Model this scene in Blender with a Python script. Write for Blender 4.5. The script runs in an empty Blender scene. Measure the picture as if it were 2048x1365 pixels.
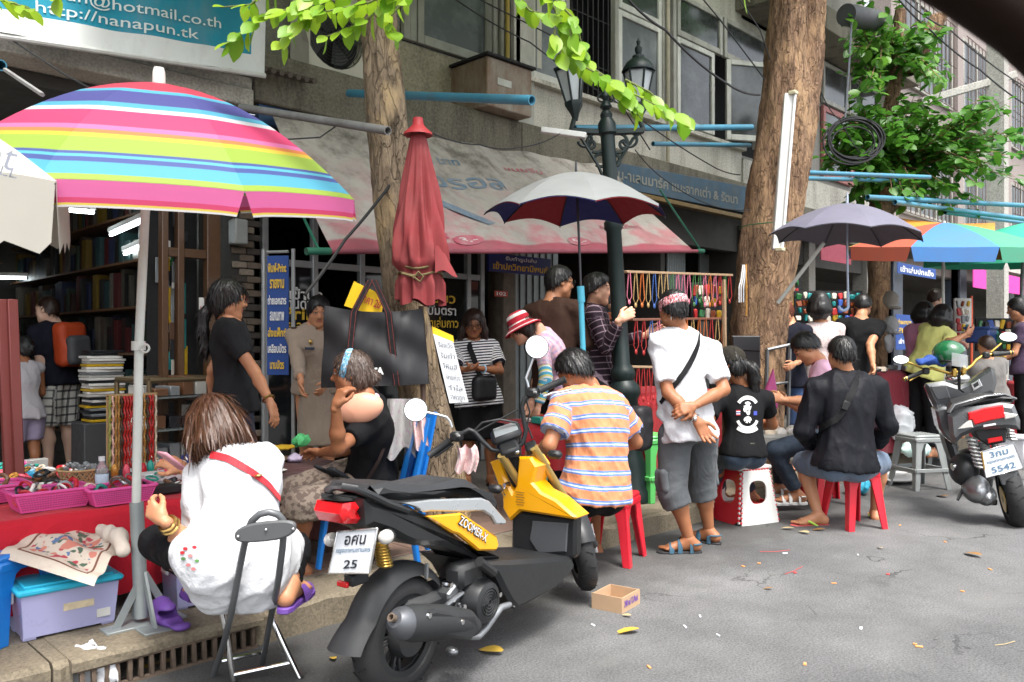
import bpy,bmesh,math,random
import numpy as np
from mathutils import Vector,Matrix,Euler
from mathutils.bvhtree import BVHTree
R=math.radians
random.seed(7);np.random.seed(7)
scene=bpy.context.scene
COL=scene.collection
# camera, world, sun, exposure
FPX,CU,CV,CAMZ=1650.0,1024.0,690.0,1.38
cam=bpy.data.cameras.new('camera');camo=bpy.data.objects.new('camera',cam);COL.objects.link(camo)
camo.location=(0,0,CAMZ);camo.rotation_euler=(R(90),0,R(-45))
cam.sensor_width=36;cam.lens=36*FPX/2048;cam.shift_y=(CV-682.5)/2048;cam.clip_end=400;cam.clip_start=.05
cam.dof.use_dof=True;cam.dof.focus_distance=5.6;cam.dof.aperture_fstop=5.0
scene.camera=camo
world=bpy.data.worlds.new('World');scene.world=world;world.use_nodes=True
wn=world.node_tree.nodes;wl=world.node_tree.links;wn.clear()
sky=wn.new('ShaderNodeTexSky');sky.sky_type='NISHITA';sky.sun_disc=False
sky.sun_elevation=R(66);sky.sun_rotation=R(200);sky.dust_density=4.0;sky.air_density=1.0;sky.ozone_density=.6
hs=wn.new('ShaderNodeHueSaturation');hs.inputs['Saturation'].default_value=.3
bgn=wn.new('ShaderNodeBackground');bgn.inputs['Strength'].default_value=.15
wo=wn.new('ShaderNodeOutputWorld');wl.new(sky.outputs[0],hs.inputs['Color']);wl.new(hs.outputs[0],bgn.inputs[0]);wl.new(bgn.outputs[0],wo.inputs[0])
sl=bpy.data.lights.new('sun','SUN');sl.energy=1.5;sl.angle=R(16);sl.color=(1,.97,.92)
slo=bpy.data.objects.new('sun',sl);COL.objects.link(slo)
_sd=Vector((math.sin(R(200))*math.cos(R(66)),math.cos(R(200))*math.cos(R(66)),math.sin(R(66))))
slo.rotation_euler=_sd.to_track_quat('Z','Y').to_euler();slo.location=_sd*40
scene.view_settings.view_transform='Standard';scene.view_settings.look='None'
scene.view_settings.gamma=1;scene.view_settings.use_curve_mapping=False
scene.view_settings.exposure=1.65
scene.cycles.max_bounces=6;scene.cycles.diffuse_bounces=3;scene.cycles.glossy_bounces=3
scene.cycles.transmission_bounces=4;scene.cycles.transparent_max_bounces=6
scene.cycles.use_denoising=True;scene.cycles.caustics_reflective=False;scene.cycles.caustics_refractive=False
FWD=Vector((math.sqrt(.5),math.sqrt(.5),0));RGT=Vector((math.sqrt(.5),-math.sqrt(.5),0));UP=Vector((0,0,1))
CAM=Vector((0,0,CAMZ))
def W(u,v,d):
 return CAM+FWD*d+RGT*((u-CU)/FPX*d)-UP*((v-CV)/FPX*d)
def G(u,v,z=0.0):
 return W(u,v,(CAMZ-z)*FPX/(v-CV))
def N(u,v,n):
 a=(u-CU)/FPX
 return W(u,v,n/(FWD.y+a*RGT.y))
def S(u,n):return N(u,CV,n).x
def ZN(u,v,n):return N(u,v,n).z
def D(x,y,z=0.0):return RGT*x+FWD*y+UP*z
# helpers
def tag(o,label=None,cat=None,group=None,kind=None):
 if label:o['label']=label
 if cat:o['category']=cat
 if group:o['group']=group
 if kind:o['kind']=kind
 return o
def root(name,loc,label=None,cat=None,group=None,rz=0.0):
 o=bpy.data.objects.new(name,None);COL.objects.link(o)
 o.location=loc;o.rotation_euler=(0,0,rz);o.empty_display_size=.1
 return tag(o,label,cat,group)
def link_mesh(name,me,mat=None,parent=None):
 o=bpy.data.objects.new(name,me);COL.objects.link(o)
 if mat is not None:
  me.materials.clear();me.materials.append(mat)
 if parent is not None:o.parent=parent
 return o
def basis(axis):
 a=Vector(axis).normalized()
 t=Vector((0,0,1))if abs(a.z)<.9 else Vector((1,0,0))
 u=t.cross(a).normalized();v=a.cross(u)
 return u,v,a
class MB:
 def __init__(s):s.v=[];s.f=[];s.m=[];s.mats=[];s.cur=0;s.off=Vector((0,0,0));s.att={}
 def mat(s,m):
  if m not in s.mats:s.mats.append(m)
  s.cur=s.mats.index(m);return s
 def add(s,vs,fs):
  b=len(s.v);s.v+=[tuple(x)for x in vs];s.f+=[tuple(i+b for i in f)for f in fs];s.m+=[s.cur]*len(fs);return s
 def box(s,c,sz,ch=0.0,rot=None):
  c=Vector(c);h=Vector(sz)*.5;ch=min(ch,min(h)*.95)
  if ch<=0:
   vs=[Vector((x*h.x,y*h.y,z*h.z))for x in(-1,1)for y in(-1,1)for z in(-1,1)]
   fs=[(0,1,3,2),(4,6,7,5),(0,4,5,1),(2,3,7,6),(0,2,6,4),(1,5,7,3)]
  else:
   vs=[];ix={}
   for x in(-1,1):
    for y in(-1,1):
     for z in(-1,1):
      for k in range(3):
       p=[x*(h.x-ch),y*(h.y-ch),z*(h.z-ch)];q=(x,y,z);p[k]=q[k]*h[k]
       ix[(x,y,z,k)]=len(vs);vs.append(Vector(p))
   fs=[]
   cyc=[(-1,-1),(1,-1),(1,1),(-1,1)]
   for k in range(3):
    i,j=[(1,2),(2,0),(0,1)][k]
    for sg in(-1,1):
     f=[]
     for a,b in cyc:
      q=[0,0,0];q[k]=sg;q[i]=a;q[j]=b;f.append(ix[(*q,k)])
     fs.append(tuple(f if sg>0 else f[::-1]))
   for k in range(3):
    i,j=[(1,2),(2,0),(0,1)][k]
    for a in(-1,1):
     for b in(-1,1):
      q0=[0,0,0];q1=[0,0,0];q0[k]=-1;q1[k]=1
      for q in(q0,q1):q[i]=a;q[j]=b
      f=[ix[(*q0,i)],ix[(*q1,i)],ix[(*q1,j)],ix[(*q0,j)]]
      fs.append(tuple(f if a*b<0 else f[::-1])[::-1])
   for x in(-1,1):
    for y in(-1,1):
     for z in(-1,1):
      f=[ix[(x,y,z,k)]for k in range(3)]
      fs.append(tuple(f if x*y*z>0 else f[::-1]))
  if rot is not None:vs=[rot@p for p in vs]
  return s.add([p+c for p in vs],fs)
 def bx(s,x0,x1,y0,y1,z0,z1,ch=0.0):
  return s.box(((x0+x1)/2,(y0+y1)/2,(z0+z1)/2),(abs(x1-x0),abs(y1-y0),abs(z1-z0)),ch)
 def bar(s,a,b,w,h,ch=0.0,up=None):
  a=Vector(a);b=Vector(b);d=(b-a);L=d.length;z=d/L
  u0=Vector(up)if up is not None else(Vector((0,0,1))if abs(z.z)<.95 else Vector((0,1,0)))
  x=u0 .cross(z).normalized();y=z.cross(x)
  return s.box((a+b)/2,(w,h,L),ch,Matrix((x,y,z)).transposed())
 def tube(s,pts,r,seg=8,cap=True,flat=None):
  pts=[Vector(p)for p in pts];n=len(pts)
  rs=r if isinstance(r,(list,tuple))else[r]*n
  vs=[];fs=[];u=None
  for i,p in enumerate(pts):
   t=(pts[min(i+1,n-1)]-pts[max(i-1,0)]).normalized()
   if u is None:u,w,_=basis(t)
   else:
    u=(u-t*u.dot(t))
    u=u.normalized()if u.length>1e-6 else basis(t)[0]
   w=t.cross(u)
   for k in range(seg):
    a=2*math.pi*k/seg
    vs.append(p+u*(rs[i]*math.cos(a))+w*(rs[i]*math.sin(a)*(flat or 1)))
  for i in range(n-1):
   for k in range(seg):
    k2=(k+1)%seg
    fs.append((i*seg+k,i*seg+k2,(i+1)*seg+k2,(i+1)*seg+k))
  if cap:fs+=[tuple(range(seg))[::-1],tuple((n-1)*seg+k for k in range(seg))]
  return s.add(vs,fs)
 def lathe(s,prof,seg=16,o=(0,0,0),axis=(0,0,1),sx=1.0,sy=1.0,cap=False):
  o=Vector(o);u,v,a=basis(axis)
  if abs(a.z)>.999:u,v=Vector((1,0,0)),Vector((0,1,0))if a.z>0 else Vector((0,-1,0))
  vs=[];fs=[];n=len(prof)
  for(r,z)in prof:
   for k in range(seg):
    t=2*math.pi*k/seg
    vs.append(o+u*(r*math.cos(t)*sx)+v*(r*math.sin(t)*sy)+a*z)
  for i in range(n-1):
   for k in range(seg):
    k2=(k+1)%seg
    fs.append((i*seg+k,i*seg+k2,(i+1)*seg+k2,(i+1)*seg+k))
  if cap:fs+=[tuple(range(seg))[::-1],tuple((n-1)*seg+k for k in range(seg))]
  return s.add(vs,fs)
 def ell(s,c,r,seg=12,rings=8,rot=None):
  c=Vector(c);r=(r,r,r)if isinstance(r,(int,float))else r
  vs=[];fs=[]
  for i in range(rings+1):
   p=math.pi*i/rings-math.pi/2
   for k in range(seg):
    t=2*math.pi*k/seg
    q=Vector((r[0]*math.cos(p)*math.cos(t),r[1]*math.cos(p)*math.sin(t),r[2]*math.sin(p)))
    vs.append(c+(rot@q if rot is not None else q))
  for i in range(rings):
   for k in range(seg):
    k2=(k+1)%seg
    fs.append((i*seg+k,i*seg+k2,(i+1)*seg+k2,(i+1)*seg+k))
  return s.add(vs,fs)
 def torus(s,c,Rr,r,axis=(0,0,1),seg=20,sub=6,ph0=0,ph1=2*math.pi):
  u,v,a=basis(axis);c=Vector(c)
  full=abs(ph1-ph0-2*math.pi)<1e-6
  pts=[c+u*(Rr*math.cos(ph0+(ph1-ph0)*i/seg))+v*(Rr*math.sin(ph0+(ph1-ph0)*i/seg))for i in range(seg+1)]
  return s.tube(pts,r,sub,cap=not full)
 def prism(s,poly,depth,bev=0.0):
  poly=[Vector(p)for p in poly];dv=Vector(depth);n=len(poly)
  nrm=Vector((0,0,0))
  for i in range(n):nrm+=poly[i].cross(poly[(i+1)%n])
  if nrm.dot(dv)>0:poly=poly[::-1]
  if bev<=0:
   rings=[poly,[p+dv for p in poly]]
  else:
   c=sum(poly,Vector())/n;dn=dv.normalized()
   ins=[]
   for i in range(n):
    p=poly[i];e0=(p-poly[i-1]).normalized();e1=(poly[(i+1)%n]-p).normalized()
    n0=e0 .cross(dn);n1=e1 .cross(dn);m=(n0+n1)
    m=m.normalized()if m.length>1e-4 else n0
    k=bev/max(.45,m.dot(n0));ins.append(p+m*k if(p+m*k-c).length<(p-m*k-c).length or True else p)
   def area(q):
    a=Vector((0,0,0))
    for i in range(n):a+=(q[i]-c).cross(q[(i+1)%n]-c)
    return a.length
   if area(ins)>area(poly):ins=[2*poly[i]-ins[i]for i in range(n)]
   b=min(bev,dv.length*.45)
   rings=[ins,[p+dn*b for p in poly],[p+dv-dn*b for p in poly],[p+dv for p in ins]]
  vs=[p for r in rings for p in r];fs=[tuple(range(n))];k=len(rings)
  for j in range(k-1):
   for i in range(n):
    i2=(i+1)%n
    fs.append((j*n+i2,j*n+i,(j+1)*n+i,(j+1)*n+i2))
  fs.append(tuple((k-1)*n+i for i in range(n))[::-1])
  return s.add(vs,fs)
 def grid(s,fn,nu,nv,wrap=False):
  vs=[fn(i/nu,j/nv)for j in range(nv+1)for i in range(nu+1)]
  fs=[(j*(nu+1)+i,j*(nu+1)+i+1,(j+1)*(nu+1)+i+1,(j+1)*(nu+1)+i)for j in range(nv)for i in range(nu)]
  return s.add(vs,fs)
 def build(s,name,mat=None,parent=None,smooth=40,org=None,recalc=False):
  me=bpy.data.meshes.new(name)
  if org is None and parent is not None and getattr(s,'world',False):org=parent.location
  vs=s.v if org is None else[(a-org[0],b-org[1],c-org[2])for a,b,c in s.v]
  me.from_pydata(vs,[],s.f)
  for m in s.mats:me.materials.append(m)
  if s.mats:me.polygons.foreach_set('material_index',s.m)
  if recalc or len(s.f)<4000:
   bm=bmesh.new();bm.from_mesh(me);bmesh.ops.recalc_face_normals(bm,faces=bm.faces);bm.to_mesh(me);bm.free()
  for k,a in s.att.items():
   at=me.attributes.new(k,'FLOAT','POINT');at.data.foreach_set('value',a)
  if smooth:
   me.shade_smooth();me.set_sharp_from_angle(angle=R(smooth))
  me.update()
  o=bpy.data.objects.new(name,me);COL.objects.link(o)
  if mat is not None and not s.mats:me.materials.append(mat)
  if parent is not None:o.parent=parent
  return o
def WB():
 b=MB();b.world=True;return b
def dup(o,loc=None,rot=None,label=None,scale=None,group=None):
 c=o.copy();COL.objects.link(c)
 for k in o.children:
  kc=k.copy();COL.objects.link(kc);kc.parent=c
  for g in k.children:
   gc=g.copy();COL.objects.link(gc);gc.parent=kc
 if loc is not None:c.location=loc
 if rot is not None:c.rotation_euler=rot
 if scale is not None:c.scale=scale if not isinstance(scale,(int,float))else(scale,)*3
 if label:c['label']=label
 if group:c['group']=group
 return c
 # materials
_MC={}
def srgb(h):
 h=h.lstrip('#');c=[int(h[i:i+2],16)/255 for i in(0,2,4)]
 return tuple(x/12.92 if x<=.04045 else((x+.055)/1.055)**2.4 for x in c)
class NT:
 def __init__(s,name):
  s.m=bpy.data.materials.new(name);s.m.use_nodes=True;s.t=s.m.node_tree;s.t.nodes.clear()
  s.o=s.n('ShaderNodeOutputMaterial');s.p=s.n('ShaderNodeBsdfPrincipled');s.l(s.p.outputs[0],s.o.inputs[0])
 def n(s,t,**k):
  x=s.t.nodes.new(t)
  for a,b in k.items():setattr(x,a,b)
  return x
 def l(s,a,b):s.t.links.new(a,b)
 def coord(s,scale=(1,1,1),kind='Object'):
  tc=s.n('ShaderNodeTexCoord');mp=s.n('ShaderNodeMapping');mp.inputs['Scale'].default_value=scale
  s.l(tc.outputs[kind],mp.inputs[0]);return mp.outputs[0]
 def noise(s,vec,scale,detail=4,rough=.6):
  x=s.n('ShaderNodeTexNoise');x.inputs['Scale'].default_value=scale;x.inputs['Detail'].default_value=detail;x.inputs['Roughness'].default_value=rough
  if vec is not None:s.l(vec,x.inputs['Vector'])
  return x.outputs['Fac']
 def ramp(s,fac,stops,interp='LINEAR'):
  r=s.n('ShaderNodeValToRGB');r.color_ramp.interpolation=interp;e=r.color_ramp.elements
  while len(e)<len(stops):e.new(.5)
  for i,(p,c)in enumerate(stops):
   e[i].position=p;e[i].color=(*c,1)if len(c)==3 else c
  s.l(fac,r.inputs[0]);return r.outputs[0]
 def mix(s,fac,a,b,mode='MIX'):
  x=s.n('ShaderNodeMix',data_type='RGBA',blend_type=mode)
  for i,q in((0,fac),(6,a),(7,b)):
   if hasattr(q,'links'):s.l(q,x.inputs[i])
   else:x.inputs[i].default_value=q if i==0 else(*q[:3],1)
  return x.outputs[2]
 def math(s,op,a,b=0.0,c=0.0):
  x=s.n('ShaderNodeMath',operation=op)
  for i,q in enumerate((a,b,c)):
   if hasattr(q,'links'):s.l(q,x.inputs[i])
   else:x.inputs[i].default_value=q
  return x.outputs[0]
 def attr(s,name,vec=False):
  a=s.n('ShaderNodeAttribute',attribute_name=name);return a.outputs['Color']if vec else a.outputs['Fac']
 def bump(s,h,strength=.3,dist=.01,nrm=None):
  b=s.n('ShaderNodeBump');b.inputs['Strength'].default_value=strength;b.inputs['Distance'].default_value=dist
  s.l(h,b.inputs['Height'])
  if nrm is not None:s.l(nrm,b.inputs['Normal'])
  s.l(b.outputs[0],s.p.inputs['Normal']);return b.outputs[0]
 def set(s,col=None,rough=.6,metal=0.0,spec=.5):
  if col is not None:
   if hasattr(col,'links'):s.l(col,s.p.inputs['Base Color'])
   else:s.p.inputs['Base Color'].default_value=(*col[:3],1)
  s.p.inputs['Roughness'].default_value=rough;s.p.inputs['Metallic'].default_value=metal
  s.p.inputs['Specular IOR Level'].default_value=spec;return s.m
def M(name,col,rough=.6,metal=0.0,var=.12,vs=9.0,bump=0.0,bs=60.0,spec=.4,trans=0.0,coat=0.0,emis=None,alpha=1.0,dirt=None,sss=0.0):
 if name in _MC:return _MC[name]
 if isinstance(col,str):col=srgb(col)
 t=NT(name);v=t.coord()
 c=col
 if var:
  c=t.mix(t.noise(v,vs),tuple(x*(1-var)for x in col),tuple(min(1,x*(1+var))for x in col))
 if dirt is not None:
  st=t.ramp(t.noise(t.coord((1,1,.35)),dirt[1],6,.7),[(.5-.25*dirt[2],(0,0,0)),(.5+.25,(1,1,1))])
  c=t.mix(t.math('MULTIPLY',st,dirt[2]),c,dirt[0])
 t.set(c,rough,metal,spec)
 if.08<rough:t.l(t.math('MULTIPLY_ADD',t.noise(v,vs*1.7,5,.7),rough*.7,rough*.65),t.p.inputs['Roughness'])
 if bump:t.bump(t.noise(v,bs),bump,.004)
 if trans:t.p.inputs['Transmission Weight'].default_value=trans
 if coat:t.p.inputs['Coat Weight'].default_value=coat;t.p.inputs['Coat Roughness'].default_value=.08
 if alpha<1:t.p.inputs['Alpha'].default_value=alpha
 if sss:
  t.p.inputs['Subsurface Weight'].default_value=sss;t.p.inputs['Subsurface Radius'].default_value=(.012,.004,.002);t.p.inputs['Subsurface Scale'].default_value=1
 if emis:
  t.p.inputs['Emission Color'].default_value=(*emis[0],1);t.p.inputs['Emission Strength'].default_value=emis[1]
 _MC[name]=t.m;return t.m
def text(body,mat,parent,origin,xd,yd,w=None,h=None,size=None,bold=0.0,proud=.002,name='lettering',align='CENTER',shear=0.0,org=None):
 """flat lettering on a surface: origin = centre, xd reading direction, yd up"""
 c=bpy.data.curves.new('lettering','FONT');c.body=body;c.align_x='CENTER';c.align_y='CENTER';c.offset=bold;c.extrude=0.0;c.resolution_u=3;c.shear=shear
 o=bpy.data.objects.new('lettering',c);COL.objects.link(o)
 dg=bpy.context.evaluated_depsgraph_get();me=bpy.data.meshes.new_from_object(o.evaluated_get(dg))
 bpy.data.objects.remove(o);bpy.data.curves.remove(c)
 n=len(me.vertices)
 if n==0:return None
 co=np.empty(n*3,'f');me.vertices.foreach_get('co',co);co=co.reshape(-1,3)
 mn=co.min(0);mx=co.max(0);ctr=(mn+mx)/2;ext=mx-mn
 sx=(w/ext[0])if w else None;sy=(h/ext[1])if h else None
 if size:sx=sy=size
 sx=sx or sy;sy=sy or sx
 xd=Vector(xd).normalized();yd=Vector(yd).normalized();zd=xd.cross(yd).normalized()
 p=(co-ctr)*np.array([sx,sy,0])
 if org is not None:origin=Vector(origin)-Vector(org)
 out=np.array(origin)[None]+p[:,:1]*np.array(xd)[None]+p[:,1:2]*np.array(yd)[None]+np.array(zd)[None]*proud
 me.vertices.foreach_set('co',out.astype('f').ravel());me.update()
 return link_mesh(name,me,mat,parent)
 # ground, pavement, kerb, drain
NK,NF,NU=3.5,6.4,6.6
def road_mat():
 t=NT('asphalt');v=t.coord()
 big=t.ramp(t.noise(v,.55,5,.62),[(.34,(.082,.083,.085)),(.5,(.112,.112,.113)),(.66,(.142,.142,.142))])
 mid=t.ramp(t.noise(t.coord((1,1,1)),3.1,6,.7),[(.3,(.82,.82,.82)),(.7,(1.15,1.15,1.15))])
 fine=t.ramp(t.noise(v,95,4,.75),[(.3,(.45,.45,.45)),(.72,(1.9,1.9,1.88))])
 c=t.mix(1.0,t.mix(1.0,big,mid,'MULTIPLY'),fine,'MULTIPLY')
 worn=t.ramp(t.noise(t.coord((.5,1.2,1)),.9,7,.68),[(.55,(0,0,0)),(.66,(1,1,1))])
 c=t.mix(t.math('MULTIPLY',worn,.45),c,(.16,.157,.15))
 oil=t.ramp(t.noise(v,1.7,3,.5),[(.70,(0,0,0)),(.78,(1,1,1))])
 c=t.mix(t.math('MULTIPLY',oil,.5),c,(.03,.029,.028))
 sep=t.n('ShaderNodeSeparateXYZ');t.l(v,sep.inputs[0]);gm=t.math('MULTIPLY',t.math('SUBTRACT',t.math('ADD',sep.outputs[1],t.math('MULTIPLY',t.noise(v,2.5,5,.7),1.3)),3.2),1.1)
 c=t.mix(t.math('MINIMUM',t.math('MAXIMUM',gm,0),.55),c,(.04,.038,.034))
 vo=t.n('ShaderNodeTexVoronoi',feature='DISTANCE_TO_EDGE');vo.inputs['Scale'].default_value=.55;wn_=t.n('ShaderNodeVectorMath',operation='ADD');nv_=t.n('ShaderNodeTexNoise');nv_.inputs['Scale'].default_value=2.2;nv_.inputs['Detail'].default_value=5;t.l(v,nv_.inputs['Vector']);t.l(v,wn_.inputs[0]);t.l(nv_.outputs['Color'],wn_.inputs[1]);t.l(wn_.outputs[0],vo.inputs['Vector'])
 c=t.mix(t.math('MULTIPLY',t.math('LESS_THAN',vo.outputs['Distance'],.006),t.ramp(t.noise(v,.8,2),[(.5,(0,0,0)),(.6,(.7,.7,.7))])),c,(.02,.02,.02))
 t.set(c,.82,0,.35);n=t.bump(t.noise(v,100,4,.75),.9,.008)
 return t.m
def concrete(name,a,b,stain=(.05,.05,.045),sc=1.0,amt=.7,fine=90,streak=.4):
 if name in _MC:return _MC[name]
 t=NT(name);v=t.coord()
 c=t.mix(t.noise(v,2.2*sc,6,.65),a,b)
 c=t.mix(t.math('MULTIPLY',t.ramp(t.noise(t.coord((1.3,1.3,streak)),2.6*sc,8,.72),[(.46,(0,0,0)),(.64,(1,1,1))]),amt),c,stain)
 c=t.mix(.35,c,t.ramp(t.noise(v,fine,3,.7),[(.3,(.02,.02,.02)),(.7,tuple(min(1,x*1.6)for x in b))]))
 t.set(c,.85,0,.25);t.bump(t.noise(v,fine,4,.7),.5,.006);_MC[name]=t.m;return t.m
m_conc=concrete('kerb concrete',(.13,.11,.08),(.24,.20,.14),(.07,.058,.04),2.0,.6,75)
m_pave=concrete('paving concrete',(.13,.12,.105),(.23,.21,.18),(.06,.055,.048),1.4,.6,60)
m_ledge=concrete('stained ledge concrete',(.12,.108,.085),(.19,.17,.13),(.022,.021,.016),1.1,.85,40,.3)
m_wallw=concrete('aged white plaster',(.42,.40,.34),(.55,.52,.46),(.13,.115,.09),.8,.65,50,.2)
m_wallb=concrete('beige fibre board',(.30,.265,.19),(.38,.33,.25),(.09,.08,.06),.9,.6,30,.5)
m_grey=concrete('grey plaster',(.19,.18,.16),(.29,.275,.25),(.10,.095,.085),.8,.5,40,.3)
m_pink=concrete('pale pink plaster',(.25,.21,.195),(.32,.27,.25),(.22,.19,.18),.5,.35,40,.3)
m_dark=M('near black finish',(.012,.012,.013),.7,var=.3)  # even near black, shared by pit, fan well, lid and backings
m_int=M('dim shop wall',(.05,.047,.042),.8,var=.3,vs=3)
m_floor=M('shop floor tile',(.12,.11,.10),.35,var=.2)
m_wood=M('brown varnished wood',(.085,.042,.02),.4,var=.3,vs=20,coat=.2)
m_alu=M('dull aluminium',(.36,.37,.37),.45,.6,var=.15)
m_paintgrey=M('weathered grey window paint',(.37,.365,.33),.65,var=.25,vs=6,dirt=((.12,.10,.07),5,.55),bump=.2,bs=40)
m_frame_w=M('off white window paint',(.55,.55,.51),.6,var=.15,vs=6,dirt=((.2,.18,.14),5,.45))
def glass_mat(name,base,rough=.06):
 t=NT(name);v=t.coord()
 c=t.mix(t.ramp(t.noise(v,1.6,5,.7),[(.45,(0,0,0)),(.7,(1,1,1))]),base,tuple(x*2.6+.012 for x in base))
 t.set(c,rough,0,.6);t.bump(t.noise(v,1.2,2),.06,.05);return t.m
m_pane=glass_mat('dusty dark window glass',(.030,.034,.034),.12)
m_pane2=glass_mat('grey frosted window glass',(.055,.062,.062),.3)
m_pipe=M('blue plastic pipe',(.05,.22,.33),.45,var=.3,vs=7,dirt=((.12,.14,.14),6,.5))
m_pipeg=M('weathered grey pipe',(.22,.22,.215),.6,var=.3,vs=8,dirt=((.08,.06,.05),6,.6))
m_bluestrip=M('faded blue fascia paint',(.015,.06,.16),.6,var=.4,vs=5,dirt=((.03,.03,.03),4,.6))
b=MB();b.add([(-60,-60,0),(140,-60,0),(140,NK+.05,0),(-60,NK+.05,0)],[(0,1,2,3)])
tag(b.build('road',road_mat(),smooth=0),kind='structure')
b=MB();b.add([(-60,NK+.05,-.004),(140,NK+.05,-.004),(140,40,-.004),(-60,40,-.004)],[(0,1,2,3)])
tag(b.build('ground',m_pave,smooth=0),kind='structure')
xd0,xd1=S(150,NK),S(512,NK)
b=MB()
b.bx(-8,60,NK+.34,NF+.05,0,.15)
tag(b.build('pavement',m_pave,smooth=0),kind='structure')
def kerbpiece(x0,x1,y0,z0,z1,seed):
 rr=random.Random(seed);nx=max(3,int((x1-x0)/.12));MBk=MB()
 vs=[];fs=[]
 for i in range(nx+1):
  x=x0+(x1-x0)*i/nx;j=rr.uniform(-.012,.012);k=rr.uniform(-.008,.006);c=rr.uniform(.008,.03)
  e=0 if 0<i<nx else 0
  vs+=[(x,y0+j,z0),(x,y0+j,z1-c),(x,y0+j+c,z1+k*.4),(x,NK+.341,z1+.001),(x,NK+.341,z0)]
 for i in range(nx):
  for q in range(4):fs.append((i*5+q,i*5+q+1,(i+1)*5+q+1,(i+1)*5+q))
 fs+=[(0,1,2,3,4),tuple(nx*5+q for q in range(5))]
 return MBk.add(vs,fs)
kb=None
cuts=[(-8,xd0-3.0)]
x=-8.0;i=0
while x<58:
 L=1.0 if x>xd1 else.9
 x1=x+L
 if x1>xd0 and x<xd1:
  if x<xd0-.05:x1=xd0
  else:x=xd1;continue
 kerbpiece(x,x1-.008,NK,-.01,.148,i).build('kerb' if i==0 else 'kerb_stone',m_conc,None,smooth=30)['kind']='structure'
 x=x1;i+=1
lip=kerbpiece(xd0-.02,xd1+.02,NK-.03,.105,.152,99)
lp=lip.build('drain_lip',m_conc,smooth=30);lp['kind']='structure'
b=MB();b.bx(xd0,xd1,NK+.30,NK+.33,-.2,.106);b.bx(xd0,xd1,NK-.02,NK+.30,-.22,-.2)
tag(b.build('drain_pit',m_dark,smooth=0),kind='structure')
dr=root('drain_grate',(xd0,NK-.01,0),'rusty iron drain grate of upright bars set in the kerb under the folding chair','drain grate')
m_rust=M('rusty iron',(.13,.095,.07),.8,.2,var=.5,vs=30,bump=.3,bs=120)
nb=17;rail=MB();rail.bx(0,xd1-xd0,-.012,.012,.0,.012);rail.bx(0,xd1-xd0,-.012,.012,.094,.104);rail.build('frame',m_rust,dr)
bar0=MB();bar0 .bx(-.009,.009,-.014,.010,.012,.094,.003);bo=bar0 .build('bar',m_rust,dr)
for k in range(nb):
 o=bo if k==0 else bo.copy()
 if k:COL.objects.link(o)
 o.location.x=(k+.5)/nb*(xd1-xd0);o.rotation_euler.y=random.uniform(-.06,.06)
pv=None;m_tile=M('worn pink paving tile',(.20,.125,.095),.8,var=.35,vs=8,bump=.3,bs=70,dirt=((.07,.06,.05),4,.6))
tb=MB();tb.box((0,0,.004),(.292,.292,.012),.004);tme=tb.build('paving_tile',m_tile)
tx0=S(520,NK+.3)
k=0
for ix in range(14):
 for iy in range(4):
  o=tme if k==0 else tme.copy()
  if k:COL.objects.link(o)
  o.location=(tx0+ix*.3,NK+.50+iy*.3,.150+random.uniform(-.003,.003));o.rotation_euler=(random.uniform(-.008,.008),random.uniform(-.008,.008),random.uniform(-.01,.01));o['kind']='structure';k+=1
  # shophouses
def wpart(house,name,mat,fn,smooth=40):
 bb=WB();fn(bb);return bb.build(name,mat,house,smooth)
def window(house,x0,x1,z0,z1,fm,pm,fw=.07,y=NU,open_=0.0,mull=0):
 o=WB();cx=(x0+x1)/2
 fr=WB()
 for q in((x0,x0+fw,z0,z1),(x1-fw,x1,z0,z1),(x0+fw,x1-fw,z1-fw,z1),(x0+fw,x1-fw,z0,z0+fw*1.15)):
  fr.bx(q[0],q[1],y-.05,y+.01,q[2],q[3],.006)
 for k in range(mull):
  xm=x0+(x1-x0)*(k+1)/(mull+1);fr.bx(xm-fw*.4,xm+fw*.4,y-.046,y+.008,z0+fw*1.15,z1-fw,.005)
 f=fr.build('window',fm,house)
 pn=MB();pn.v=[]
 pn.bx(x0+fw,x1-fw,y-.022,y-.014,z0+fw*1.1,z1-fw)
 p=pn.build('pane',pm,None,smooth=0)
 p.parent=f;p.data.transform(Matrix.Translation(-Vector(house.location)))
 if open_:
  for ob in(f,):
   me=ob.data;hx,hy=x0-house.location.x,y-.05-house.location.y
   T=Matrix.Translation((hx,hy,0))@Matrix.Rotation(open_,4,'Z')@Matrix.Translation((-hx,-hy,0))
   me.transform(T);p.data.transform(T)
 return f
XA,XB0,XB1,XC1,XD1=S(430,NF),S(520,NF),S(1005,NF),S(1345,NF),S(1660,NF)
ha=root('shophouse',((XA-4)/2,NU,0),'dark open stationery shop behind the striped parasol with white fascia beam','shophouse')
hb=root('shophouse',(XB0+1.5,NU,0),'shophouse with faded cloth awning and an air conditioner on its stained ledge','shophouse')
hc=root('shophouse',(XB1+1.6,NU,0),'shophouse with open casement windows and blue fascia sign behind the lamp post','shophouse')
hd=root('shophouse',(XC1+2.5,NU,0),'grey shophouse with pink shutters seen between the thick tree and the leafy tree','shophouse')
he=root('shophouse',(XD1+6,NU,0),'pale pink building with window grilles behind the leafy tree','shophouse')
ZL0,ZL1=3.36,3.78
def f(b):
 b.bx(-6,XA+.35,NU,NU+.2,3.9,9)
wpart(ha,'upper_wall',m_grey,f)
def f(b):
 b.bx(-6,XB0-.2,NF-.28,NU,3.28,3.42,.01);b.bx(-6,XB0-.2,NF-.25,NU,3.42,3.52,.01)
wpart(ha,'fascia_beam',m_wallw,f)
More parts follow.
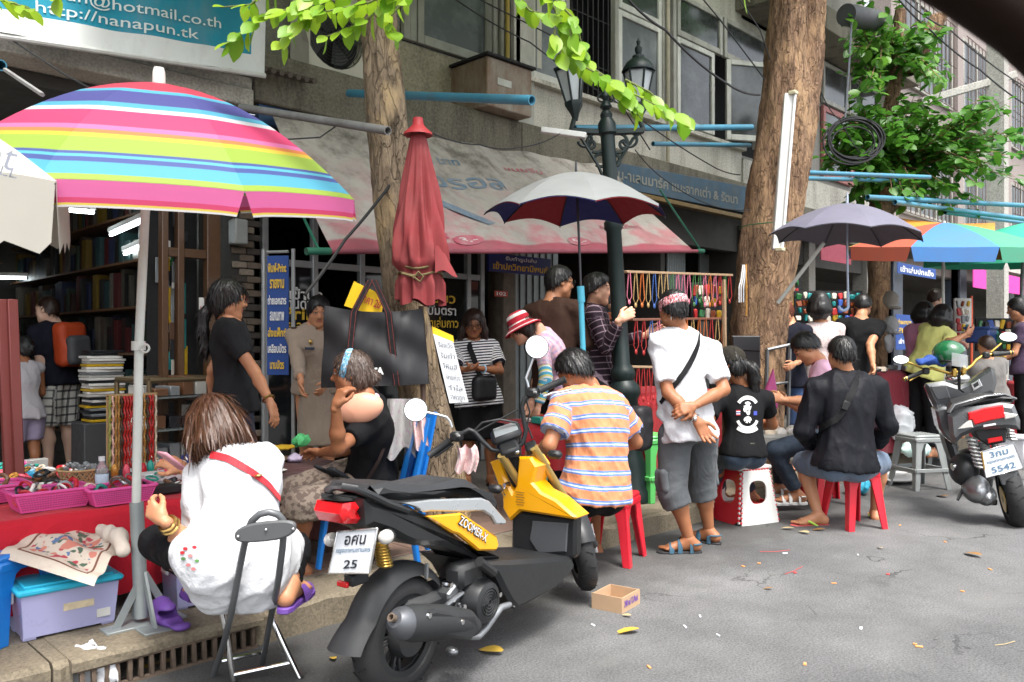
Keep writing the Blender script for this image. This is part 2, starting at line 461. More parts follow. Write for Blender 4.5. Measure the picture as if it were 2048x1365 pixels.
def f(b):
 for k in range(90):
  x=-3+k*.075;b.tube([(x,NF-.42,3.56),(x,NU,3.74)],.024,6)
wpart(ha,'roof_sheet',M('rusty corrugated sheet',(.09,.075,.06),.75,.2,var=.5,vs=12),f)['kind']='stuff'
def f(b):
 b.bx(-6,XA,11.4,11.5,0,3.3);b.bx(-6,XA,NF,11.5,3.18,3.27);b.bx(-6.1,-6,NF,11.5,0,3.3);b.bx(XA,XA+.12,NF+.3,11.5,0,3.27)
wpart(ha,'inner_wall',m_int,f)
wpart(ha,'shop_floor',m_floor,lambda b:b.bx(-6,XA+.3,NF,11.4,0,.16))
m_mort=M('dark mortar',(.05,.047,.042),.9,var=.3)
m_br=[M('brown rough brick',(.13,.10,.075),.8,var=.5,vs=20,bump=.5,bs=60),M('dark rough brick',(.055,.047,.04),.8,var=.5,vs=20,bump=.5,bs=60),M('pale rough brick',(.22,.18,.14),.8,var=.5,vs=20,bump=.5,bs=60)]
def brick_pillar(house,x0,x1,z0,z1):
 p=wpart(house,'pillar',m_mort,lambda b:b.bx(x0,x1,NF-.02,NF+.3,z0,z1));L=Vector(house.location)
 bm_=[]
 for m in m_br:
  q=MB();q.box((0,0,0),(.125,.024,.052),.006);bm_.append(q.build('brick',m,p))
 used=set();row=0;z=z0+.03
 while z<z1:
  x=x0+.01+(.065 if row%2 else 0)
  while x<x1-.07:
   k=random.choice([0,0,1,1,2]);o=bm_[k]
   if k in used:o=o.copy();COL.objects.link(o)
   used.add(k)
   o.location=Vector((x+.06,NF-.025-random.uniform(0,.012),z))-L;x+=.13
  z+=.058;row+=1
brick_pillar(hb,XA+.12,XB0-.06,.15,2.75)
def f(b):
 b.bx(XA+.1,XB0-.04,NF-.03,NU,2.75,3.28)
wpart(hb,'pillar_head',m_dark,f)
def f(b):b.bx(XB0-.4,XB1+.1,NU,NU+.2,3.75,4.42);b.bx(XB0-.4,S(800,NU),NU,NU+.2,4.42,9);b.bx(S(978,NU),XB1+.1,NU,NU+.2,4.42,9);b.bx(S(800,NU),S(978,NU),NU,NU+.2,6.0,9)
wpart(hb,'upper_wall',m_grey,f)
wpart(hb,'wall_panel',m_wallb,lambda b:b.bx(S(783,NU),S(965,NU),NU-.03,NU-.001,3.86,4.40,.008))
wpart(hb,'ledge',m_ledge,lambda b:b.bx(XB0-.16,XB1+.1,NF-.2,NU,ZL0,ZL1,.012))
wpart(hb,'fascia_strip',m_bluestrip,lambda b:b.bx(XB0-.1,XB1+.1,NF-.16,NF-.1,ZL0-.16,ZL0-.002,.006))
for a_,b_ in((802,828),(830,978)):
 window(hb,S(a_,NU),S(b_,NU),4.43,5.95,m_paintgrey,m_pane2,.085)
def f(b):
 b.bx(S(978,NU),S(1004,NU),NU-.1,NU,3.79,9,.01)
 b.bx(S(1020,NU),S(1062,NU),NU-.06,NU,3.79,9,.01)
wpart(hb,'pilaster',m_paintgrey,f)
def f(b):
 for u_,r_ in((988,.02),(1003,.03),(1010,.018)):b.tube([(S(u_,NU-.13),NU-.13,3.8),(S(u_,NU-.13),NU-.13,9)],r_,8)
wpart(hb,'drain_pipe',M('grey drain pipe',(.27,.26,.23),.6,var=.3,dirt=((.09,.08,.06),6,.5)),f)['kind']='stuff'
wpart(hb,'yellow_pipe',M('yellow painted conduit',(.35,.25,.05),.55,var=.3),lambda b:b.tube([(S(1015,NU-.18),NU-.18,3.8),(S(1015,NU-.18),NU-.18,9)],.024,8))
def f(b):
 b.bx(XB0,XB1,11,11.1,0,3.3);b.bx(XB0,XB1,NF+.2,11,3.0,3.05);b.bx(XB0-.06,XB0,NF+.2,11,0,3.3);b.bx(XB1,XB1+.1,NF+.2,11,0,3.3);b.bx(XB0,XB1,NF+.2,NF+.3,2.75,3.36)
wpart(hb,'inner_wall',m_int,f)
wpart(hb,'shop_floor',m_floor,lambda b:b.bx(XB0,XB1,NF,11,0,.158))
m_shopglass=M('dark shop front glass',(.012,.014,.015),.05,var=0,spec=.6)
posts=[S(u,NF+.05)for u in(528,628,722,812,935,962)]
for i,x in enumerate(posts):
 wpart(hb,'door_post',m_alu,lambda b:b.bx(x-.028,x+.028,NF+.02,NF+.08,.16,2.75,.004))
wpart(hb,'transom',m_alu,lambda b:b.bx(posts[0]+.028,posts[-1]-.028,NF+.026,NF+.075,2.06,2.12,.004))
for i in range(5):
 if i==1:continue
 x0,x1=posts[i]+.029,posts[i+1]-.029
 if x1-x0>.1:wpart(hb,'pane',m_shopglass,lambda b:b.bx(x0,x1,NF+.045,NF+.053,.2,2.06),0)
def f(b):
 b.bx(XB1+.1,XC1+.3,NU,NU+.2,3.6,4.46);b.bx(XB1+.1,XC1+4,NU,NU+.2,6.35,9)
 b.bx(XC1+.3,XC1+2.2,NU,NU+.2,3.6,4.46)
wpart(hc,'upper_wall',m_wallw,f)
wpart(hc,'ledge',m_ledge,lambda b:b.bx(XB1+.104,XC1+2.3,NF-.2,NU,ZL0,ZL1,.012))
for(u0,u1,z0,z1,fm,pm,op)in((1034,1126,4.46,6.3,m_frame_w,m_pane2,0),(1232,1318,4.46,5.72,m_frame_w,m_pane2,0),(1232,1318,5.74,6.35,m_frame_w,m_pane,0),(1350,1424,4.5,5.72,m_frame_w,m_pane,0),(1448,1500,4.5,5.72,m_frame_w,m_pane,-.55),(1505,1560,4.5,5.72,m_frame_w,m_pane,0),(1350,1440,5.74,6.35,m_paintgrey,m_pane,0),(1444,1560,5.74,6.35,m_paintgrey,m_pane,0)):
 window(hc,S(u0,NU),S(u1,NU),z0,z1,fm,pm,.075,open_=op)
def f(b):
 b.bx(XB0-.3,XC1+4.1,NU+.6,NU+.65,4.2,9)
wpart(hc,'dark_backing',m_dark,f)  # near black sheet behind the windows, the room's shade put into its colour
wpart(hc,'curtain',M('pale net curtain',(.42,.40,.34),.8,var=.2),lambda b:b.grid(lambda a,c:(S(1040,NU)+a*.35,NU-.026+.008*math.sin(a*20),4.6+c*.9),14,2))
def f(b):
 x0,x1=S(1131,NU),S(1225,NU)
 for k in range(9):b.tube([(x0+(x1-x0)*(k+.5)/9,NU+.03,4.46),(x0+(x1-x0)*(k+.5)/9,NU+.03,6.35)],.008,5)
 for z in(4.9,5.5,6.0):b.tube([(x0,NU+.03,z),(x1,NU+.03,z)],.008,5)
wpart(hc,'window_bars',M('black window bars',(.02,.02,.02),.5,var=.2),f)
def f(b):
 for u_ in(1030,1128,1227,1322,1344):b.bx(S(u_,NU)-.05,S(u_,NU)+.05,NU-.04,NU+.02,4.46,9,.008)
 b.bx(S(1034,NU),S(1344,NU),NU-.04,NU+.02,4.40,4.46,.006)
for u_ in(1029,1128.5,1227,1322,1343):
 wpart(hc,'mullion',m_paintgrey,lambda b:b.bx(S(u_,NU)-.04,S(u_,NU)+.04,NU-.06,NU+.02,4.462,9,.008))
wpart(hc,'sill',m_wallw,lambda b:b.bx(S(1034,NU),XC1+2.2,NU-.09,NU,4.40,4.46,.006))
wpart(hc,'conduit',M('stained conduit',(.33,.30,.22),.6,var=.3),lambda b:b.tube([(S(1336,NU-.1),NU-.1,3.8),(S(1336,NU-.1),NU-.1,9)],.028,8))
def f(b):
 b.bx(XB1+.1,XC1+2,11,11.1,0,3.4);b.bx(XB1+.1,XC1+2,NF+.2,11,3.05,3.1);b.bx(XC1+.3,XC1+.4,NF+.4,11,0,3.4)
 b.bx(XB1+.1,XC1+2,NF+.1,NF+.25,2.8,3.36)
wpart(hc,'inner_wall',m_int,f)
wpart(hc,'shop_floor',m_floor,lambda b:b.bx(XB1,XC1+2,NF,11,0,.158))
def f(b):
 b.bx(S(1000,NF),S(1026,NF),NF-.05,NF+.2,.15,2.75,.01)
wpart(hc,'wooden_post',M('weathered post wood',(.16,.13,.10),.8,var=.4,vs=14,dirt=((.05,.04,.03),10,.6)),f)
def f(b):
 x0=S(1040,NF)
 for k in range(14):b.bx(x0+k*.055,x0+k*.055+.05,NF+.1+(.02 if k%2 else 0),NF+.13+(.02 if k%2 else 0),.16,2.8)
wpart(hc,'folding_shutter',M('grey steel shutter',(.24,.26,.26),.5,.3,var=.2),f)['kind']='stuff'
for u0 in(1335,1400):
 def f(b):
  x0=S(u0,NF+.6)
  for k in range(8):b.bx(x0+k*.06,x0+k*.06+.052,NF+.6,NF+.63+(.015 if k%2 else 0),.16,2.8)
 wpart(hc,'shutter_leaf',M('grey steel shutter',0),f)['kind']='stuff'
def f(b):
 b.bx(XC1+2.2,XD1+2,NU,NU+.2,3.3,4.35);b.bx(XC1+2.2,XD1+2,NU,NU+.2,6.5,9.5);b.bx(XC1+4.0,XD1+2,NU,NU+.2,4.35,6.5)
wpart(hd,'upper_wall',m_grey,f)
wpart(hd,'upper_slab',m_ledge,lambda b:b.bx(XC1+2,XD1+3,NF-.5,NU,6.55,6.95,.012))
wpart(hd,'ledge',m_ledge,lambda b:b.bx(XC1+2.31,XD1+3,NF-.2,NU,3.2,3.66,.012))
wpart(hd,'white_band',m_wallw,lambda b:b.bx(XC1+2.2,S(1735,NU),NU-.03,NU-.002,3.7,4.3,.006))
for(u0,u1,z0,z1)in((1640,1700,4.4,5.7),(1705,1750,4.4,5.7)):
 window(hd,S(u0,NU),S(u1,NU),z0,z1,M('faded pink window paint',(.34,.13,.12),.6,var=.25),m_pane2,.1,y=NU-.02)
for(u0,u1)in((1640,1690),(1692,1750)):
 window(hd,S(u0,NU),S(u1,NU),5.75,6.5,m_paintgrey,m_pane,.07,y=NU-.02)
def f(b):
 b.bx(XC1+2,XD1+3,10,10.1,0,3.3);b.bx(XC1+2,XD1+3,NF+.2,10,2.95,3.0);b.bx(XC1+2,XD1+3,NF+.1,NF+.2,2.75,3.2)
 b.bx(XC1+1.9,XC1+2.02,NF,10,0,3.2)
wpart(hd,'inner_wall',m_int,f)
wpart(hd,'shop_floor',m_floor,lambda b:b.bx(XC1+2,XD1+3,NF,10,0,.158))
for u_ in(1625,1740):
 wpart(hd,'pillar',m_grey,lambda b:b.bx(S(u_,NF)-.12,S(u_,NF)+.12,NF,NF+.3,.15,3.2,.01))
def f(b):
 b.bx(XD1+3,60,NU,NU+.3,3.0,12)
 for k in range(9):b.bx(XD1+3+k*4.2,XD1+3.4+k*4.2,NU-.15,NU,.15,12)
wpart(he,'upper_wall',m_pink,f)
wpart(he,'ledge',m_wallw,lambda b:b.bx(XD1+3.01,60,NF-.3,NU,3.3,3.7,.01))
for k in range(8):
 for z0,z1 in((4.2,6.0),(7.0,9.0)):
  x0=XD1+3.7+k*4.2
  fwin=window(he,x0,x0+3.4,z0,z1,m_paintgrey,m_pane,.08,y=NU-.02,mull=2)
  g=MB()
  for q in range(12):g.tube([(x0+3.4*(q+.5)/12-he.location.x,NU-.14-he.location.y,z0),(x0+3.4*(q+.5)/12-he.location.x,NU-.14-he.location.y,z1)],.012,4,cap=False)
  for q in range(3):g.tube([(x0-he.location.x,NU-.14-he.location.y,z0+(z1-z0)*q/2),(x0+3.4-he.location.x,NU-.14-he.location.y,z0+(z1-z0)*q/2)],.012,4,cap=False)
  g.build('grille',M('brown window grille',(.10,.07,.06),.6,var=.3),fwin)
def f(b):
 b.bx(XD1+3,60,9,9.1,0,3.3);b.bx(XD1+3,60,NF+.2,9,2.95,3.0)
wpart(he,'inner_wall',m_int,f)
wpart(he,'shop_floor',m_floor,lambda b:b.bx(XD1+3,60,NF,9,0,.158))
for k in range(8):
 wpart(he,'pillar',M('dark blue tiled pillar',(.05,.06,.08),.4,var=.3),lambda b:b.bx(XD1+3+k*4.2,XD1+3.5+k*4.2,NF,NF+.4,.15,3.3,.01))
 # soft shapes: distance fields turned into one closed skin
A3=lambda p:np.array(tuple(p),dtype=np.float32)
class SDF:
 def __init__(s):s.ops=[];s.disp=None;s.pad=0.0
 def cone(s,a,b,ra,rb=None,k=.02,end=False,start=False,sq=None,tag=None,sub=False):
  s.ops.append(['c',A3(a),A3(b),ra,ra if rb is None else rb,k,end,start,sq,tag,sub]);return s
 def chain(s,pts,rs,k=.02,**kw):
  for i in range(len(pts)-1):s.cone(pts[i],pts[i+1],rs[i],rs[i+1],k,**kw)
  return s
 def ell(s,c,r,k=.02,rot=None,sub=False):
  r=(r,r,r)if isinstance(r,(int,float))else r
  s.ops.append(['e',A3(c),np.array(r,'f'),None if rot is None else np.array(rot,dtype='f'),k,sub]);return s
 def box(s,c,sz,rad=.01,k=.01,rot=None,sub=False):
  s.ops.append(['b',A3(c),np.array(sz,'f')*.5,rad,None if rot is None else np.array(rot,dtype='f'),k,sub]);return s
 def cut(s,p,n,k=.0):
  s.ops.append(['p',A3(p),A3(n)/np.linalg.norm(A3(n)),k]);return s
 def bounds(s):
  lo=np.full(3,1e9);hi=np.full(3,-1e9)
  for o in s.ops:
   if o[0]=='c' and not o[10]:
    r=max(o[3],o[4]);lo=np.minimum(lo,np.minimum(o[1],o[2])-r);hi=np.maximum(hi,np.maximum(o[1],o[2])+r)
   elif o[0]=='e' and not o[5]:
    r=max(o[2]);lo=np.minimum(lo,o[1]-r);hi=np.maximum(hi,o[1]+r)
   elif o[0]=='b' and not o[6]:
    r=np.linalg.norm(o[2])+o[3];lo=np.minimum(lo,o[1]-r);hi=np.maximum(hi,o[1]+r)
  return lo,hi
 @staticmethod
 def dist(o,P):
  if o[0]=='c':
   a,b,ra,rb,k,end,start,sq=o[1:9]
   q=P-a
   if sq is not None:
    ax,f=sq;ax=A3(ax);q=q+ax*((q@ax)*(1/f-1))[...,None]
   ba=b-a;L2=max(float(ba@ba),1e-9)
   if sq is not None:ba2=ba+ax*((ba@ax)*(1/f-1))
   else:ba2=ba
   L2=max(float(ba2@ba2),1e-9)
   t=(q@ba2)/L2;tc=np.clip(t,0,1)
   d=np.linalg.norm(q-ba2*tc[...,None],axis=-1)-(ra+(rb-ra)*tc)
   if sq is not None:d=d*min(1,f)
   L=math.sqrt(L2)
   if end:d=np.maximum(d,(t-1)*L)
   if start:d=np.maximum(d,-t*L)
   return d
  if o[0]=='e':
   q=P-o[1]
   if o[3]is not None:q=q@o[3]
   k0=np.linalg.norm(q/o[2],axis=-1);k1=np.linalg.norm(q/(o[2]**2),axis=-1)
   return k0*(k0-1)/np.maximum(k1,1e-6)
  if o[0]=='b':
   q=P-o[1]
   if o[4]is not None:q=q@o[4]
   q=np.abs(q)-(o[2]-o[3])
   return np.linalg.norm(np.maximum(q,0),axis=-1)+np.minimum(q.max(-1),0)-o[3]
 def mesh(s,h,off=(0,0,0)):
  lo,hi=s.bounds();pad=3*h+.02+s.pad;lo=lo-pad;hi=hi+pad
  n=np.ceil((hi-lo)/h).astype(int)+1
  ax=[lo[i]+h*np.arange(n[i])for i in range(3)]
  Dm=np.full(n,.25,dtype=np.float32)
  def block(l,r):
   i0=np.clip(((l-lo)/h).astype(int),0,n);i1=np.clip(((r-lo)/h).astype(int)+2,0,n)
   sl=tuple(slice(a,b)for a,b in zip(i0,i1))
   P=np.stack(np.meshgrid(*[ax[q][sl[q]]for q in range(3)],indexing='ij'),-1).astype(np.float32)
   return sl,P
  for o in s.ops:
   if o[0]=='p':
    sl,P=block(lo,hi);d=(P-o[1])@o[2];Dm=np.maximum(Dm,d);continue
   if o[0]=='c':
    m=max(o[3],o[4])+o[5]+3*h;l=np.minimum(o[1],o[2])-m;r=np.maximum(o[1],o[2])+m;k=o[5];sub=o[10]
   elif o[0]=='e':
    m=max(o[2])+o[4]+3*h;l=o[1]-m;r=o[1]+m;k=o[4];sub=o[5]
   else:
    m=np.linalg.norm(o[2])+o[5]+3*h;l=o[1]-m;r=o[1]+m;k=o[5];sub=o[6]
   sl,P=block(l,r)
   if P.size==0:continue
   d=s.dist(o,P);a=Dm[sl]
   if sub:
    d=-d;q=np.maximum(k-np.abs(a-d),0)/max(k,1e-5);Dm[sl]=np.maximum(a,d)+q*q*k*.25
   else:
    q=np.maximum(k-np.abs(a-d),0)/max(k,1e-5);Dm[sl]=np.minimum(a,d)-q*q*k*.25
  if s.disp is not None:
   near=np.abs(Dm)<.06;idx=np.argwhere(near)
   P=(lo+idx*h).astype(np.float32);Dm[near]+=s.disp(P).astype(np.float32)
  V,F=surface_nets(Dm,lo,h)
  return V-np.array(tuple(off),'f'),F
def surface_nets(Dm,lo,h):
 ins=Dm<0;n=Dm.shape
 c=ins[:-1,:-1,:-1].astype(np.int8)
 tot=np.zeros(tuple(x-1 for x in n),np.int8)
 for dx in(0,1):
  for dy in(0,1):
   for dz in(0,1):tot+=ins[dx:n[0]-1+dx,dy:n[1]-1+dy,dz:n[2]-1+dz]
 act=(tot>0)&(tot<8);cell=np.argwhere(act)
 if len(cell)==0:return np.zeros((0,3),'f'),np.zeros((0,4),int)
 ids=-np.ones(act.shape,np.int64);ids[act]=np.arange(len(cell))
 acc=np.zeros((len(cell),3));cnt=np.zeros(len(cell))
 corners=[(x,y,z)for x in(0,1)for y in(0,1)for z in(0,1)]
 val={q:Dm[cell[:,0]+q[0],cell[:,1]+q[1],cell[:,2]+q[2]]for q in corners}
 for a in corners:
  for k in range(3):
   if a[k]:continue
   b=list(a);b[k]=1;b=tuple(b)
   va,vb=val[a],val[b];m=(va<0)!=(vb<0)
   t=np.where(m,va/np.where(m,va-vb,1),0)
   p=np.array(a)[None]+t[:,None]*(np.array(b)-np.array(a))[None]
   acc[m]+=p[m];cnt[m]+=1
 V=lo+h*(cell+acc/cnt[:,None])
 F=[]
 for k in range(3):
  i,j=(k+1)%3,(k+2)%3
  sa=[slice(None)]*3;sb=[slice(None)]*3;sa[k]=slice(0,n[k]-1);sb[k]=slice(1,n[k])
  for q in(i,j):sa[q]=slice(1,n[q]-1);sb[q]=slice(1,n[q]-1)
  A=ins[tuple(sa)];B=ins[tuple(sb)];e=np.argwhere(A!=B)
  if len(e)==0:continue
  flip=A[e[:,0],e[:,1],e[:,2]]
  e=e.copy();e[:,i]+=1;e[:,j]+=1
  def cid(di,dj):
   q=e.copy();q[:,i]-=di;q[:,j]-=dj;return ids[q[:,0],q[:,1],q[:,2]]
  f=np.stack([cid(1,1),cid(0,1),cid(0,0),cid(1,0)],1)
  f[~flip]=f[~flip][:,::-1];F.append(f)
 return V.astype('f'),np.concatenate(F)
def np_mesh(name,V,F,mat,parent=None,attrs=None,smooth=True):
 me=bpy.data.meshes.new(name)
 me.vertices.add(len(V));me.vertices.foreach_set('co',np.asarray(V,'f').ravel())
 F=np.asarray(F,np.int32);me.loops.add(F.size);me.loops.foreach_set('vertex_index',F.ravel())
 me.polygons.add(len(F));me.polygons.foreach_set('loop_start',np.arange(0,F.size,F.shape[1],dtype=np.int32))
 me.polygons.foreach_set('use_smooth',np.full(len(F),smooth))
 for k,a in(attrs or{}).items():
  a=np.asarray(a,'f')
  if a.ndim==1:at=me.attributes.new(k,'FLOAT','POINT');at.data.foreach_set('value',a)
  else:at=me.attributes.new(k,'FLOAT_COLOR','POINT');at.data.foreach_set('color',a.ravel())
 me.update(calc_edges=True)
 if mat is not None:me.materials.append(mat)
 o=bpy.data.objects.new(name,me);COL.objects.link(o)
 if parent is not None:o.parent=parent
 return o
def folds(amp=.005,freq=26.0,seed=0,along=(0,0,1),stretch=.35):
 rr=np.random.RandomState(seed);al=np.array(tuple(along),'f');al/=np.linalg.norm(al)
 ds=rr.normal(size=(6,3)).astype('f');ds-=(ds@al)[:,None]*al*(1-stretch);ds/=np.linalg.norm(ds,axis=1)[:,None]
 ph=rr.uniform(0,6.28,6);fr=freq*rr.uniform(.55,1.5,6);w=rr.normal(size=(2,3)).astype('f')
 def fn(P):
  warp=.035*np.sin(P@w[0]*6+1)+.03*np.sin(P@w[1]*9)
  r=0
  for i in range(6):
   x=np.sin((P@ds[i]+warp)*fr[i]+ph[i]);r=r+(1-np.abs(x))**2.8-.27
  return-amp*r*.5
 return fn
def strands(amp,c,up,n=60,seed=0):
 rr=np.random.RandomState(seed);c=A3(c);up=A3(up)/np.linalg.norm(A3(up));u,v,_=basis(tuple(up));u=A3(u);v=A3(v)
 p=rr.uniform(0,6.28,5)
 def fn(P):
  q=P-c;a=np.arctan2(q@u,q@v);z=q@up
  return-amp*(.5*np.sin(n*a+p[0]+12*z)+.35*np.sin(n*.43*a+p[1]-18*z)+.3*np.sin(n*1.7*a+p[2]+7*z)+.5*np.sin(60*z+3*a+p[3])*.4)
 return fn
 # people
def skin_mat(name,col):
 if name in _MC:return _MC[name]
 t=NT(name);v=t.coord();at=t.n('ShaderNodeAttribute',attribute_name='paint')
 c=t.mix(t.noise(v,14,4),tuple(x*.84 for x in col),tuple(min(1,x*1.1)for x in col))
 c=t.mix(at.outputs['Alpha'],c,at.outputs['Color'])
 t.set(c,.5,0,.4);t.bump(t.noise(v,220,2),.12,.002)
 t.p.inputs['Subsurface Weight'].default_value=.12;t.p.inputs['Subsurface Radius'].default_value=(.012,.004,.002);t.p.inputs['Subsurface Scale'].default_value=1.0
 _MC[name]=t.m;return t.m
SK_T=skin_mat('tan skin',srgb('b98260'));SK_B=skin_mat('brown skin',srgb('9a6545'));SK_L=skin_mat('light skin',srgb('d8a488'));SK_P=skin_mat('pale skin',srgb('e0b7a0'))
def hair_mat(name,a,b,rough=.42):
 t=NT(name);v=t.coord()
 n1=t.noise(t.coord((1,1,.12)),120,4,.7)
 t.set(t.mix(n1,a,b),rough,0,.5);t.bump(n1,.5,.004);return t.m
H_BLACK=hair_mat('black hair',(.004,.004,.0045),(.016,.014,.013));H_BROWN=hair_mat('brown dyed hair',(.022,.009,.005),(.11,.045,.02))
H_DKBR=hair_mat('dark brown hair',(.010,.006,.004),(.045,.02,.012));H_GREY=hair_mat('greying brown hair',(.022,.012,.009),(.13,.09,.07));H_RED=hair_mat('orange dyed hair',(.06,.012,.006),(.2,.05,.02))
def cloth(name,col,rough=.85,pat=None,weave=350,sheen=.15,bumpn=.25):
 if name in _MC:return _MC[name]
 if isinstance(col,str):col=srgb(col)
 t=NT(name);v=t.coord()
 c=t.mix(t.noise(v,5,4),tuple(x*.88 for x in col),tuple(min(1,x*1.08)for x in col))
 if pat:c=pat(t,c)
 dk=max(col)<.05;t.set(c,rough,0,.12 if dk else.25);t.p.inputs['Sheen Weight'].default_value=0 if dk else sheen*.6
 wv=t.n('ShaderNodeTexNoise');wv.inputs['Scale'].default_value=7;wv.inputs['Detail'].default_value=3;wv.inputs['Distortion'].default_value=1.6;t.l(t.coord((1,1,.6)),wv.inputs['Vector'])
 b1=t.bump(wv.outputs['Fac'],.32 if dk else.42,.035)
 t.bump(t.math('ADD',t.noise(v,weave,2),t.math('MULTIPLY',t.noise(v,28,3),1.2)),bumpn,.004,b1);_MC[name]=t.m;return t.m
def bands(attr,period,stops,shift=0.0):
 def f(t,c):
  x=t.math('FRACT',t.math('ADD',t.math('DIVIDE',t.attr(attr),period),shift+20))
  g=t.ramp(x,[(p,(*(k or(0,0,0)),1.0 if k else 0.0))for p,k in stops],'CONSTANT')
  al=[n for n in t.t.nodes if n.type=='VALTORGB'][-1].outputs['Alpha']
  return t.mix(al,c,g)
 return f
def plaid(p1,p2,w,col,col2=None,alpha=.75):
 def f(t,c):
  for at,p,cc in(('ax',p1,col),('lat',p2,col2 or col)):
   x=t.math('FRACT',t.math('ADD',t.math('DIVIDE',t.attr(at),p),20))
   m=t.math('LESS_THAN',t.math('ABSOLUTE',t.math('SUBTRACT',x,.5)),w)
   c=t.mix(t.math('MULTIPLY',m,alpha),c,cc)
  return c
 return f
def spots(scale,col,thr=.55,soft=.03,amt=.8):
 def f(t,c):
  n=t.noise(t.coord(),scale,2,.5)
  return t.mix(t.math('MULTIPLY',t.ramp(n,[(thr,(0,0,0)),(thr+soft,(1,1,1))]),amt),c,col)
 return f
def ik(a,u,v,L,sign):
 """point of the sight line (u,v) at limb length L from joint a; sign +1 takes the farther one"""
 o=CAM;r=(W(u,v,1)-CAM);rr=r.dot(r);oa=a-o;t0=r.dot(oa)/rr;d2=(oa-r*t0).length_squared
 if d2>=L*L:
  p=o+r*t0;return a+(p-a).normalized()*L*1.0 if(p-a).length>L*1.25 else p
 return o+r*(t0+sign*math.sqrt((L*L-d2)/rr))
def hand(s,wr,f,p,side,curl=.35,sc=1.0,thumb=.5,spread=.10):
 f=Vector(f).normalized();p=Vector(p);p=(p-f*p.dot(f)).normalized();t=f.cross(p)*side
 K=.006*sc
 s.cone(wr-f*.02*sc,wr+f*.02*sc,.024*sc,.026*sc,.02)
 for i,(o,L,kn)in enumerate(((.030,.072,.088),(.010,.08,.092),(-.010,.074,.088),(-.029,.058,.080))):
  kb=wr+f*kn*sc+t*o*sc;s.cone(wr+f*.015*sc+t*o*.6*sc,kb,.016*sc,.0125*sc,.014)
  d=(f+t*(o/.03*spread)).normalized();pt=kb;a=0
  for j,(fr,r)in enumerate(((.45,.0098),(.31,.009),(.24,.0078))):
   a=curl*(1+.12*i)*(.7 if j==0 else 1.0)
   d=(d*math.cos(a)+p*math.sin(a)).normalized();q=pt+d*L*fr*sc
   s.cone(pt,q,(r+.0006)*sc,r*sc,K);pt=q
 b=wr+f*.022*sc+t*.020*sc;m=b+(t*.75+f*.65+p*.25).normalized()*.045*sc;e=m+(f*.85+t*.35*(1-thumb)+p*(.2+.7*thumb)).normalized()*.032*sc;e2=e+(f*.9+p*.5*thumb).normalized()*.025*sc
 s.cone(b,m,.018*sc,.012*sc,.012);s.cone(m,e,.0115*sc,.0105*sc,K);s.cone(e,e2,.0105*sc,.008*sc,K)
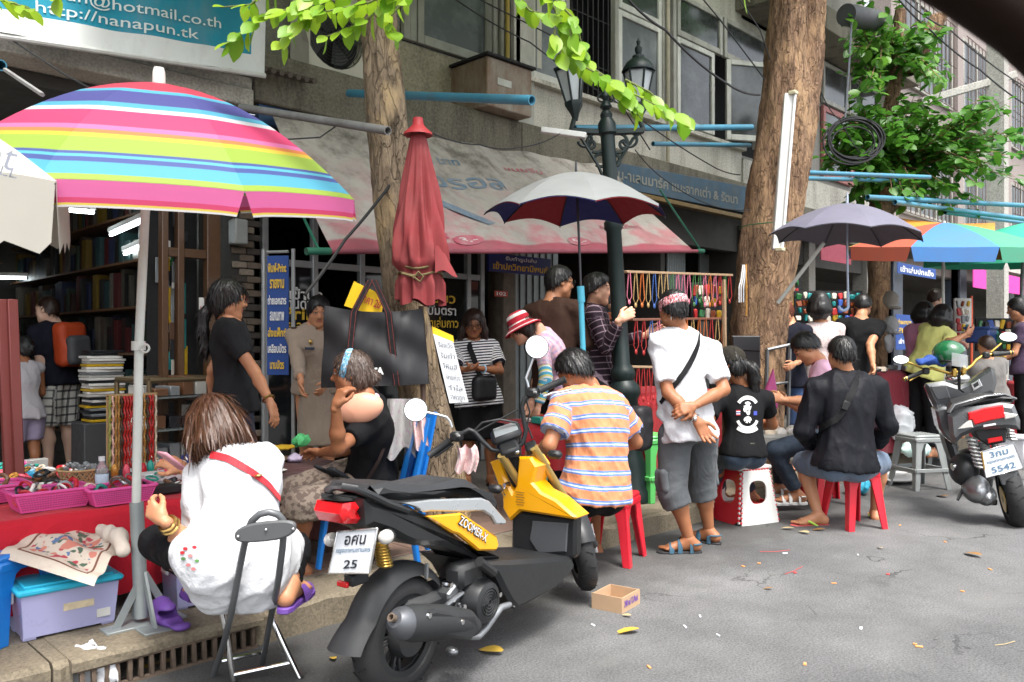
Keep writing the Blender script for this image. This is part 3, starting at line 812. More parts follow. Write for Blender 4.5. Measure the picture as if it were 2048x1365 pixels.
class Head:
 def __init__(s,c,fwd,tilt=None,sc=1.0):
  s.c=Vector(c);s.f=Vector(fwd).normalized();up=Vector(tilt)if tilt is not None else Vector((0,0,1))
  s.r=s.f.cross(up).normalized();s.u=s.r.cross(s.f).normalized();s.sc=sc
  s.rot=np.array([[s.r[i],s.f[i],s.u[i]]for i in range(3)],'f')
 def P(s,x,y,z):return s.c+(s.r*x+s.f*y+s.u*z)*s.sc
 def face(s,neck):
  q=SDF();k=s.sc;e=lambda c,r,kk=.02,**w:q.ell(s.P(*c),tuple(x*k for x in r),kk*k,rot=s.rot,**w)
  c=lambda a,b,ra,rb,kk=.01,**w:q.cone(s.P(*a),s.P(*b),ra*k,rb*k,kk*k,**w)
  e((0,-.012,.028),(.076,.094,.088));e((0,.018,-.028),(.062,.070,.082),.03)
  c((-.022,.045,-.088),(.022,.045,-.088),.026,.026,.03)
  c((0,.060,-.098),(0,.062,-.097),.022,.022,.02)
  c((-.044,.045,-.03),(-.05,.02,-.06),.02,.022,.03);c((.044,.045,-.03),(.05,.02,-.06),.02,.022,.03)
  c((-.034,.073,.024),(.034,.073,.024),.013,.013,.02)
  for sx in(-1,1):e((sx*.031,.096,.006),(.017,.016,.012),.012,sub=True)
  for sx in(-1,1):e((sx*.031,.077,.006),(.0125,.0125,.0115),.003)
  c((0,.078,.012),(0,.100,-.024),.007,.0125,.014);c((-.013,.086,-.03),(.013,.086,-.03),.009,.009,.008)
  c((-.02,.075,-.053),(.02,.075,-.053),.0085,.0085,.01);c((-.016,.074,-.064),(.016,.074,-.064),.0095,.0095,.008)
  for sx in(-1,1):
   e((sx*.078,-.012,-.002),(.010,.020,.031),.008);e((sx*.086,-.004,-.0),(.008,.010,.017),.004,sub=True)
  q.cone(s.P(0,-.018,-.05),neck,.054*k,.056*k,.03)
  return q
 def paint(s,V,lips=(.30,.09,.075),brow=(.012,.009,.008)):
  q=(V-A3(s.c))@s.rot/s.sc;a=np.zeros((len(V),4),'f');x=np.abs(q[:,0]);y=q[:,1];z=q[:,2]
  m=(y>.05)
  def put(mask,col,al):a[mask]=(*col,al)
  put(m&(x<.026-np.abs(z+.0585)*.6)&(np.abs(z+.0585)<.013),lips,.75)
  put(m&(x>.014)&(x<.052)&(np.abs(z-.030-.006*np.cos((x-.033)*60))<.0048),brow,.85)
  put(m&(np.hypot(x-.031,(z-.006)*1.9)<.0135),(.42,.38,.35),.9)
  put(m&(np.hypot(x-.031,z-.006)<.0062),(.008,.006,.005),1)
  put(m&(np.abs(np.hypot(x-.031,(z-.006)*1.7)-.0145)<.0022)&(z>.006),(.02,.012,.01),.8)
  return a
 def hair(s,style='short',vol=.013,n=60,seed=1,low=-.06):
  q=SDF();k=s.sc;v=vol
  q.ell(s.P(0,-.012,.030),tuple((x+v)*k for x in(.076,.094,.088)),.01,rot=s.rot)
  if style in('bob','long','pony','bun','low'):q.ell(s.P(0,-.045,-.02),tuple(x*k for x in(.078+v*.7,.062+v,.085)),.03,rot=s.rot)
  if style=='short':
   q.ell(s.P(0,-.035,-.01),tuple(x*k for x in(.074+v*.4,.065+v*.6,.07)),.03,rot=s.rot)
   q.cut(s.P(0,.060,.055),s.r*0+s.f*.62-s.u*.78);
   if low is not None:q.cut(s.P(0,-.06,low),-s.u)
  else:
   q.ell(s.P(0,.105,-.035),tuple(x*k for x in(.066,.08,.105)),.012,rot=s.rot,sub=True)
  if style=='bob':
   for sx in(-1,1):q.chain([s.P(sx*.080,.0,.03),s.P(sx*.088,.006,-.06),s.P(sx*.070,.012,-.125)],[.03*k,.034*k,.016*k],.03)
   q.chain([s.P(0,-.07,.03),s.P(0,-.085,-.06),s.P(0,-.075,-.13)],[.05*k,.055*k,.03*k],.05)
   for sx in(-1,1):q.chain([s.P(sx*.05,-.06,.0),s.P(sx*.06,-.06,-.07),s.P(sx*.045,-.05,-.14)],[.04*k,.045*k,.022*k],.04)
  if style=='long':
   for sx in(-1,1):q.chain([s.P(sx*.075,-.01,.03),s.P(sx*.094,.0,-.07),s.P(sx*.105,.01,-.17),s.P(sx*.10,.02,-.23)],[.03*k,.034*k,.034*k,.016*k],.03)
   q.chain([s.P(0,-.07,.03),s.P(0,-.09,-.08),s.P(0,-.10,-.22)],[.05*k,.06*k,.045*k],.05)
  if style=='bun':q.ell(s.P(0,-.115,-.03),(.04*k,)*3,.02)
  q.disp=strands(.0035*k,s.P(0,0,.1),s.u,n,seed);q.pad=.01
  return q
def tress(V,F,H,L,n):
 """loose locks lying over the hair, flowing away from the crown"""
 nr=np.zeros_like(V);fn=np.cross(V[F[:,2]]-V[F[:,0]],V[F[:,3]]-V[F[:,1]])
 for k in range(4):np.add.at(nr,F[:,k],fn)
 nr/=np.linalg.norm(nr,axis=1)[:,None]+1e-9;rr=np.random.RandomState(len(V)%97);ix=rr.choice(len(V),min(n,len(V)//3),False)
 p=V[ix];nm=nr[ix];cr=A3(H.P(0,-.05,.13));t=(p-cr)*.7-A3(H.u)*.10+rr.normal(size=p.shape)*.022;t-=nm*(t*nm).sum(1)[:,None];t/=np.linalg.norm(t,axis=1)[:,None]+1e-9
 sd=np.cross(nm,t);L_=L*rr.uniform(.6,1.3,(len(p),1))*H.sc;lf=rr.uniform(-.001,.007,(len(p),1));rows=[]
 for f,w,o in((-.15,.0016,-.002),(.25,.0030,.003),(.65,.0024,.0035),(1.0,.0005,0)):
  c=p+t*L_*f+nm*(o+(lf if f==1.0 else lf*.4 if f>.5 else 0))-A3(H.u)*(L_*.12*f*f);rows+=[c-sd*w*H.sc,c+sd*w*H.sc]
 m=len(p);b=len(V);q=np.concatenate(rows);i=np.arange(m)
 f2=np.concatenate([np.stack([b+2*k*m+i,b+(2*k+1)*m+i,b+(2*k+3)*m+i,b+(2*k+2)*m+i],1)for k in range(3)])
 return np.concatenate([V,q]).astype('f'),np.concatenate([F,f2])
class Person:
 def __init__(s,label,d,neck,pel,face,skin=None,sc=1.0,fem=False,fat=1.0,bend=0.0,h=None,group=None,sw=.185,torso=.49):
  s.sc=sc;s.fem=fem;s.fat=fat;s.skin=skin or SK_T
  s.h=h or max(.008,min(.02,d*.0024));s.d=d
  s.N=W(*neck,d)if len(neck)==2 else W(*neck)
  s.Pv=ik(s.N,pel[0],pel[1],torso*sc,pel[2])
  sp=(s.N-s.Pv).normalized();f=Vector(face).normalized();s.r=f.cross(sp).normalized();s.f=sp.cross(s.r).normalized();s.u=sp
  s.bend=bend;s.sh={k:s.N+s.r*(sx*sw*sc*(.9 if fem else 1))-s.u*.062*sc for k,sx in(('L',-1),('R',1))}
  s.hip={k:s.Pv+s.r*(sx*.088*sc)-s.u*.03*sc for k,sx in(('L',-1),('R',1))}
  s.el={};s.wr={};s.kn={};s.an={};s.hd={};s.ft={}
  g=s.Pv.copy();g.z=0
  s.root=root('person',(g.x,g.y,0),label,'person',group);s.org=s.root.location
  s.body=SDF();s.fine=SDF()
 def spine(s,t):
  m=(s.Pv+s.N)*.5-s.f*s.bend
  return s.Pv*(1-t)**2+m*(2*t*(1-t))+s.N*t**2 if t>=0 else s.Pv+(m-s.Pv).normalized()*(t*(s.N-s.Pv).length)
 def shw(s,kL,kR):
  for k,q in(('L',kL),('R',kR)):
   if q:s.sh[k]=W(*q)
 def arm(s,k,el,wr,hand=None):
  s.el[k]=ik(s.sh[k],el[0],el[1],.275*s.sc,el[2]);s.wr[k]=ik(s.el[k],wr[0],wr[1],.245*s.sc,wr[2]);s.hd[k]=hand
 def armv(s,k,el,wr,hand=None):
  V=lambda q:(s.r*q[0]+s.f*q[1]+s.u*q[2]).normalized()
  s.el[k]=s.sh[k]+V(el)*.275*s.sc;s.wr[k]=s.el[k]+V(wr)*.245*s.sc;s.hd[k]=hand
 def leg(s,k,kn,an,foot=None):
  s.kn[k]=ik(s.hip[k],kn[0],kn[1],.42*s.sc,kn[2]);s.an[k]=ik(s.kn[k],an[0],an[1],.40*s.sc,an[2]);s.ft[k]=foot
 def stand(s,z=0.0,spread=.0,foot=None,step=0.0):
  for k,sx in(('L',-1),('R',1)):
   h=s.hip[k];zz=h.z-z-.08
   fr=Vector((s.f.x,s.f.y,0)).normalized()
   s.kn[k]=Vector((h.x,h.y,z+.08+zz*.49))+fr*(.015+step*sx*.5)+s.r*sx*spread*.5;s.an[k]=Vector((h.x,h.y,z+.08))+fr*(step*sx)-fr*.02+s.r*sx*spread;s.ft[k]=foot or fr
 LV=((0,.150,.112),(.18,.146,.106),(.38,.130,.100),(.58,.142,.108),(.75,.152,.106),(.88,.135,.085))
 LVF=((0,.155,.112),(.18,.140,.102),(.38,.114,.090),(.58,.126,.102),(.72,.134,.110),(.88,.115,.075))
 def torso(s,q,inf=0.0,t0=0.0,t1=1.0,k=.05,flare=0.0,tag=None,low=None):
  lv=s.LVF if s.fem else s.LV
  L=[x for x in lv if t0-1e-6<=x[0]<=t1]
  if t0<0:L=[(t0,lv[0][1]+flare,lv[0][2]+flare),(t0*.5,lv[0][1]+flare*.5,lv[0][2]+flare*.5)]+L
  for i,(t,w,dp)in enumerate(L):
   w=w*s.sc*s.fat+inf;dp=dp*s.sc*s.fat+inf;c=s.spine(t)
   q.cone(c-s.r*(w-dp*.92),c+s.r*(w-dp*.92),dp*.92,dp*.92,k)
  return q
 def make(s,head=None,look=None,tilt=None,hsc=None,feet=True,hands=True,bodyextra=None,lips=(.30,.09,.075)):
  q=s.body;sc=s.sc;th=1+.5*(s.fat-1);g=.88 if s.fem else 1.0
  s.torso(q)
  for k in 'LR':
   q.cone(s.N-s.u*.03*sc,s.sh[k],.045*sc,.052*sc*g,.05)
   if k in s.el:
    q.cone(s.sh[k],s.el[k],.051*sc*g*th,.039*sc*g,.03);q.cone(s.el[k],s.el[k]*.65+s.wr[k]*.35,.038*sc*g,.040*sc*g*th,.02);q.cone(s.el[k]*.65+s.wr[k]*.35,s.wr[k],.040*sc*g*th,.026*sc*g,.02)
   if k in s.kn:
    q.cone(s.hip[k],s.kn[k],.088*sc*th,.055*sc,.04);c=s.kn[k]*.68+s.an[k]*.32
    bk=(s.an[k]-s.kn[k]).normalized();bk=(s.hip[k]-s.an[k])-bk*(s.hip[k]-s.an[k]).dot(bk);bk=bk.normalized()*.012 if bk.length>.02 else-s.f*.012
    q.cone(s.kn[k],c+bk,.053*sc,.054*sc*g,.03);q.cone(c+bk,s.an[k],.054*sc*g,.034*sc,.03)
  q.cone(s.N-s.u*.04*sc,s.N+s.u*.05*sc,.062*sc,.054*sc,.04)
  if bodyextra:bodyextra(q)
  Vs=[];Fs=[];As=[];nv=0
  def put(V,F,a=None):
   nonlocal nv
   Vs.append(V);Fs.append(F+nv);As.append(np.zeros((len(V),4),'f')if a is None else a);nv+=len(V)
  put(*q.mesh(s.h))
  s.H=None
  if head is not None:
   hk=hsc or sc
   s.H=Head(W(*head),look,tilt,hk);V,F=s.H.face(s.N+s.u*.01).mesh(max(.0042,s.h*.5));put(V,F,s.H.paint(V,lips))
  fq=SDF();any_=False
  for k,sx in(('L',1),('R',-1)):
   if hands and k in s.wr and s.hd.get(k)is not None:
    f,p,curl=s.hd[k][:3];hand(fq,s.wr[k],f,p,-sx,curl,sc*g,*(s.hd[k][3:]));any_=True
   elif hands and k in s.wr:
    f=(s.wr[k]-s.el[k]).normalized();hand(fq,s.wr[k],f,-s.f*.2-s.r*(-sx)*1.0,-sx,.4,sc*g);any_=True
  if any_:put(*fq.mesh(max(.0036,s.h*.42)))
  fq=SDF();any_=False
  if feet:
   for k,sx in(('L',-1),('R',1)):
    if k in s.an:
     any_=True;a=s.an[k];f=Vector(s.ft.get(k)or s.f).normalized();rt=f.cross(Vector((0,0,1))).normalized();dn=(rt.cross(f)).normalized()*-1
     heel=a-f*.045*sc+dn*.045*sc;ball=a+f*.12*sc+dn*.055*sc
     fq.cone(a,heel,.034*sc,.030*sc,.02);fq.cone(heel,ball,.028*sc,.022*sc,.03);fq.cone(a+dn*.012,ball,.032*sc,.020*sc,.03);fq.cone(ball-rt*.018*sc,ball+rt*.020*sc,.021*sc,.019*sc,.02)
     for i in range(5):fq.cone(ball+rt*(-sx)*(.026-.0135*i)*sc,ball+rt*(-sx)*(.030-.0150*i)*sc+f*(.062-.006*i*1.3)*sc+dn*.006*sc,.0125*sc,(.0115 if i==0 else.0085)*sc,.006)
  if any_:put(*fq.mesh(max(.005,s.h*.5)))
  V=np.concatenate(Vs)-A3(s.org);s.bodyo=np_mesh('body',V,np.concatenate(Fs),s.skin,s.root,{'paint':np.concatenate(As)})
  return s
 def sdf(s,name,q,mat,h=None,attrs=True,parent=None,tl=.04,tn=600):
  V,F=q.mesh(h or s.h)
  if name=='hair' and s.d<8:V,F=tress(V,F,s.H,tl,tn)
  if name in('blouse','shirt','jacket','tshirt'):s.bv=BVHTree.FromPolygons([tuple(x)for x in V],[tuple(x)for x in F])
  at={}
  if attrs:
   at=s.coords(V)
  return np_mesh(name,V-A3(s.org),F,mat,parent or s.root,at)
 def coords(s,V):
  """print coordinates: along the trunk, across it, front; sleeves and legs get their own run"""
  ts=np.linspace(-.6,1.0,60);pts=np.array([tuple(s.spine(t))for t in ts],'f');Ls=ts*(s.N-s.Pv).length
  d2=((V[:,None,:]-pts[None])**2).sum(-1);j=d2 .argmin(1);dt=np.sqrt(d2 .min(1))/(.15*s.sc*s.fat)
  q=V-pts[j];tang=np.gradient(pts,axis=0);tang/=np.linalg.norm(tang,axis=1)[:,None]
  ax=Ls[j]+(q*tang[j]).sum(1);lat=q@A3(s.r);fr=q@A3(s.f)
  for k,sx in(('L',-1),('R',1)):
   for(a,b,r,base)in((s.sh[k],s.el.get(k),.055,1.0),(s.el.get(k),s.wr.get(k),.05,1.0+.275*s.sc),(s.hip[k],s.kn.get(k),.09,2.0),(s.kn.get(k),s.an.get(k),.06,2.0+.42*s.sc)):
    if a is None or b is None:continue
    a_,b_=A3(a),A3(b);ba=b_-a_;L=np.linalg.norm(ba);t=((V-a_)@ba)/L/L;tc=np.clip(t,0,1)
    e=V-a_-ba*tc[:,None];dd=np.linalg.norm(e,axis=1)/(r*1.25*s.sc)
    m=(dd<dt)&(t>(.18 if base==1.0 else-.1))&((base!=2.0)|(t>.15))
    x=np.cross(ba/L,A3(s.u));nx=np.linalg.norm(x);x=x/nx if nx>.2 else A3(s.r)
    ax=np.where(m,base+t*L,ax);lat=np.where(m,e@x+3*sx,lat);fr=np.where(m,5.0,fr);dt=np.where(m,dd,dt)
  return{'ax':ax,'lat':lat,'fr':fr}
 def shirt(s,mat,sleeve=.55,hem=-.12,loose=.014,flare=.012,name='shirt',neck=.066,fold=.008,seed=0,collar=False,sl=.012,kf=.05,ff=24,sleeveflare=.0):
  q=SDF();sc=s.sc;g=.9 if s.fem else 1.0;th=1+.5*(s.fat-1)
  s.torso(q,loose,hem,.97,kf,flare);q.cut(s.spine(hem),s.spine(hem)-s.spine(hem+.1))
  for k in 'LR':
   q.cone(s.N-s.u*.035*sc,s.sh[k],.05*sc,.056*sc*g+sl*.6,.06)
   if sleeve>0 and k in s.el:
    if sleeve<=1:q.cone(s.sh[k],s.sh[k].lerp(s.el[k],sleeve),.054*sc*g*th+sl,.047*sc*g*th+sl*1.3+sleeveflare,.04,end=True)
    else:
     q.cone(s.sh[k],s.el[k],.054*sc*g*th+sl,.045*sc*g+sl*1.1,.04);q.cone(s.el[k],s.el[k].lerp(s.wr[k],sleeve-1),.045*sc*g+sl*1.1,.036*sc*g+sl,.02,end=True)
  if neck:q.cone(s.N-s.u*.005+s.f*.012,s.N+s.u*.12+s.f*.03,neck*sc,neck*1.3*sc,.008,sub=True)
  if collar:
   for i in range(9):
    a0=2*math.pi*i/9;a1=2*math.pi*(i+1)/9;fx=lambda a:s.N+s.u*(.022-.012*math.cos(a))+(s.r*math.sin(a)*.064+s.f*(math.cos(a)*.062+.01))*sc
    q.cone(fx(a0),fx(a1),.014,.014,.008)
  q.disp=folds(fold,ff,seed,tuple(s.u));q.pad=.02
  return s.sdf(name,q,mat,s.h*.9)
 def trousers(s,mat,to=.95,loose=.014,name='trousers',top=.16,fold=.007,seed=3,flare=.0,k=.04,wide=0.0):
  q=SDF();sc=s.sc;th=1+.5*(s.fat-1)
  s.torso(q,.004+loose*.3,0.0,top,.05)
  for kk in 'LR':
   a,b,c=s.hip[kk],s.kn.get(kk),s.an.get(kk)
   if b is None:continue
   if to<=1:q.cone(a,a.lerp(b,to),.092*sc*th+loose*.6,(.092+(.058-.092)*to)*sc+loose+flare,k,end=True)
   else:
    q.cone(a,b,.092*sc*th+loose*.6,.060*sc+loose,k);q.cone(b,b.lerp(c,to-1),.060*sc+loose,(.060+(.038-.060)*(to-1))*sc+loose+flare,.03,end=True)
  q.disp=folds(fold,22,seed,(0,0,1),.8);q.pad=.02
  return s.sdf(name,q,mat,s.h*.9)
 def hair(s,mat,style='short',name='hair',vol=.013,n=60,seed=1,extra=None,low=-.06):
  q=s.H.hair(style,vol,n,seed,low)
  if extra:extra(q,s.H)
  return s.sdf(name,q,mat,max(.0048,s.h*.55),attrs=False,tl={'short':.034,'bun':.028,'low':.045}.get(style,.075),tn=int(900 if s.d<5.5 else 500))
 def ribbon(s,name,pts,w,mat,th=.004,nrm=None,n=24):
  """a strap laid over the clothes through the given places"""
  pts=[Vector(p)for p in pts];b=MB()
  def cr(t):
   m=len(pts)-1;i=min(int(t*m),m-1);f=t*m-i;p0,p1,p2,p3=pts[max(i-1,0)],pts[i],pts[i+1],pts[min(i+2,m)]
   return.5*((2*p1)+(p2-p0)*f+(2*p0-5*p1+4*p2-p3)*f*f+(3*p1-p0-3*p2+p3)*f**3)
  c=(s.Pv+s.N)*.5;vs=[];fs=[]
  for i in range(n+1):
   p=cr(i/n);t=(cr(min(1,i/n+.02))-cr(max(0,i/n-.02))).normalized()
   o=(Vector(nrm)if nrm is not None else(p-s.spine(max(0,min(1,(p-s.Pv).dot(s.u)/(s.N-s.Pv).length)))));o=(o-t*o.dot(t)).normalized();x=t.cross(o)
   for a,e in((-1,0),(1,0),(1,1),(-1,1)):vs.append(p+x*(a*w/2)+o*(e*th)-s.org)
  for i in range(n):
   for q in range(4):fs.append((i*4+q,i*4+(q+1)%4,i*4+4+(q+1)%4,i*4+4+q))
  fs+=[(0,1,2,3),(n*4,n*4+1,n*4+2,n*4+3)]
  b.add(vs,fs);return b.build(name,mat,s.root,60)
 def on(s,t,lat,front,push=.0):
  """place on the trunk's surface: t along the spine, lat across (-1..1 of half width), front +1 / back -1"""
  lv=s.LVF if s.fem else s.LV
  w=np.interp(t,[x[0]for x in lv],[x[1]for x in lv])*s.sc*s.fat;dp=np.interp(t,[x[0]for x in lv],[x[2]for x in lv])*s.sc*s.fat
  a=max(-1,min(1,lat));x=w*a;ex=max(0,abs(x)-(w-dp));y=math.sqrt(max(0,dp*dp-ex*ex))
  return s.spine(t)+s.r*(x+(push*a if abs(a)>.8 else 0))+s.f*front*(y+push)
 def hit(s,u,v,push=.006):
  """the garment's surface under a sight line"""
  r=(W(u,v,1)-CAM).normalized();q=s.bv.ray_cast(CAM,r)
  return q[0]+q[1]*(push if q[1].dot(r)<0 else-push)if q[0]is not None else None
 def laid(s,name,px,w,mat,n=24,th=.004):
  """a strap lying on the garment along the given sight lines"""
  P=[];m=len(px)-1
  for i in range(n+1):
   t=i/n*m;k=min(int(t),m-1);f=t-k;h=s.hit(px[k][0]*(1-f)+px[k+1][0]*f,px[k][1]*(1-f)+px[k+1][1]*f)
   if h is not None:P.append(h)
  for _ in range(3):P=[P[0]]+[(a+b*2+c)*.25 for a,b,c in zip(P,P[1:],P[2:])]+[P[-1]]
  return s.ribbon(name,P,w,mat,th,None,n)
 def blot(s,name,u,v,ru,rv,mat,k=10,push=.003,ph=0.0):
  P=[s.hit(u+ru*math.cos(6.2832*i/k+ph),v+rv*math.sin(6.2832*i/k+ph),push)for i in range(k)];P=[q-s.org for q in P if q is not None]
  if len(P)<3:return None
  b=MB();c=sum(P,Vector())/len(P);b.add([c]+P,[(0,i+1,(i+1)%len(P)+1)for i in range(len(P))]);return b.build(name,mat,s.root,60)
 def shoes(s,mat,name='sandal',strap=None,smat=None):
  for k,sx in(('L',-1),('R',1)):
   if k not in s.an:continue
   a=s.an[k];f=Vector(s.ft.get(k)or s.f).normalized();rt=f.cross(Vector((0,0,1))).normalized();up=rt.cross(f).normalized();sc=s.sc
   b=MB();o=s.org
   pts=[]
   for(y,w)in((-.085,.0),(-.08,.022),(-.05,.034),(.0,.032),(.06,.036),(.12,.047),(.17,.044),(.2,.028),(.212,0)):pts.append((y,w))
   poly=[a+f*y*sc+rt*w*sc-up*.100*sc-o for y,w in pts]+[a+f*y*sc-rt*w*sc-up*.100*sc-o for y,w in pts[::-1][1:-1]]
   b.prism(poly,up*.024*sc,.004)
   sh=b.build(name,mat,s.root)
   if strap:
    st=MB()
    def arc(y0,y1,h,w,r_,n=9):
     ps=[a+f*((y0+(y1-y0)*i/n))*sc+rt*(w*math.cos(math.pi*i/n))*sc+up*(-.085+h*math.sin(math.pi*i/n))*sc-o for i in range(n+1)]
     st.tube(ps,r_,6,flat=.35)
    if strap=='sport':
     arc(.11,.12,.052,.046,.020);arc(.055,.065,.075,.042,.018);arc(-.01,-.01,.10,.04,.014)
     ps=[a+f*(-.02-.05*math.sin(math.pi*i/8))*sc+rt*(.038*math.cos(math.pi*i/8))*sc-up*.03*sc-o for i in range(9)];st.tube(ps,.016,6,flat=.4)
    if strap=='flip':
     tp=a+f*.13*sc+rt*(-sx*.012)*sc-up*.058*sc-o
     for e in(-1,1):st.tube([tp-up*.02,tp,a+f*.08*sc+rt*e*.03*sc-up*.047*sc-o,a+f*.02*sc+rt*e*.038*sc-up*.082*sc-o],.0085,6)
    if strap=='clog':
     st.grid(lambda i,j:a+f*(.04+.165*j-.02*abs(i-.5))*sc+rt*((.052-.020*j*j)*math.cos(math.pi*i))*sc+up*(-.088+(.085-.05*j)*math.sin(math.pi*i))*sc-o,10,6)
    st.build('strap',smat or mat,sh,50)
    # the people of the market
C_WHITE=cloth('white cotton',(.60,.61,.63));C_BLACK=cloth('black jersey',(.010,.010,.011));C_NAVY=cloth('navy knit',(.011,.012,.020),.8)
C_CHAR=cloth('charcoal jersey',(.022,.023,.025));C_DENIM=cloth('dark denim',(.030,.045,.068),pat=spots(9,(.075,.10,.135),.5,.2,.6));C_BLUE=cloth('blue denim',(.035,.07,.16))
C_KHAKI=cloth('khaki uniform',(.30,.235,.18));C_BROWN=cloth('brown shirt',(.045,.024,.017));C_GREYSH=cloth('grey cargo cloth',(.085,.092,.098));C_SLATE=cloth('slate blue shorts',(.11,.15,.21))
C_PINKT=cloth('light pink jersey',(.72,.42,.55));C_YELLOW=cloth('pale yellow jersey',(.74,.74,.24));C_PINK2=cloth('rose jersey',(.66,.28,.42))
C_ORANGE=cloth('apricot striped polo',(.60,.22,.10),pat=bands('ax',.073,[(0,None),(.30,(.11,.20,.48)),(.42,(.50,.58,.70)),(.52,(.11,.20,.48)),(.66,None)]))
C_STRIPE=cloth('navy and white striped blouse',(.80,.79,.77),pat=bands('ax',.024,[(0,None),(.5,(.02,.022,.04))]))
C_PLAIDD=cloth('dark plaid flannel',(.022,.014,.02),pat=plaid(.05,.05,.08,(.30,.22,.26),alpha=.6))
C_PLAIDP=cloth('pink plaid shirt',(.62,.36,.42),pat=plaid(.045,.045,.22,(.30,.26,.45),(.62,.55,.6),.6))
C_PLAIDW=cloth('white plaid shorts',(.62,.60,.55),pat=plaid(.075,.075,.13,(.02,.02,.025),alpha=.8))
C_TAN=cloth('tan patterned cotton',(.30,.24,.19),pat=spots(38,(.12,.085,.07),.5,.06,.8));C_DOTS=cloth('pale speckled blouse',(.60,.50,.48),pat=spots(70,(.36,.22,.24),.55,.05,.6))
C_SLV=cloth('blue and yellow print sleeve',(.10,.42,.60),pat=bands('ax',.05,[(0,None),(.5,(.72,.66,.18)),(.75,(.75,.75,.7))]))
C_LEG=cloth('black leggings',(.008,.008,.009),.7);C_RED=cloth('red webbing',(.55,.02,.03),.6);C_STRAP=cloth('black webbing',(.012,.012,.013),.6,weave=500)
C_OLIVE=cloth('olive canvas belt',(.06,.065,.045));M_LEATHER=M('brown belt leather',(.16,.06,.03),.5,var=.3,bump=.2)
M_RUB=M('dark rubber',(.018,.018,.02),.7,var=.2);M_TEAL=M('teal sandal webbing',(.03,.08,.12),.7,var=.2);M_PURPLE=M('purple foam rubber',(.14,.06,.30),.6,var=.1)
M_STEELW=M('polished steel',(.6,.6,.6),.25,1,var=.05);M_GOLDW=M('gilt bracelet',(.55,.36,.12),.3,1,var=.1)
C_HEADB=cloth('red bandana print',(.50,.10,.12),pat=spots(130,(.75,.62,.62),.5,.05,.8));C_CAP=cloth('dark olive cap',(.028,.025,.02))
C_HAT=cloth('red striped hat',(.42,.012,.03),pat=lambda t,c:t.mix(t.math('LESS_THAN',t.math('FRACT',t.math('MULTIPLY',t.attr('ring'),1.0)),.22),c,(.72,.66,.64)))
def wristband(p,k,mat,name='bracelet',off=.03,r=.033,th=.006):
 d=(p.wr[k]-p.el[k]).normalized();b=MB();b.torus(p.wr[k]-d*off*p.sc-p.org,r*p.sc,th,d,18,6);return b.build(name,mat,p.root)
p=Person('woman in white batwing blouse with red strap seated on folding chair',3.38,(478,905),(478,1112,-1),D(-.62,.78),SK_T,.98,True,1.05,.05,sw=.17,torso=.455)
lady=p;p.shw((404,950,3.34),(530,922,3.44))
p.arm('L',(398,1100,-1),(326,1040,-1),(D(-.75,.35,.45),D(.5,.8,-.2),.75));p.arm('R',(420,1010,1),(368,938,1),(D(-.7,.1,.3),D(-.2,.6,-.6),.6))
p.leg('L',(314,1086,1),(405,1165,1),D(-.6,.7));p.leg('R',(590,1098,1),(580,1166,-1),D(.1,.95))
p.make((424,852,3.36),D(-.75,.55,-.42),D(-.12,.1,1),hsc=1.0)
q=SDF();p.torso(q,.020,0,.90,.06);zc=W(480,1166,3.2).z
for dz in(.02,-.10):q.cone(p.Pv-p.r*.055+UP*dz+p.f*.03,p.Pv+p.r*.075+UP*dz+p.f*.03,.118,.125,.08)
q.ell(W(552,1092,3.34),(.11,.11,.10),.08);q.cone(p.hip['L'],p.hip['L'].lerp(p.kn['L'],.36),.122,.10,.05);q.cone(p.hip['R'],p.hip['R'].lerp(p.kn['R'],.35),.115,.10,.06);q.cut((0,0,zc),(-.02,-.02,-1))
for k in 'LR':q.cone(p.N-p.u*.06,p.sh[k],.05,.062,.06)
q.cone(p.sh['L'],p.sh['L'].lerp(p.el['L'],.92),.062,.075,.06,end=True);q.cone(p.sh['L']-p.u*.12,p.sh['L'].lerp(p.el['L'],.8)+p.r*.03,.05,.05,.09);q.cone(p.sh['R'],p.sh['R'].lerp(p.el['R'],.95),.062,.075,.06,end=True)
q.cone(p.sh['R']-p.u*.12,p.el['R'],.05,.05,.08)
q.cone(p.N+p.u*.0-p.f*.0,p.N+p.u*.12+p.f*.03,.085,.10,.008,sub=True)
q.disp=folds(.011,17,5,tuple(p.u));q.pad=.02
C_BLOUSE=cloth('white crinkled blouse',(.58,.59,.61),pat=None,weave=160,bumpn=.5)
p.sdf('blouse',q,C_BLOUSE,.0085)
p.trousers(C_LEG,1.85,.008,'leggings')
p.hair(H_BROWN,'bob',vol=.013,n=80,seed=4)
p.laid('bag_strap',[(424,912),(455,918),(500,944),(535,970),(556,998)],.028,C_RED)
b=MB();c=p.hit(512,952,.014)-p.org;b.bar(c-RGT*.012,c+RGT*.012,.034,.006,.002,up=UP);b.build('buckle',M_GOLDW,p.root)
for i,(u,v)in enumerate(((372,1098),(382,1112),(368,1118),(390,1095),(378,1130),(395,1122),(366,1106),(388,1138))):p.blot('embroidery',u,v,5,3.5,M(('red','pink','green')[i%3]+' embroidery',((.5,.02,.03),(.6,.2,.2),(.08,.2,.06))[i%3],.8),7)
wristband(p,'L',M_GOLDW);wristband(p,'L',M_GOLDW,off=.05,r=.035)
p.shoes(M_PURPLE,'clog','clog',M_PURPLE)
p=Person('older woman in black top and blue headband, hand at mouth, on blue chair',4.35,(732,806),(742,950,1),D(-1,-.12),SK_B,.95,True,1.15,.03,sw=.17)
p2=p
p.arm('L',(676,896,-1),(672,812,0 or-1),(D(.35,.05,.9),D(.5,.6,-.2),1.0));p.arm('R',(690,900,1),(640,905,1))
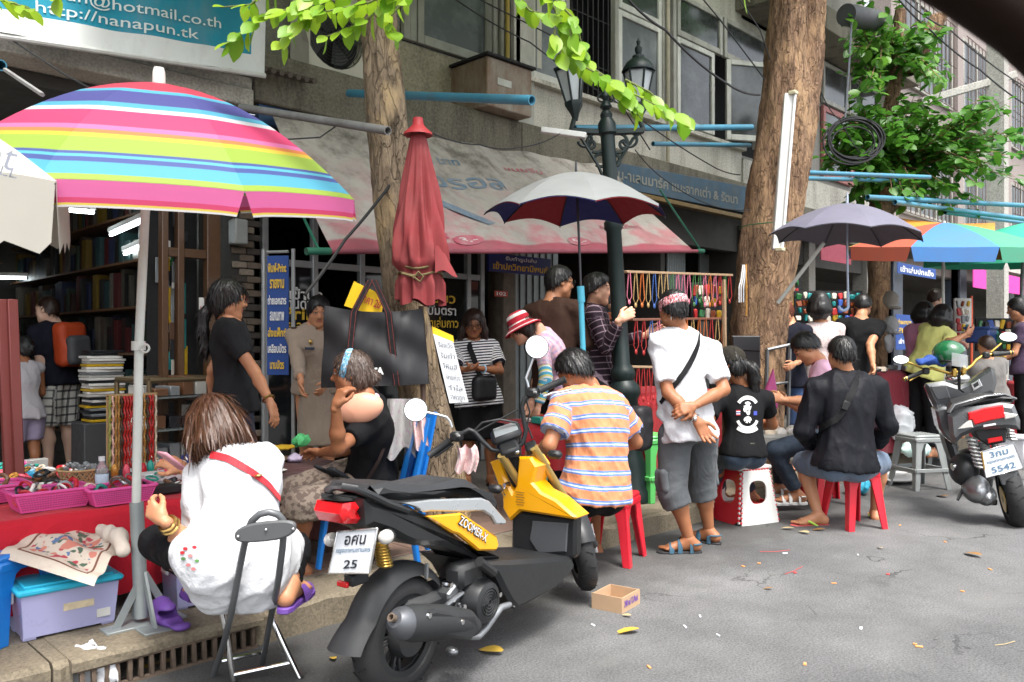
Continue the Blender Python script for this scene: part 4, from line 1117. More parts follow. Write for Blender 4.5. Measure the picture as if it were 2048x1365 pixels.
p.leg('L',(604,1010,-1),(596,1128,1),D(-1,0));p.leg('R',(590,985,1),(575,1100,1),D(-1,.1))
p.make((702,747,4.33),D(-1,-.1,-.06),hsc=.97)
p.shirt(C_BLACK,.62,-.10,.018,name='top',seed=2,neck=.075)
p.trousers(C_TAN,1.08,.035,'shorts',flare=.02,seed=8,fold=.007)
p.hair(H_GREY,'bun',vol=.011,seed=6)
def hb_band(p,mat,w=.028,tiltb=-.25,name='headband',push=.006,f0=.02,inf=.017):
 q=SDF();H=p.H;k=H.sc
 q.ell(H.P(0,-.012,.030),tuple((x+inf)*k for x in(.076,.094,.088)),.005,rot=H.rot)
 n=(H.f*math.cos(tiltb)+H.u*math.sin(tiltb));c=H.P(0,f0,.03)
 q.cut(c+n*w*.5,n);q.cut(c-n*w*.5,-n)
 q.cut(H.P(0,0,-.075),-H.u)
 return p.sdf(name,q,mat,.005,attrs=False)
C_BLHB=cloth('light blue checked headband',(.12,.34,.52),pat=spots(90,(.5,.65,.72),.5,.05,.7))
hb_band(p,C_BLHB,.034,.30,f0=.03)
q=SDF();q.chain([p.N+p.u*.035-p.f*.05,p.N+p.u*.03-p.r*.06,p.N+p.u*.012+p.f*.055-p.r*.03],[.022,.026,.022],.02);q.disp=folds(.006,30,3)
p.sdf('neck_scarf',q,cloth('pale pink scarf',(.70,.45,.55)),.006,attrs=False)
q=SDF();q.ell(W(722,817,4.19),(.118,.05,.078),.01,rot=np.array([[a[i]for a in(RGT*.97+UP*.24,FWD,UP*.97-RGT*.24)]for i in range(3)],'f'));q.disp=folds(.003,16,2)
p.sdf('shoulder_oval',q,M('glossy peach',(.72,.36,.24),.32,var=.12,vs=6),.007,attrs=False)  # peach oval made up over the shoulder, no real piece of clothing
p.ribbon('bag_strap',[p.on(.92,-.7,1,.03),p.on(.75,.0,-.6,.06),p.on(.5,-.9,-.6,.04),p.on(.2,-.9,.2,.06)],.018,cloth('dark brown strap',(.03,.02,.018)))
q=SDF();c0=p.hip['L'].lerp(p.kn['L'],.45)+UP*.10;q.box(c0,(.26,.22,.02),.01,.01,rot=np.array(Matrix.Rotation(.5,3,'Y')));q.disp=folds(.012,14,8)
p.sdf('lap_bag',q,cloth('dark grey cloth bag',(.035,.037,.04)),.009,attrs=False)
p.shoes(M_RUB,'sandal','flip',M_RUB)
p=Person('girl in charcoal T-shirt with long black ponytail walking along the pavement',4.9,(458,642),(470,800,1),D(.95,.25),SK_T,.97,True,1.0,.0,sw=.18)
p.arm('R',(508,742,-1),(541,806,-1),(D(.35,-.1,-1),D(-.9,.3,0),.35));p.arm('L',(426,740,1),(424,800,1))
p.stand(.15,0,step=.10)
p.make((458,600,4.9),D(1,.12,-.08))
p.shirt(C_CHAR,.62,-.14,.022,seed=11,name='tshirt');p.trousers(cloth('navy track trousers',(.018,.026,.05)),1.95,.03)
def pony(q,H):q.chain([H.P(0,-.10,-.035),H.P(.01,-.135,-.10),H.P(.02,-.135,-.20),H.P(.02,-.11,-.30),H.P(.01,-.10,-.36)],[.03,.032,.03,.025,.008],.02)
p.hair(H_BLACK,'low',vol=.016,seed=3,extra=pony)
wristband(p,'R',M_GOLDW);p.shoes(M_RUB,'shoe','clog',M_RUB)
b=MB();H=p.H
for sx in(-1,1):b.torus(H.P(sx*.032,.104,.006)-p.org,.02,.0022,H.f,14,4)
b.build('glasses',M('brown spectacle frame',(.10,.03,.02),.3),p.root)
p=Person('balding man in navy polo and white plaid shorts inside the dark shop',7.8,(108,652),(118,790,1),D(-.9,.35),SK_P,1.04,False,1.08)
p.arm('L',(84,742,-1),(66,800,-1));p.arm('R',(110,740,1),(100,800,1));p.stand(.16,.05,step=.03)
p.make((94,620,7.75),D(-1,.1,-.03))
p.shirt(C_NAVY,.6,-.12,.025,seed=4,name='polo_shirt');p.trousers(C_PLAIDW,1.0,.03,'shorts',flare=.02);p.hair(H_DKBR,'short',vol=.003,low=-.04)
q=SDF();cb=p.on(.62,0,-1,.07);rt=np.array([[a[i]for a in(p.r,p.f,p.u)]for i in range(3)],'f')
q.box(cb,(.30,.16,.42),.06,.02,rot=rt);q.box(cb-p.f*.07-p.u*.08,(.24,.10,.22),.05,.03,rot=rt);q.disp=folds(.006,18,4)
p.sdf('backpack',q,M('orange nylon',(.42,.05,.01),.6,var=.15),.014,attrs=False)
q=SDF();q.box(cb-p.f*.10-p.u*.06,(.24,.11,.28),.05,.03,rot=rt);q.disp=folds(.004,18,5);p.sdf('backpack_pocket',q,M('grey nylon',(.06,.06,.065),.6),.014,attrs=False)
p.shoes(M_RUB,'shoe','clog',M_RUB)
p=Person('girl in pale sleeveless top standing in the shadow of the dark shop',7.3,(46,725),(52,830,1),D(-.8,.5),SK_B,.85,True)
p.armv('L',(-.15,.2,-1),(0,.9,-.2));p.armv('R',(.15,.2,-1),(0,.9,-.2));p.stand(.16)
p.make((44,695,7.3),D(-.9,.3,-.2));p.shirt(cloth('pale top',(.45,.42,.44)),0,-.1,.015,name='top');p.trousers(cloth('lilac shorts',(.30,.25,.36)),.8,.02,'shorts');p.hair(H_BLACK,'bun')
p=Person('woman in khaki uniform looking down beside the blue vertical sign',6.4,(630,655),(634,775,1),D(.35,-.94),SK_T,.97,True,1.05)
p.arm('R',(596,728,-1),(602,762,-1),(D(.1,-.2,-1),D(.9,0,0),.5));p.arm('L',(672,735,-1),(650,770,-1));p.stand(.15)
p.make((637,623,6.35),D(.30,-.9,-.28));p.shirt(C_KHAKI,1.75,-.08,.018,name='uniform_shirt',collar=True,seed=3)
q=SDF();q.cone(p.spine(.16),p.kn['L']*.5+p.kn['R']*.5-UP*.05,.145,.155,.06);q.cut(p.spine(.14),UP);q.cut(p.kn['L']-UP*.02,-UP);q.disp=folds(.004,18,2);p.sdf('skirt',q,C_KHAKI)
p.hair(H_BLACK,'bun',vol=.012)
b=MB();c=p.on(.70,.45,1,.03)-p.org;b.box(c,(.075,.02,.018),.002);b.build('name_tag',M('dark name tag',(.02,.03,.06),.4),p.root)
b=MB();b.ell(p.on(.80,.4,1,.026)-p.org,(.016,.010,.02));b.build('badge',M_GOLDW,p.root)
for k in 'LR':
 b=MB();c=p.sh[k]+p.u*.062-p.org;b.box(c-p.r*(.02 if k=='R' else-.02),(.09,.05,.012),.004);b.build('epaulette',M('dark epaulette',(.05,.03,.02),.6),p.root)
p.shoes(M_RUB,'shoe','clog',M_RUB)
p=Person('woman in striped blouse and glasses reading something small in her hand',7.2,(947,682),(958,800,1),D(.22,-.97),SK_B,.97,True,1.1)
p.arm('L',(1000,742,-1),(962,738,-1),(D(-.9,-.2,.05),D(.1,.1,.9),.6));p.arm('R',(908,742,-1),(930,740,-1),(D(.9,-.3,.1),D(0,.2,.9),.6));p.stand(.15,.02)
p.make((947,647,7.13),D(.12,-.93,-.34));p.shirt(C_STRIPE,.75,-.12,.03,name='blouse',flare=.01,seed=9,sleeveflare=.02);p.trousers(C_BLACK,.95,.04,'shorts',flare=.03)
p.hair(H_DKBR,'long',vol=.016,seed=8)
b=MB();H=p.H
for sx in(-1,1):b.torus(H.P(sx*.032,.106,.004)-p.org,.021,.0026,H.f,14,4)
b.tube([H.P(-.012,.108,.008)-p.org,H.P(.012,.108,.008)-p.org],.0026,4);b.build('glasses',M('black spectacle frame',(.01,.01,.01),.3),p.root)
p.ribbon('bag_strap',[p.on(.95,-.6,-.2,.05),p.on(.92,.45,.9,.055),p.on(.7,.3,1,.05),p.on(.4,.0,1,.055),p.on(.2,-.3,1,.05)],.045,C_STRAP)
q=SDF();q.box(p.on(.18,-.15,1,.075),(.26,.10,.22),.05,.02);q.disp=folds(.004,20,3);p.sdf('shoulder_bag',q,M('black nylon bag',(.012,.012,.014),.55,var=.2),.012,attrs=False)
wristband(p,'L',M('pale blue bangle',(.35,.55,.75),.4));p.shoes(M_RUB,'sandal','flip',M_RUB)
p=Person('bending woman in red striped hat and pink plaid shirt at the stall',6.5,(1080,668),(1122,770,1),D(-.85,.25,-.5),SK_L,.97,True,1.0,.05)
p.arm('L',(1092,755,-1),(1070,838,-1),(D(-.3,0,-1),D(.5,.5,0),.5));p.arm('R',(1075,745,1),(1060,820,1));p.leg('L',(1120,870,1),(1125,960,1));p.leg('R',(1125,870,1),(1130,960,1))
p.make((1042,658,6.48),D(-.85,.2,-.45));p.shirt(C_PLAIDP,.7,-.12,.022,name='shirt',seed=5)
q=SDF();q.cone(p.sh['L'].lerp(p.el['L'],.5),p.el['L'],.052,.05,.02,start=True);q.cone(p.el['L'],p.wr['L'].lerp(p.el['L'],.15),.05,.04,.02,end=True);p.sdf('undersleeve',q,C_SLV)
p.trousers(C_BLACK,1.9,.02);p.hair(H_DKBR,'low')
H=p.H;b=MB();prof=[(.004,.128),(.05,.122),(.085,.10),(.098,.06),(.102,.025),(.115,.005),(.145,-.015),(.165,-.03),(.163,-.034),(.10,.0)]
b.lathe([(r*H.sc,z*H.sc)for r,z in prof],28,H.P(0,-.012,.02)-p.org,H.u);ring=[]
for j,(r,z)in enumerate(prof):ring+=[[.1,.35,1.1,1.3,2.12,2.5,3.1,3.5,3.6,3.8][j]]*28
b.att['ring']=ring;b.build('hat',C_HAT,p.root)
p=Person('man in brown shirt and glasses standing behind the silver umbrella pole',6.7,(1105,606),(1112,760,1),D(.5,.85),SK_T,1.08,False,1.12)
p.armv('L',(-.2,.25,-1),(.1,.7,-.6));p.armv('R',(.2,.25,-1),(-.1,.7,-.6));p.stand(.15);p.make((1120,566,6.72),D(.92,.3,-.05));p.shirt(C_BROWN,1.8,-.14,.022,seed=2,collar=True);p.trousers(C_BLACK,1.95,.02);p.hair(H_BLACK,'short',vol=.016)
b=MB();H=p.H;b.torus(H.P(.032,.104,.006)-p.org,.02,.0024,H.f,14,4);b.tube([H.P(.05,.10,.008)-p.org,H.P(.082,0,.008)-p.org],.002,4);b.build('glasses',M('black spectacle frame',0),p.root)
p=Person('young man in dark plaid flannel shirt beside the lamp post',6.75,(1188,616),(1198,770,1),D(.75,-.1),SK_L,1.04,False,1.0)
p.arm('R',(1212,694,-1),(1240,640,-1),(D(.8,.1,.5),D(.2,.8,0),.6));p.armv('L',(-.1,.6,-.8),(.1,.9,.2));p.stand(.15);p.make((1196,580,6.72),D(.93,-.15,-.05));p.shirt(C_PLAIDD,1.85,-.14,.022,seed=6,collar=True);p.trousers(C_BLACK,1.95,.02);p.hair(H_BLACK,'short',vol=.022,low=-.03)
p=Person('man in apricot polo with blue stripes sitting hunched on red stool',5.0,(1180,788),(1190,978,1),D(-.62,.78),SK_B,1.05,False,1.28,.075,sw=.20,torso=.54)
p11=p
p.arm('L',(1098,892,-1),(1088,900,1),(D(-.8,.5,0),D(0,.5,-.8),.7));p.arm('R',(1272,885,1),(1200,900,1),(D(-.8,.5,0),D(0,.5,-.8),.7))
p.leg('L',(1092,968,1),(1110,1085,1),D(-.7,.7));p.leg('R',(1180,985,1),(1190,1090,1),D(-.4,.9))
p.make((1148,745,5.0),D(-.62,.55,-.55),hsc=1.06);p.shirt(C_ORANGE,.72,-.12,.02,.02,'polo_shirt',seed=12,collar=True,fold=.011,sl=.022,sleeveflare=.01)
p.trousers(C_BLACK,1.0,.03,'shorts');p.hair(H_BLACK,'short',vol=.02,n=46,seed=5,low=-.07);p.shoes(M_RUB,'sandal','flip',M_RUB)
p=Person('standing man in white shirt and red bandana, hands clasped behind back',5.55,(1356,660),(1378,852,1),D(-.42,.90),SK_B,1.03,False,1.0,0,sw=.19,torso=.56)
p12=p
p.shw((1316,688,5.5),(1424,700,5.6))
p.arm('L',(1338,782,-1),(1392,842,-1),(D(.45,-.15,-.75),D(.15,-.95,.2),.22,.3,.2));p.arm('R',(1446,778,-1),(1388,806,-1),(D(-.9,-.3,-.2),D(.0,.9,-.4),.75))
p.el={'L':W(1336,786,5.40),'R':W(1448,780,5.46)};p.wr={'L':W(1394,842,5.28),'R':W(1388,812,5.29)}
p.kn['L']=W(1345,985,5.47);p.an['L']=W(1378,1078,5.48);p.kn['R']=W(1402,975,5.72);p.an['R']=W(1418,1060,5.74);p.ft={'L':D(-.95,-.02),'R':D(-.8,.5)}
p.hip={'L':W(1350,872,5.5),'R':W(1404,866,5.6)}
p.make((1345,618,5.53),D(-.40,.92,-.03),hsc=1.0)
q=SDF();p.torso(q,.02,-.16,.97,.05,.018)
for k in 'LR':
 q.cone(p.N-p.u*.035,p.sh[k],.05,.062,.06);q.cone(p.sh[k],p.sh[k].lerp(p.el[k],.80),.066,.074,.04,end=True)
q.cone(p.sh['L']-p.u*.1,W(1322,830,5.5),.03,.03,.06);q.cut(p.spine(-.16),-p.u);q.cone(p.N+p.f*.012,p.N+p.u*.12+p.f*.03,.066,.085,.008,sub=True)
q.disp=folds(.013,20,21,tuple(p.u));q.pad=.02;p.sdf('shirt',q,C_WHITE,.012)
p.trousers(C_GREYSH,1.28,.035,'cargo_shorts',seed=9,fold=.005,flare=.012)
for sx,kk in((-1,'L'),(1,'R')):
 q=SDF();c=p.hip[kk].lerp(p.kn[kk],.78)+p.r*sx*.088;q.box(c,(.055,.13,.17),.03,.02,rot=np.array([[a[i]for a in(p.r,p.f,p.u)]for i in range(3)],'f'));q.disp=folds(.01,26,4+sx);p.sdf('cargo_pocket',q,C_GREYSH,.011,attrs=False)
p.hair(H_BLACK,'short',vol=.014,seed=7,low=-.075)
hb_band(p,C_HEADB,.062,math.pi/2-.35,'bandana',f0=-.01,inf=.020)
p.laid('bag_strap',[(1398,668),(1396,690),(1382,722),(1362,755),(1338,785),(1322,806)],.036,C_STRAP)
q=SDF();c=p.on(.02,-1.0,.6,.16);q.box(c,(.17,.12,.30),.05,.02);q.box(c-UP*.05+D(-.04,-.03),(.12,.1,.16),.04,.03);q.disp=folds(.008,22,9);p.sdf('shoulder_bag',q,M('black nylon bag',0),.011,attrs=False)
d_=(p.wr['L']-p.el['L']).normalized();b=MB();b.torus(p.wr['L']-d_*.02-p.org,.031,.007,d_,20,6);b.ell(p.wr['L']-d_*.02-D(0,1)*.030-p.org,(.018,.008,.018));b.build('wristwatch',M_STEELW,p.root)
p.shoes(M_RUB,'sandal','sport',M_TEAL)
p=Person('long-haired person in cap and printed black T-shirt on folding step stool',6.15,(1482,778),(1487,905,1),D(-.42,.90),SK_B,.98,False,.98,.03,torso=.47)
p13=p
p.shw((1432,800,6.1),(1530,798,6.2))
p.arm('L',(1412,858,-1),(1400,842,1));p.arm('R',(1545,850,1),(1500,850,1));p.leg('L',(1428,918,1),(1440,985,1),D(-.8,.4));p.leg('R',(1465,905,1),(1500,985,1),D(-.8,.4))
p.make((1460,728,6.12),D(-.82,.5,-.12));p.shirt(C_BLACK,.6,-.06,.02,name='tshirt',seed=14);p.trousers(C_DENIM,1.95,.018,'jeans',top=.22)
def pony2(q,H):q.chain([H.P(0,-.10,-.01),H.P(.03,-.15,-.05),H.P(.06,-.15,-.13),H.P(.08,-.13,-.22),H.P(.085,-.10,-.30)],[.035,.045,.045,.035,.012],.02)
p.hair(H_BLACK,'low',vol=.010,extra=pony2,seed=2)
q=SDF();H=p.H;q.ell(H.P(0,-.012,.032),(.095,.113,.102),.01,rot=H.rot);q.cut(H.P(0,0,.022),-H.u+H.f*.12);q.cone(H.P(-.04,.09,.03),H.P(.04,.09,.03),.02,.02,.02);q.ell(H.P(0,.12,.028),(.075,.06,.012),.02,rot=H.rot);q.disp=folds(.004,34,3)
p.sdf('cap',q,C_CAP,.007,attrs=False)
q=SDF();p.torso(q,.030,.06,.19,.03);q.cut(p.spine(.15),p.u);q.cut(p.spine(.03),-p.u);p.sdf('canvas_belt',q,C_OLIVE,.010)
q=SDF();p.torso(q,.022,-.1,.06,.03);q.cut(p.spine(.02),p.u);q.cut(p.spine(-.05),-p.u);p.sdf('leather_belt',q,M_LEATHER,.010)
m_ink=M('white shirt print',(.72,.70,.68),.8);m_inkr=M('red shirt print',(.5,.03,.04),.8);m_inkb=M('blue shirt print',(.05,.07,.35),.8)
def onback(x,y,pr=.045):
 q=p.hit(1492+x*205,828-y*240,.003+max(0,pr-.045));return(q if q is not None else p.on(.52+y/.47,x/.15,-1,pr))-p.org
def inkpoly(pts,mat,name='print'):
 q=MB();q.add([onback(*a)for a in pts],[tuple(range(len(pts)))]);return q.build(name,mat,p.root,0)
def arcband(cy,r0,r1,a0,a1,mat,pr=.046,n=10,cx=.012):
 q=MB();vs=[];
 for i in range(n+1):
  a=a0+(a1-a0)*i/n
  for r in(r0,r1):vs.append(onback(cx+r*math.sin(a),cy+r*math.cos(a),pr))
 q.add(vs,[(2*i,2*i+1,2*i+3,2*i+2)for i in range(n)]);return q.build('print',mat,p.root,0)
arcband(.03,.088,.118,-.95,.95,m_ink,.048);arcband(-.02,.085,.112,1.95,4.33,m_ink,.048);arcband(.02,.150,.182,2.55,3.75,m_ink,.048)
for k in range(11):
 a=-.85+1.7*k/10;q=MB();vs=[onback(.012+r*math.sin(a+e),.03+r*math.cos(a+e),.050)for r,e in((.094,-.03),(.112,-.03),(.112,.03),(.094,.03))]
 q.add(vs,[(0,1,2,3)]);q.build('print_letter',C_BLACK,p.root,0)
b=MB()
for(cx,cy,r,sq)in((.012,.062,.036,1.1),(-.006,.035,.022,1),(.016,.015,.018,1.5),(.012,-.05,.036,.8)):
 vs=[onback(cx+r*math.cos(i*.52),cy+r*sq*math.sin(i*.52),.049)for i in range(12)];b.add(vs,[tuple(range(12))])
b.build('print_emblem',m_ink,p.root,0)['kind']='stuff'
for u_,v_,r_ in((1489,810,2.2),(1499,811,2.2),(1494,822,1.6),(1490,843,1.5),(1495,845,1.5),(1500,843,1.5)):p.blot('print_mark',u_,v_,r_,r_*1.1,C_BLACK,7,.009)
for y,m in((.022,m_inkr),(.013,m_ink),(.004,m_inkb),(-.005,m_ink),(-.014,m_inkr)):
 inkpoly([(-.095,y),(-.055,y),(-.055,y+.009),(-.095,y+.009)],m)
inkpoly([(.072,-.012),(.105,-.012),(.105,.022),(.072,.022)],m_inkb)
p.shoes(M('tan shoe',(.3,.2,.14),.7),'shoe','clog')
p=Person('man in light pink T-shirt and jeans looking down at his hands',6.9,(1640,730),(1672,868,1),D(-.85,.25),SK_T,1.04,False,1.05,.05)
p.arm('L',(1606,822,-1),(1566,800,-1),(D(-.8,.3,.2),D(.3,.6,-.3),.9));p.arm('R',(1610,820,1),(1572,805,1));p.leg('L',(1548,900,-1),(1594,985,1),D(-1,-.05));p.leg('R',(1560,890,1),(1560,970,1),D(-1,.1))
p.make((1612,698,6.86),D(-.75,.1,-.6));p.shirt(C_PINKT,.66,-.1,.022,name='tshirt',seed=8);p.trousers(C_DENIM,1.9,.02,'jeans');p.hair(H_BLACK,'short',vol=.02,seed=9,low=-.04);p.shoes(M('white sandal',(.6,.6,.58),.6),'sandal','sport',M('white sandal',0))
p=Person('man in black zip jacket and slate shorts sitting on a red stool',6.2,(1690,752),(1690,922,1),D(-.14,.99),SK_T,1.06,False,1.22,.05,sw=.205,torso=.55)
p15=p
p.shw((1632,778,6.15),(1752,775,6.2))
p.arm('L',(1608,862,1),(1622,888,1));p.arm('R',(1775,850,1),(1752,890,1));p.leg('L',(1603,925,1),(1636,1028,-1),D(-.95,-.1));p.leg('R',(1762,925,1),(1750,1022,1),D(.3,.9))
p.make((1682,708,6.2),D(-.18,.97,-.1),hsc=1.08);p.shirt(cloth('black track jacket',(.0095,.010,.013),.55),1.95,-.1,.026,.02,'jacket',seed=17,collar=True,fold=.013,sl=.026,neck=.06);p.trousers(C_SLATE,.98,.03,'shorts');p.hair(H_BLACK,'short',vol=.010,seed=10,low=-.055)
p.laid('bag_strap',[(1720,746),(1708,772),(1694,805),(1678,835),(1658,848),(1640,858)],.05,C_STRAP)
b=MB();c=p.hit(1690,812,.016)-p.org;b.bar(c-RGT*.014-UP*.03,c+RGT*.014+UP*.03,.052,.018,.005,up=-FWD);b.build('buckle',M('black plastic',(.015,.015,.016),.4,var=.1),p.root)
p.shoes(M('coral flip flop',(.6,.10,.10),.6),'sandal','flip',M('lime strap',(.4,.7,.08),.5))
def back_person(label,d,neck,pel,face,head,look,top,bottom,hm,style,sc=1.0,fem=True,skin=None,sleeve=.6,arms=None,fat=1.05,tcol='tshirt',seated=False,**kw):
 p=Person(label,d,neck,pel,D(*face),skin or SK_T,sc,fem,fat,h=.019)
 for k,sx in(('L',-1),('R',1)):
  a=(arms or{}).get(k)
  if a:p.arm(k,*a)
  else:p.armv(k,(sx*.2,.3,-1),(-sx*.1,.9,-.3))
 if seated:
  for k,sx in(('L',-1),('R',1)):
   p.kn[k]=p.hip[k]+p.f*.40*sc+p.r*sx*.06;p.an[k]=p.kn[k]-UP*.38*sc
 else:p.stand(.15,.02,step=.03)
 p.make(head,D(*look));p.shirt(top,sleeve,-.14,.022,name=tcol,seed=int(d*10)%30);p.trousers(bottom,1.9,.02);p.hair(hm,style,**kw);return p
back_person('person with orange dyed hair in dark navy top behind the thick tree',8.2,(1578,650),(1572,760,1),(-.6,-.7),(1566,622,8.15),(-.6,-.6,-.3),C_NAVY,C_BLUE,H_RED,'low',sleeve=1.6,fat=1.15)
back_person('woman in pale speckled blouse with black bob facing the snack rack',8.3,(1642,648),(1650,755,1),(.1,1),(1638,608,8.3),(.1,1,-.05),C_DOTS,C_BLACK,H_BLACK,'bob',arms={'R':((1680,715,-1),(1668,690,1))},sleeve=.5)
back_person('person in black shirt leaning beside the small tree trunk',8.7,(1722,640),(1715,750,1),(.3,.9),(1726,612,8.8),(.4,.9,-.3),C_BLACK,C_BLACK,H_BLACK,'short',fem=False,arms={'R':((1740,690,-1),(1746,730,-1))})
back_person('woman in rose pink top behind the woman in yellow',9.4,(1842,650),(1838,740,1),(.9,.3),(1850,625,9.4),(.95,.1,-.2),C_PINK2,C_BLACK,H_BLACK,'bob',fat=1.1)
back_person('woman in pale yellow T-shirt leaning over a stall table',9.0,(1878,655),(1848,740,1),(.9,.35),(1886,632,9.0),(.9,.3,-.4),C_YELLOW,C_BLACK,H_BLACK,'bob',fat=1.2,arms={'R':((1895,690,-1),(1932,668,1)),'L':((1900,690,1),(1925,675,1))})
back_person('man with short brown hair standing behind the two women',10.2,(1868,622),(1868,720,1),(.8,.5),(1872,598,10.2),(.9,.3,-.1),cloth('grey shirt',(.10,.10,.11)),C_BLACK,H_DKBR,'short',fem=False,skin=SK_P)
back_person('boy in grey shirt sitting low behind the grey scooter',8.6,(1976,722),(1988,800,1),(-.2,.95),(1972,692,8.6),(-.2,.95,-.1),cloth('washed grey shirt',(.16,.15,.14)),C_BLACK,H_DKBR,'short',.85,fem=False,seated=True)
back_person('dark-haired woman half out of sight by the green parasol pole',9.2,(2046,650),(2050,760,1),(-.7,.5),(2034,618,9.2),(-.8,.3,-.2),cloth('dark violet top',(.05,.03,.06)),C_BLACK,H_BLACK,'low')
# two scooters
P_BLK=M('satin black plastic',(.017,.018,.019),.42,var=.15,bump=.08,bs=300);P_MATT=M('grained dark plastic',(.020,.021,.022),.6,var=.12,bump=.25,bs=500)
P_YEL=M('yellow scooter paint',(.80,.36,.004),.22,var=.04,coat=.7);P_SIL=M('silver scooter paint',(.50,.53,.55),.3,.6,var=.05,coat=.4)
P_GRY=M('graphite scooter paint',(.115,.12,.125),.25,.45,var=.06,coat=.6);P_SEAT=M('black vinyl seat',(.022,.023,.025),.5,var=.12,bump=.2,bs=400)
P_TYRE=M('tyre rubber',(.020,.020,.021),.75,var=.2,bump=.3,bs=150);P_CHR=M('chrome',(.75,.75,.75),.12,1,var=0);P_STEEL=M('brushed engine metal',(.30,.31,.32),.38,.9,var=.2,bump=.1)
P_GOLD=M('gold anodised metal',(.60,.40,.10),.32,.9,var=.12);P_FORK=M('dull gold fork',(.42,.30,.10),.4,.5,var=.1);P_RED=M('red lamp lens',(.62,.008,.012),.12,var=.1,coat=.6)
P_CLR=M('clear lamp lens',(.62,.60,.56),.1,.2,var=.1,coat=.5);P_PLATE=M('white number plate',(.62,.64,.67),.4,var=.04);P_INK=M('black plate lettering',(.012,.014,.02),.5,var=0);P_INK2=M('pale blue plate lettering',(.10,.17,.25),.5,var=0)
P_MIR=M('mirror glass',(.93,.95,.95),.02,1,var=0);P_BLUE=M('blue cloth',(.02,.06,.25),.8)
class Bike:
 def __init__(s,name,label,O,f):
  s.O=Vector((O.x,O.y,0));s.f=Vector(f).normalized();s.l=UP.cross(s.f)
  s.root=root(name,s.O,label,'scooter','parked scooters',math.atan2(s.f.y,s.f.x))
 def loc(s,p):q=p-s.O;return Vector((q.dot(s.f),q.dot(s.l),p.z))
 def dirl(s,q):return Vector((q.dot(s.f),q.dot(s.l),q.z))
 def T(s,u,v,y):
  r=W(u,v,1)-CAM;t=(y-(CAM-s.O).dot(s.l))/r.dot(s.l);return s.loc(CAM+r*t)
 def X(s,u,v,x):
  r=W(u,v,1)-CAM;t=(x-(CAM-s.O).dot(s.f))/r.dot(s.f);return s.loc(CAM+r*t)
 def D(s,u,v,d):return s.loc(W(u,v,d))
 def build(s,b,name,mat,par=None,smooth=40):return b.build(name,mat,par or s.root,smooth)
def cB(pts):return[(650+x/3.2125,940+y/3.2125)for x,y in pts]
def cA(x,y):return(780+x/3.791,640+y/3.791)
def cC(x,y):return(1780+x/3.175,640+y/3.175)
def wheel(bk,c,axis,R_,w,spokes,name='wheel',front=False,rimr=.66):
 ax=Vector(axis).normalized()
 t=MB();n=14;prof=[]
 for i in range(n+1):
  a=math.pi*(1.18*i/n-.09);prof.append((R_-w*.5+.5*w*math.sin(a)*1.0 if True else 0,-w*.5*math.cos(a)))
 prof=[(R_*rimr,-w*.36)]+prof+[(R_*rimr,w*.36)]
 t.lathe(prof,40,c,ax)
 ty=bk.build(t,'tyre',P_TYRE)
 g=MB();u,v,_=basis(ax)
 for i in range(36):
  a=2*math.pi*i/36;e=u*math.cos(a)+v*math.sin(a);e2=u*math.cos(a+.09)+v*math.sin(a+.09)
  sg=1 if i%2 else-1
  g.bar(c+e*(R_+.0005)+ax*sg*w*.02,c+e2*(R_-w*.09)+ax*sg*w*.36,.006,.004)
 bk.build(g,'tread',M('worn tread',(.012,.012,.012),.9),ty)['kind']='stuff'
 r=MB();rr=R_*rimr
 r.lathe([(rr-.022,-w*.40),(rr+.004,-w*.42),(rr+.004,-w*.30),(rr-.02,-w*.2),(rr-.02,w*.2),(rr+.004,w*.30),(rr+.004,w*.42),(rr-.022,w*.40)],36,c,ax)
 r.lathe([(.0,-w*.40),(.03,-w*.40),(.036,-w*.2),(.036,w*.2),(.03,w*.40),(0,w*.40)],16,c,ax)
 rim=bk.build(r,'rim',P_BLK,ty)
 sp=MB()
 for k in range(spokes):
  for e in(-.14,.14):
   a=2*math.pi*k/spokes;p0=c+(u*math.cos(a+e*.6)+v*math.sin(a+e*.6))*.030;p1=c+(u*math.cos(a+e)+v*math.sin(a+e))*(rr-.01)
   sp.bar(p0+ax*w*.1,p1+ax*w*.22,.012,.014,.003,up=ax);sp.bar(p0-ax*w*.1,p1-ax*w*.22,.012,.014,.003,up=ax)
 bk.build(sp,'spoke',P_BLK,ty)['kind']='stuff'
 return ty
y1=Bike('parked_scooter','yellow and black scooter with two round mirrors parked in front of everyone',W(796,1271,3.27),D(.556,.831))
B=y1
wheel(B,Vector((0,0,.236)),(0,1,0),.236,.115,5)
b=MB()
b.lathe([(0,-.075),(.075,-.075),(.085,-.05),(.085,-.02)],24,(0,0,.236),(0,1,0));b.build('hub',P_MATT,B.root)
b=MB()
def fend(i,j):
 a=R(40+i*136);fl=max(0,(i-.84)/.16);rr=.270+fl*.055+.006*math.sin(j*math.pi);wv=.074+.012*fl;t=(j-.5)*2
 rr-=.045*abs(t)**3*(1-fl*.4)
 return Vector((rr*math.cos(a),wv*t,.245+rr*math.sin(a)-fl*.012))
b.grid(fend,40,12);b.build('rear_fender',P_MATT,B.root,60)
b=MB();b.bar(B.T(*cB([(655,600)])[0],-.085),B.T(*cB([(650,700)])[0],-.088),.01,.012);b.build('fender_clip',P_STEEL,B.root)
def sideprism(name,pts,y,th,mat,bev,mirror=True,par=None):
 q=[B.T(u,v,y)for u,v in cB(pts)];b=MB();b.prism(q,(0,th if y<0 else-th,0),bev);o=b.build(name,mat,par or B.root,35)
 if mirror:
  b=MB();b.prism([Vector((p.x,-p.y,p.z))for p in q],(0,-th,0),bev);b.build(name,mat,par or B.root,35)
 return o
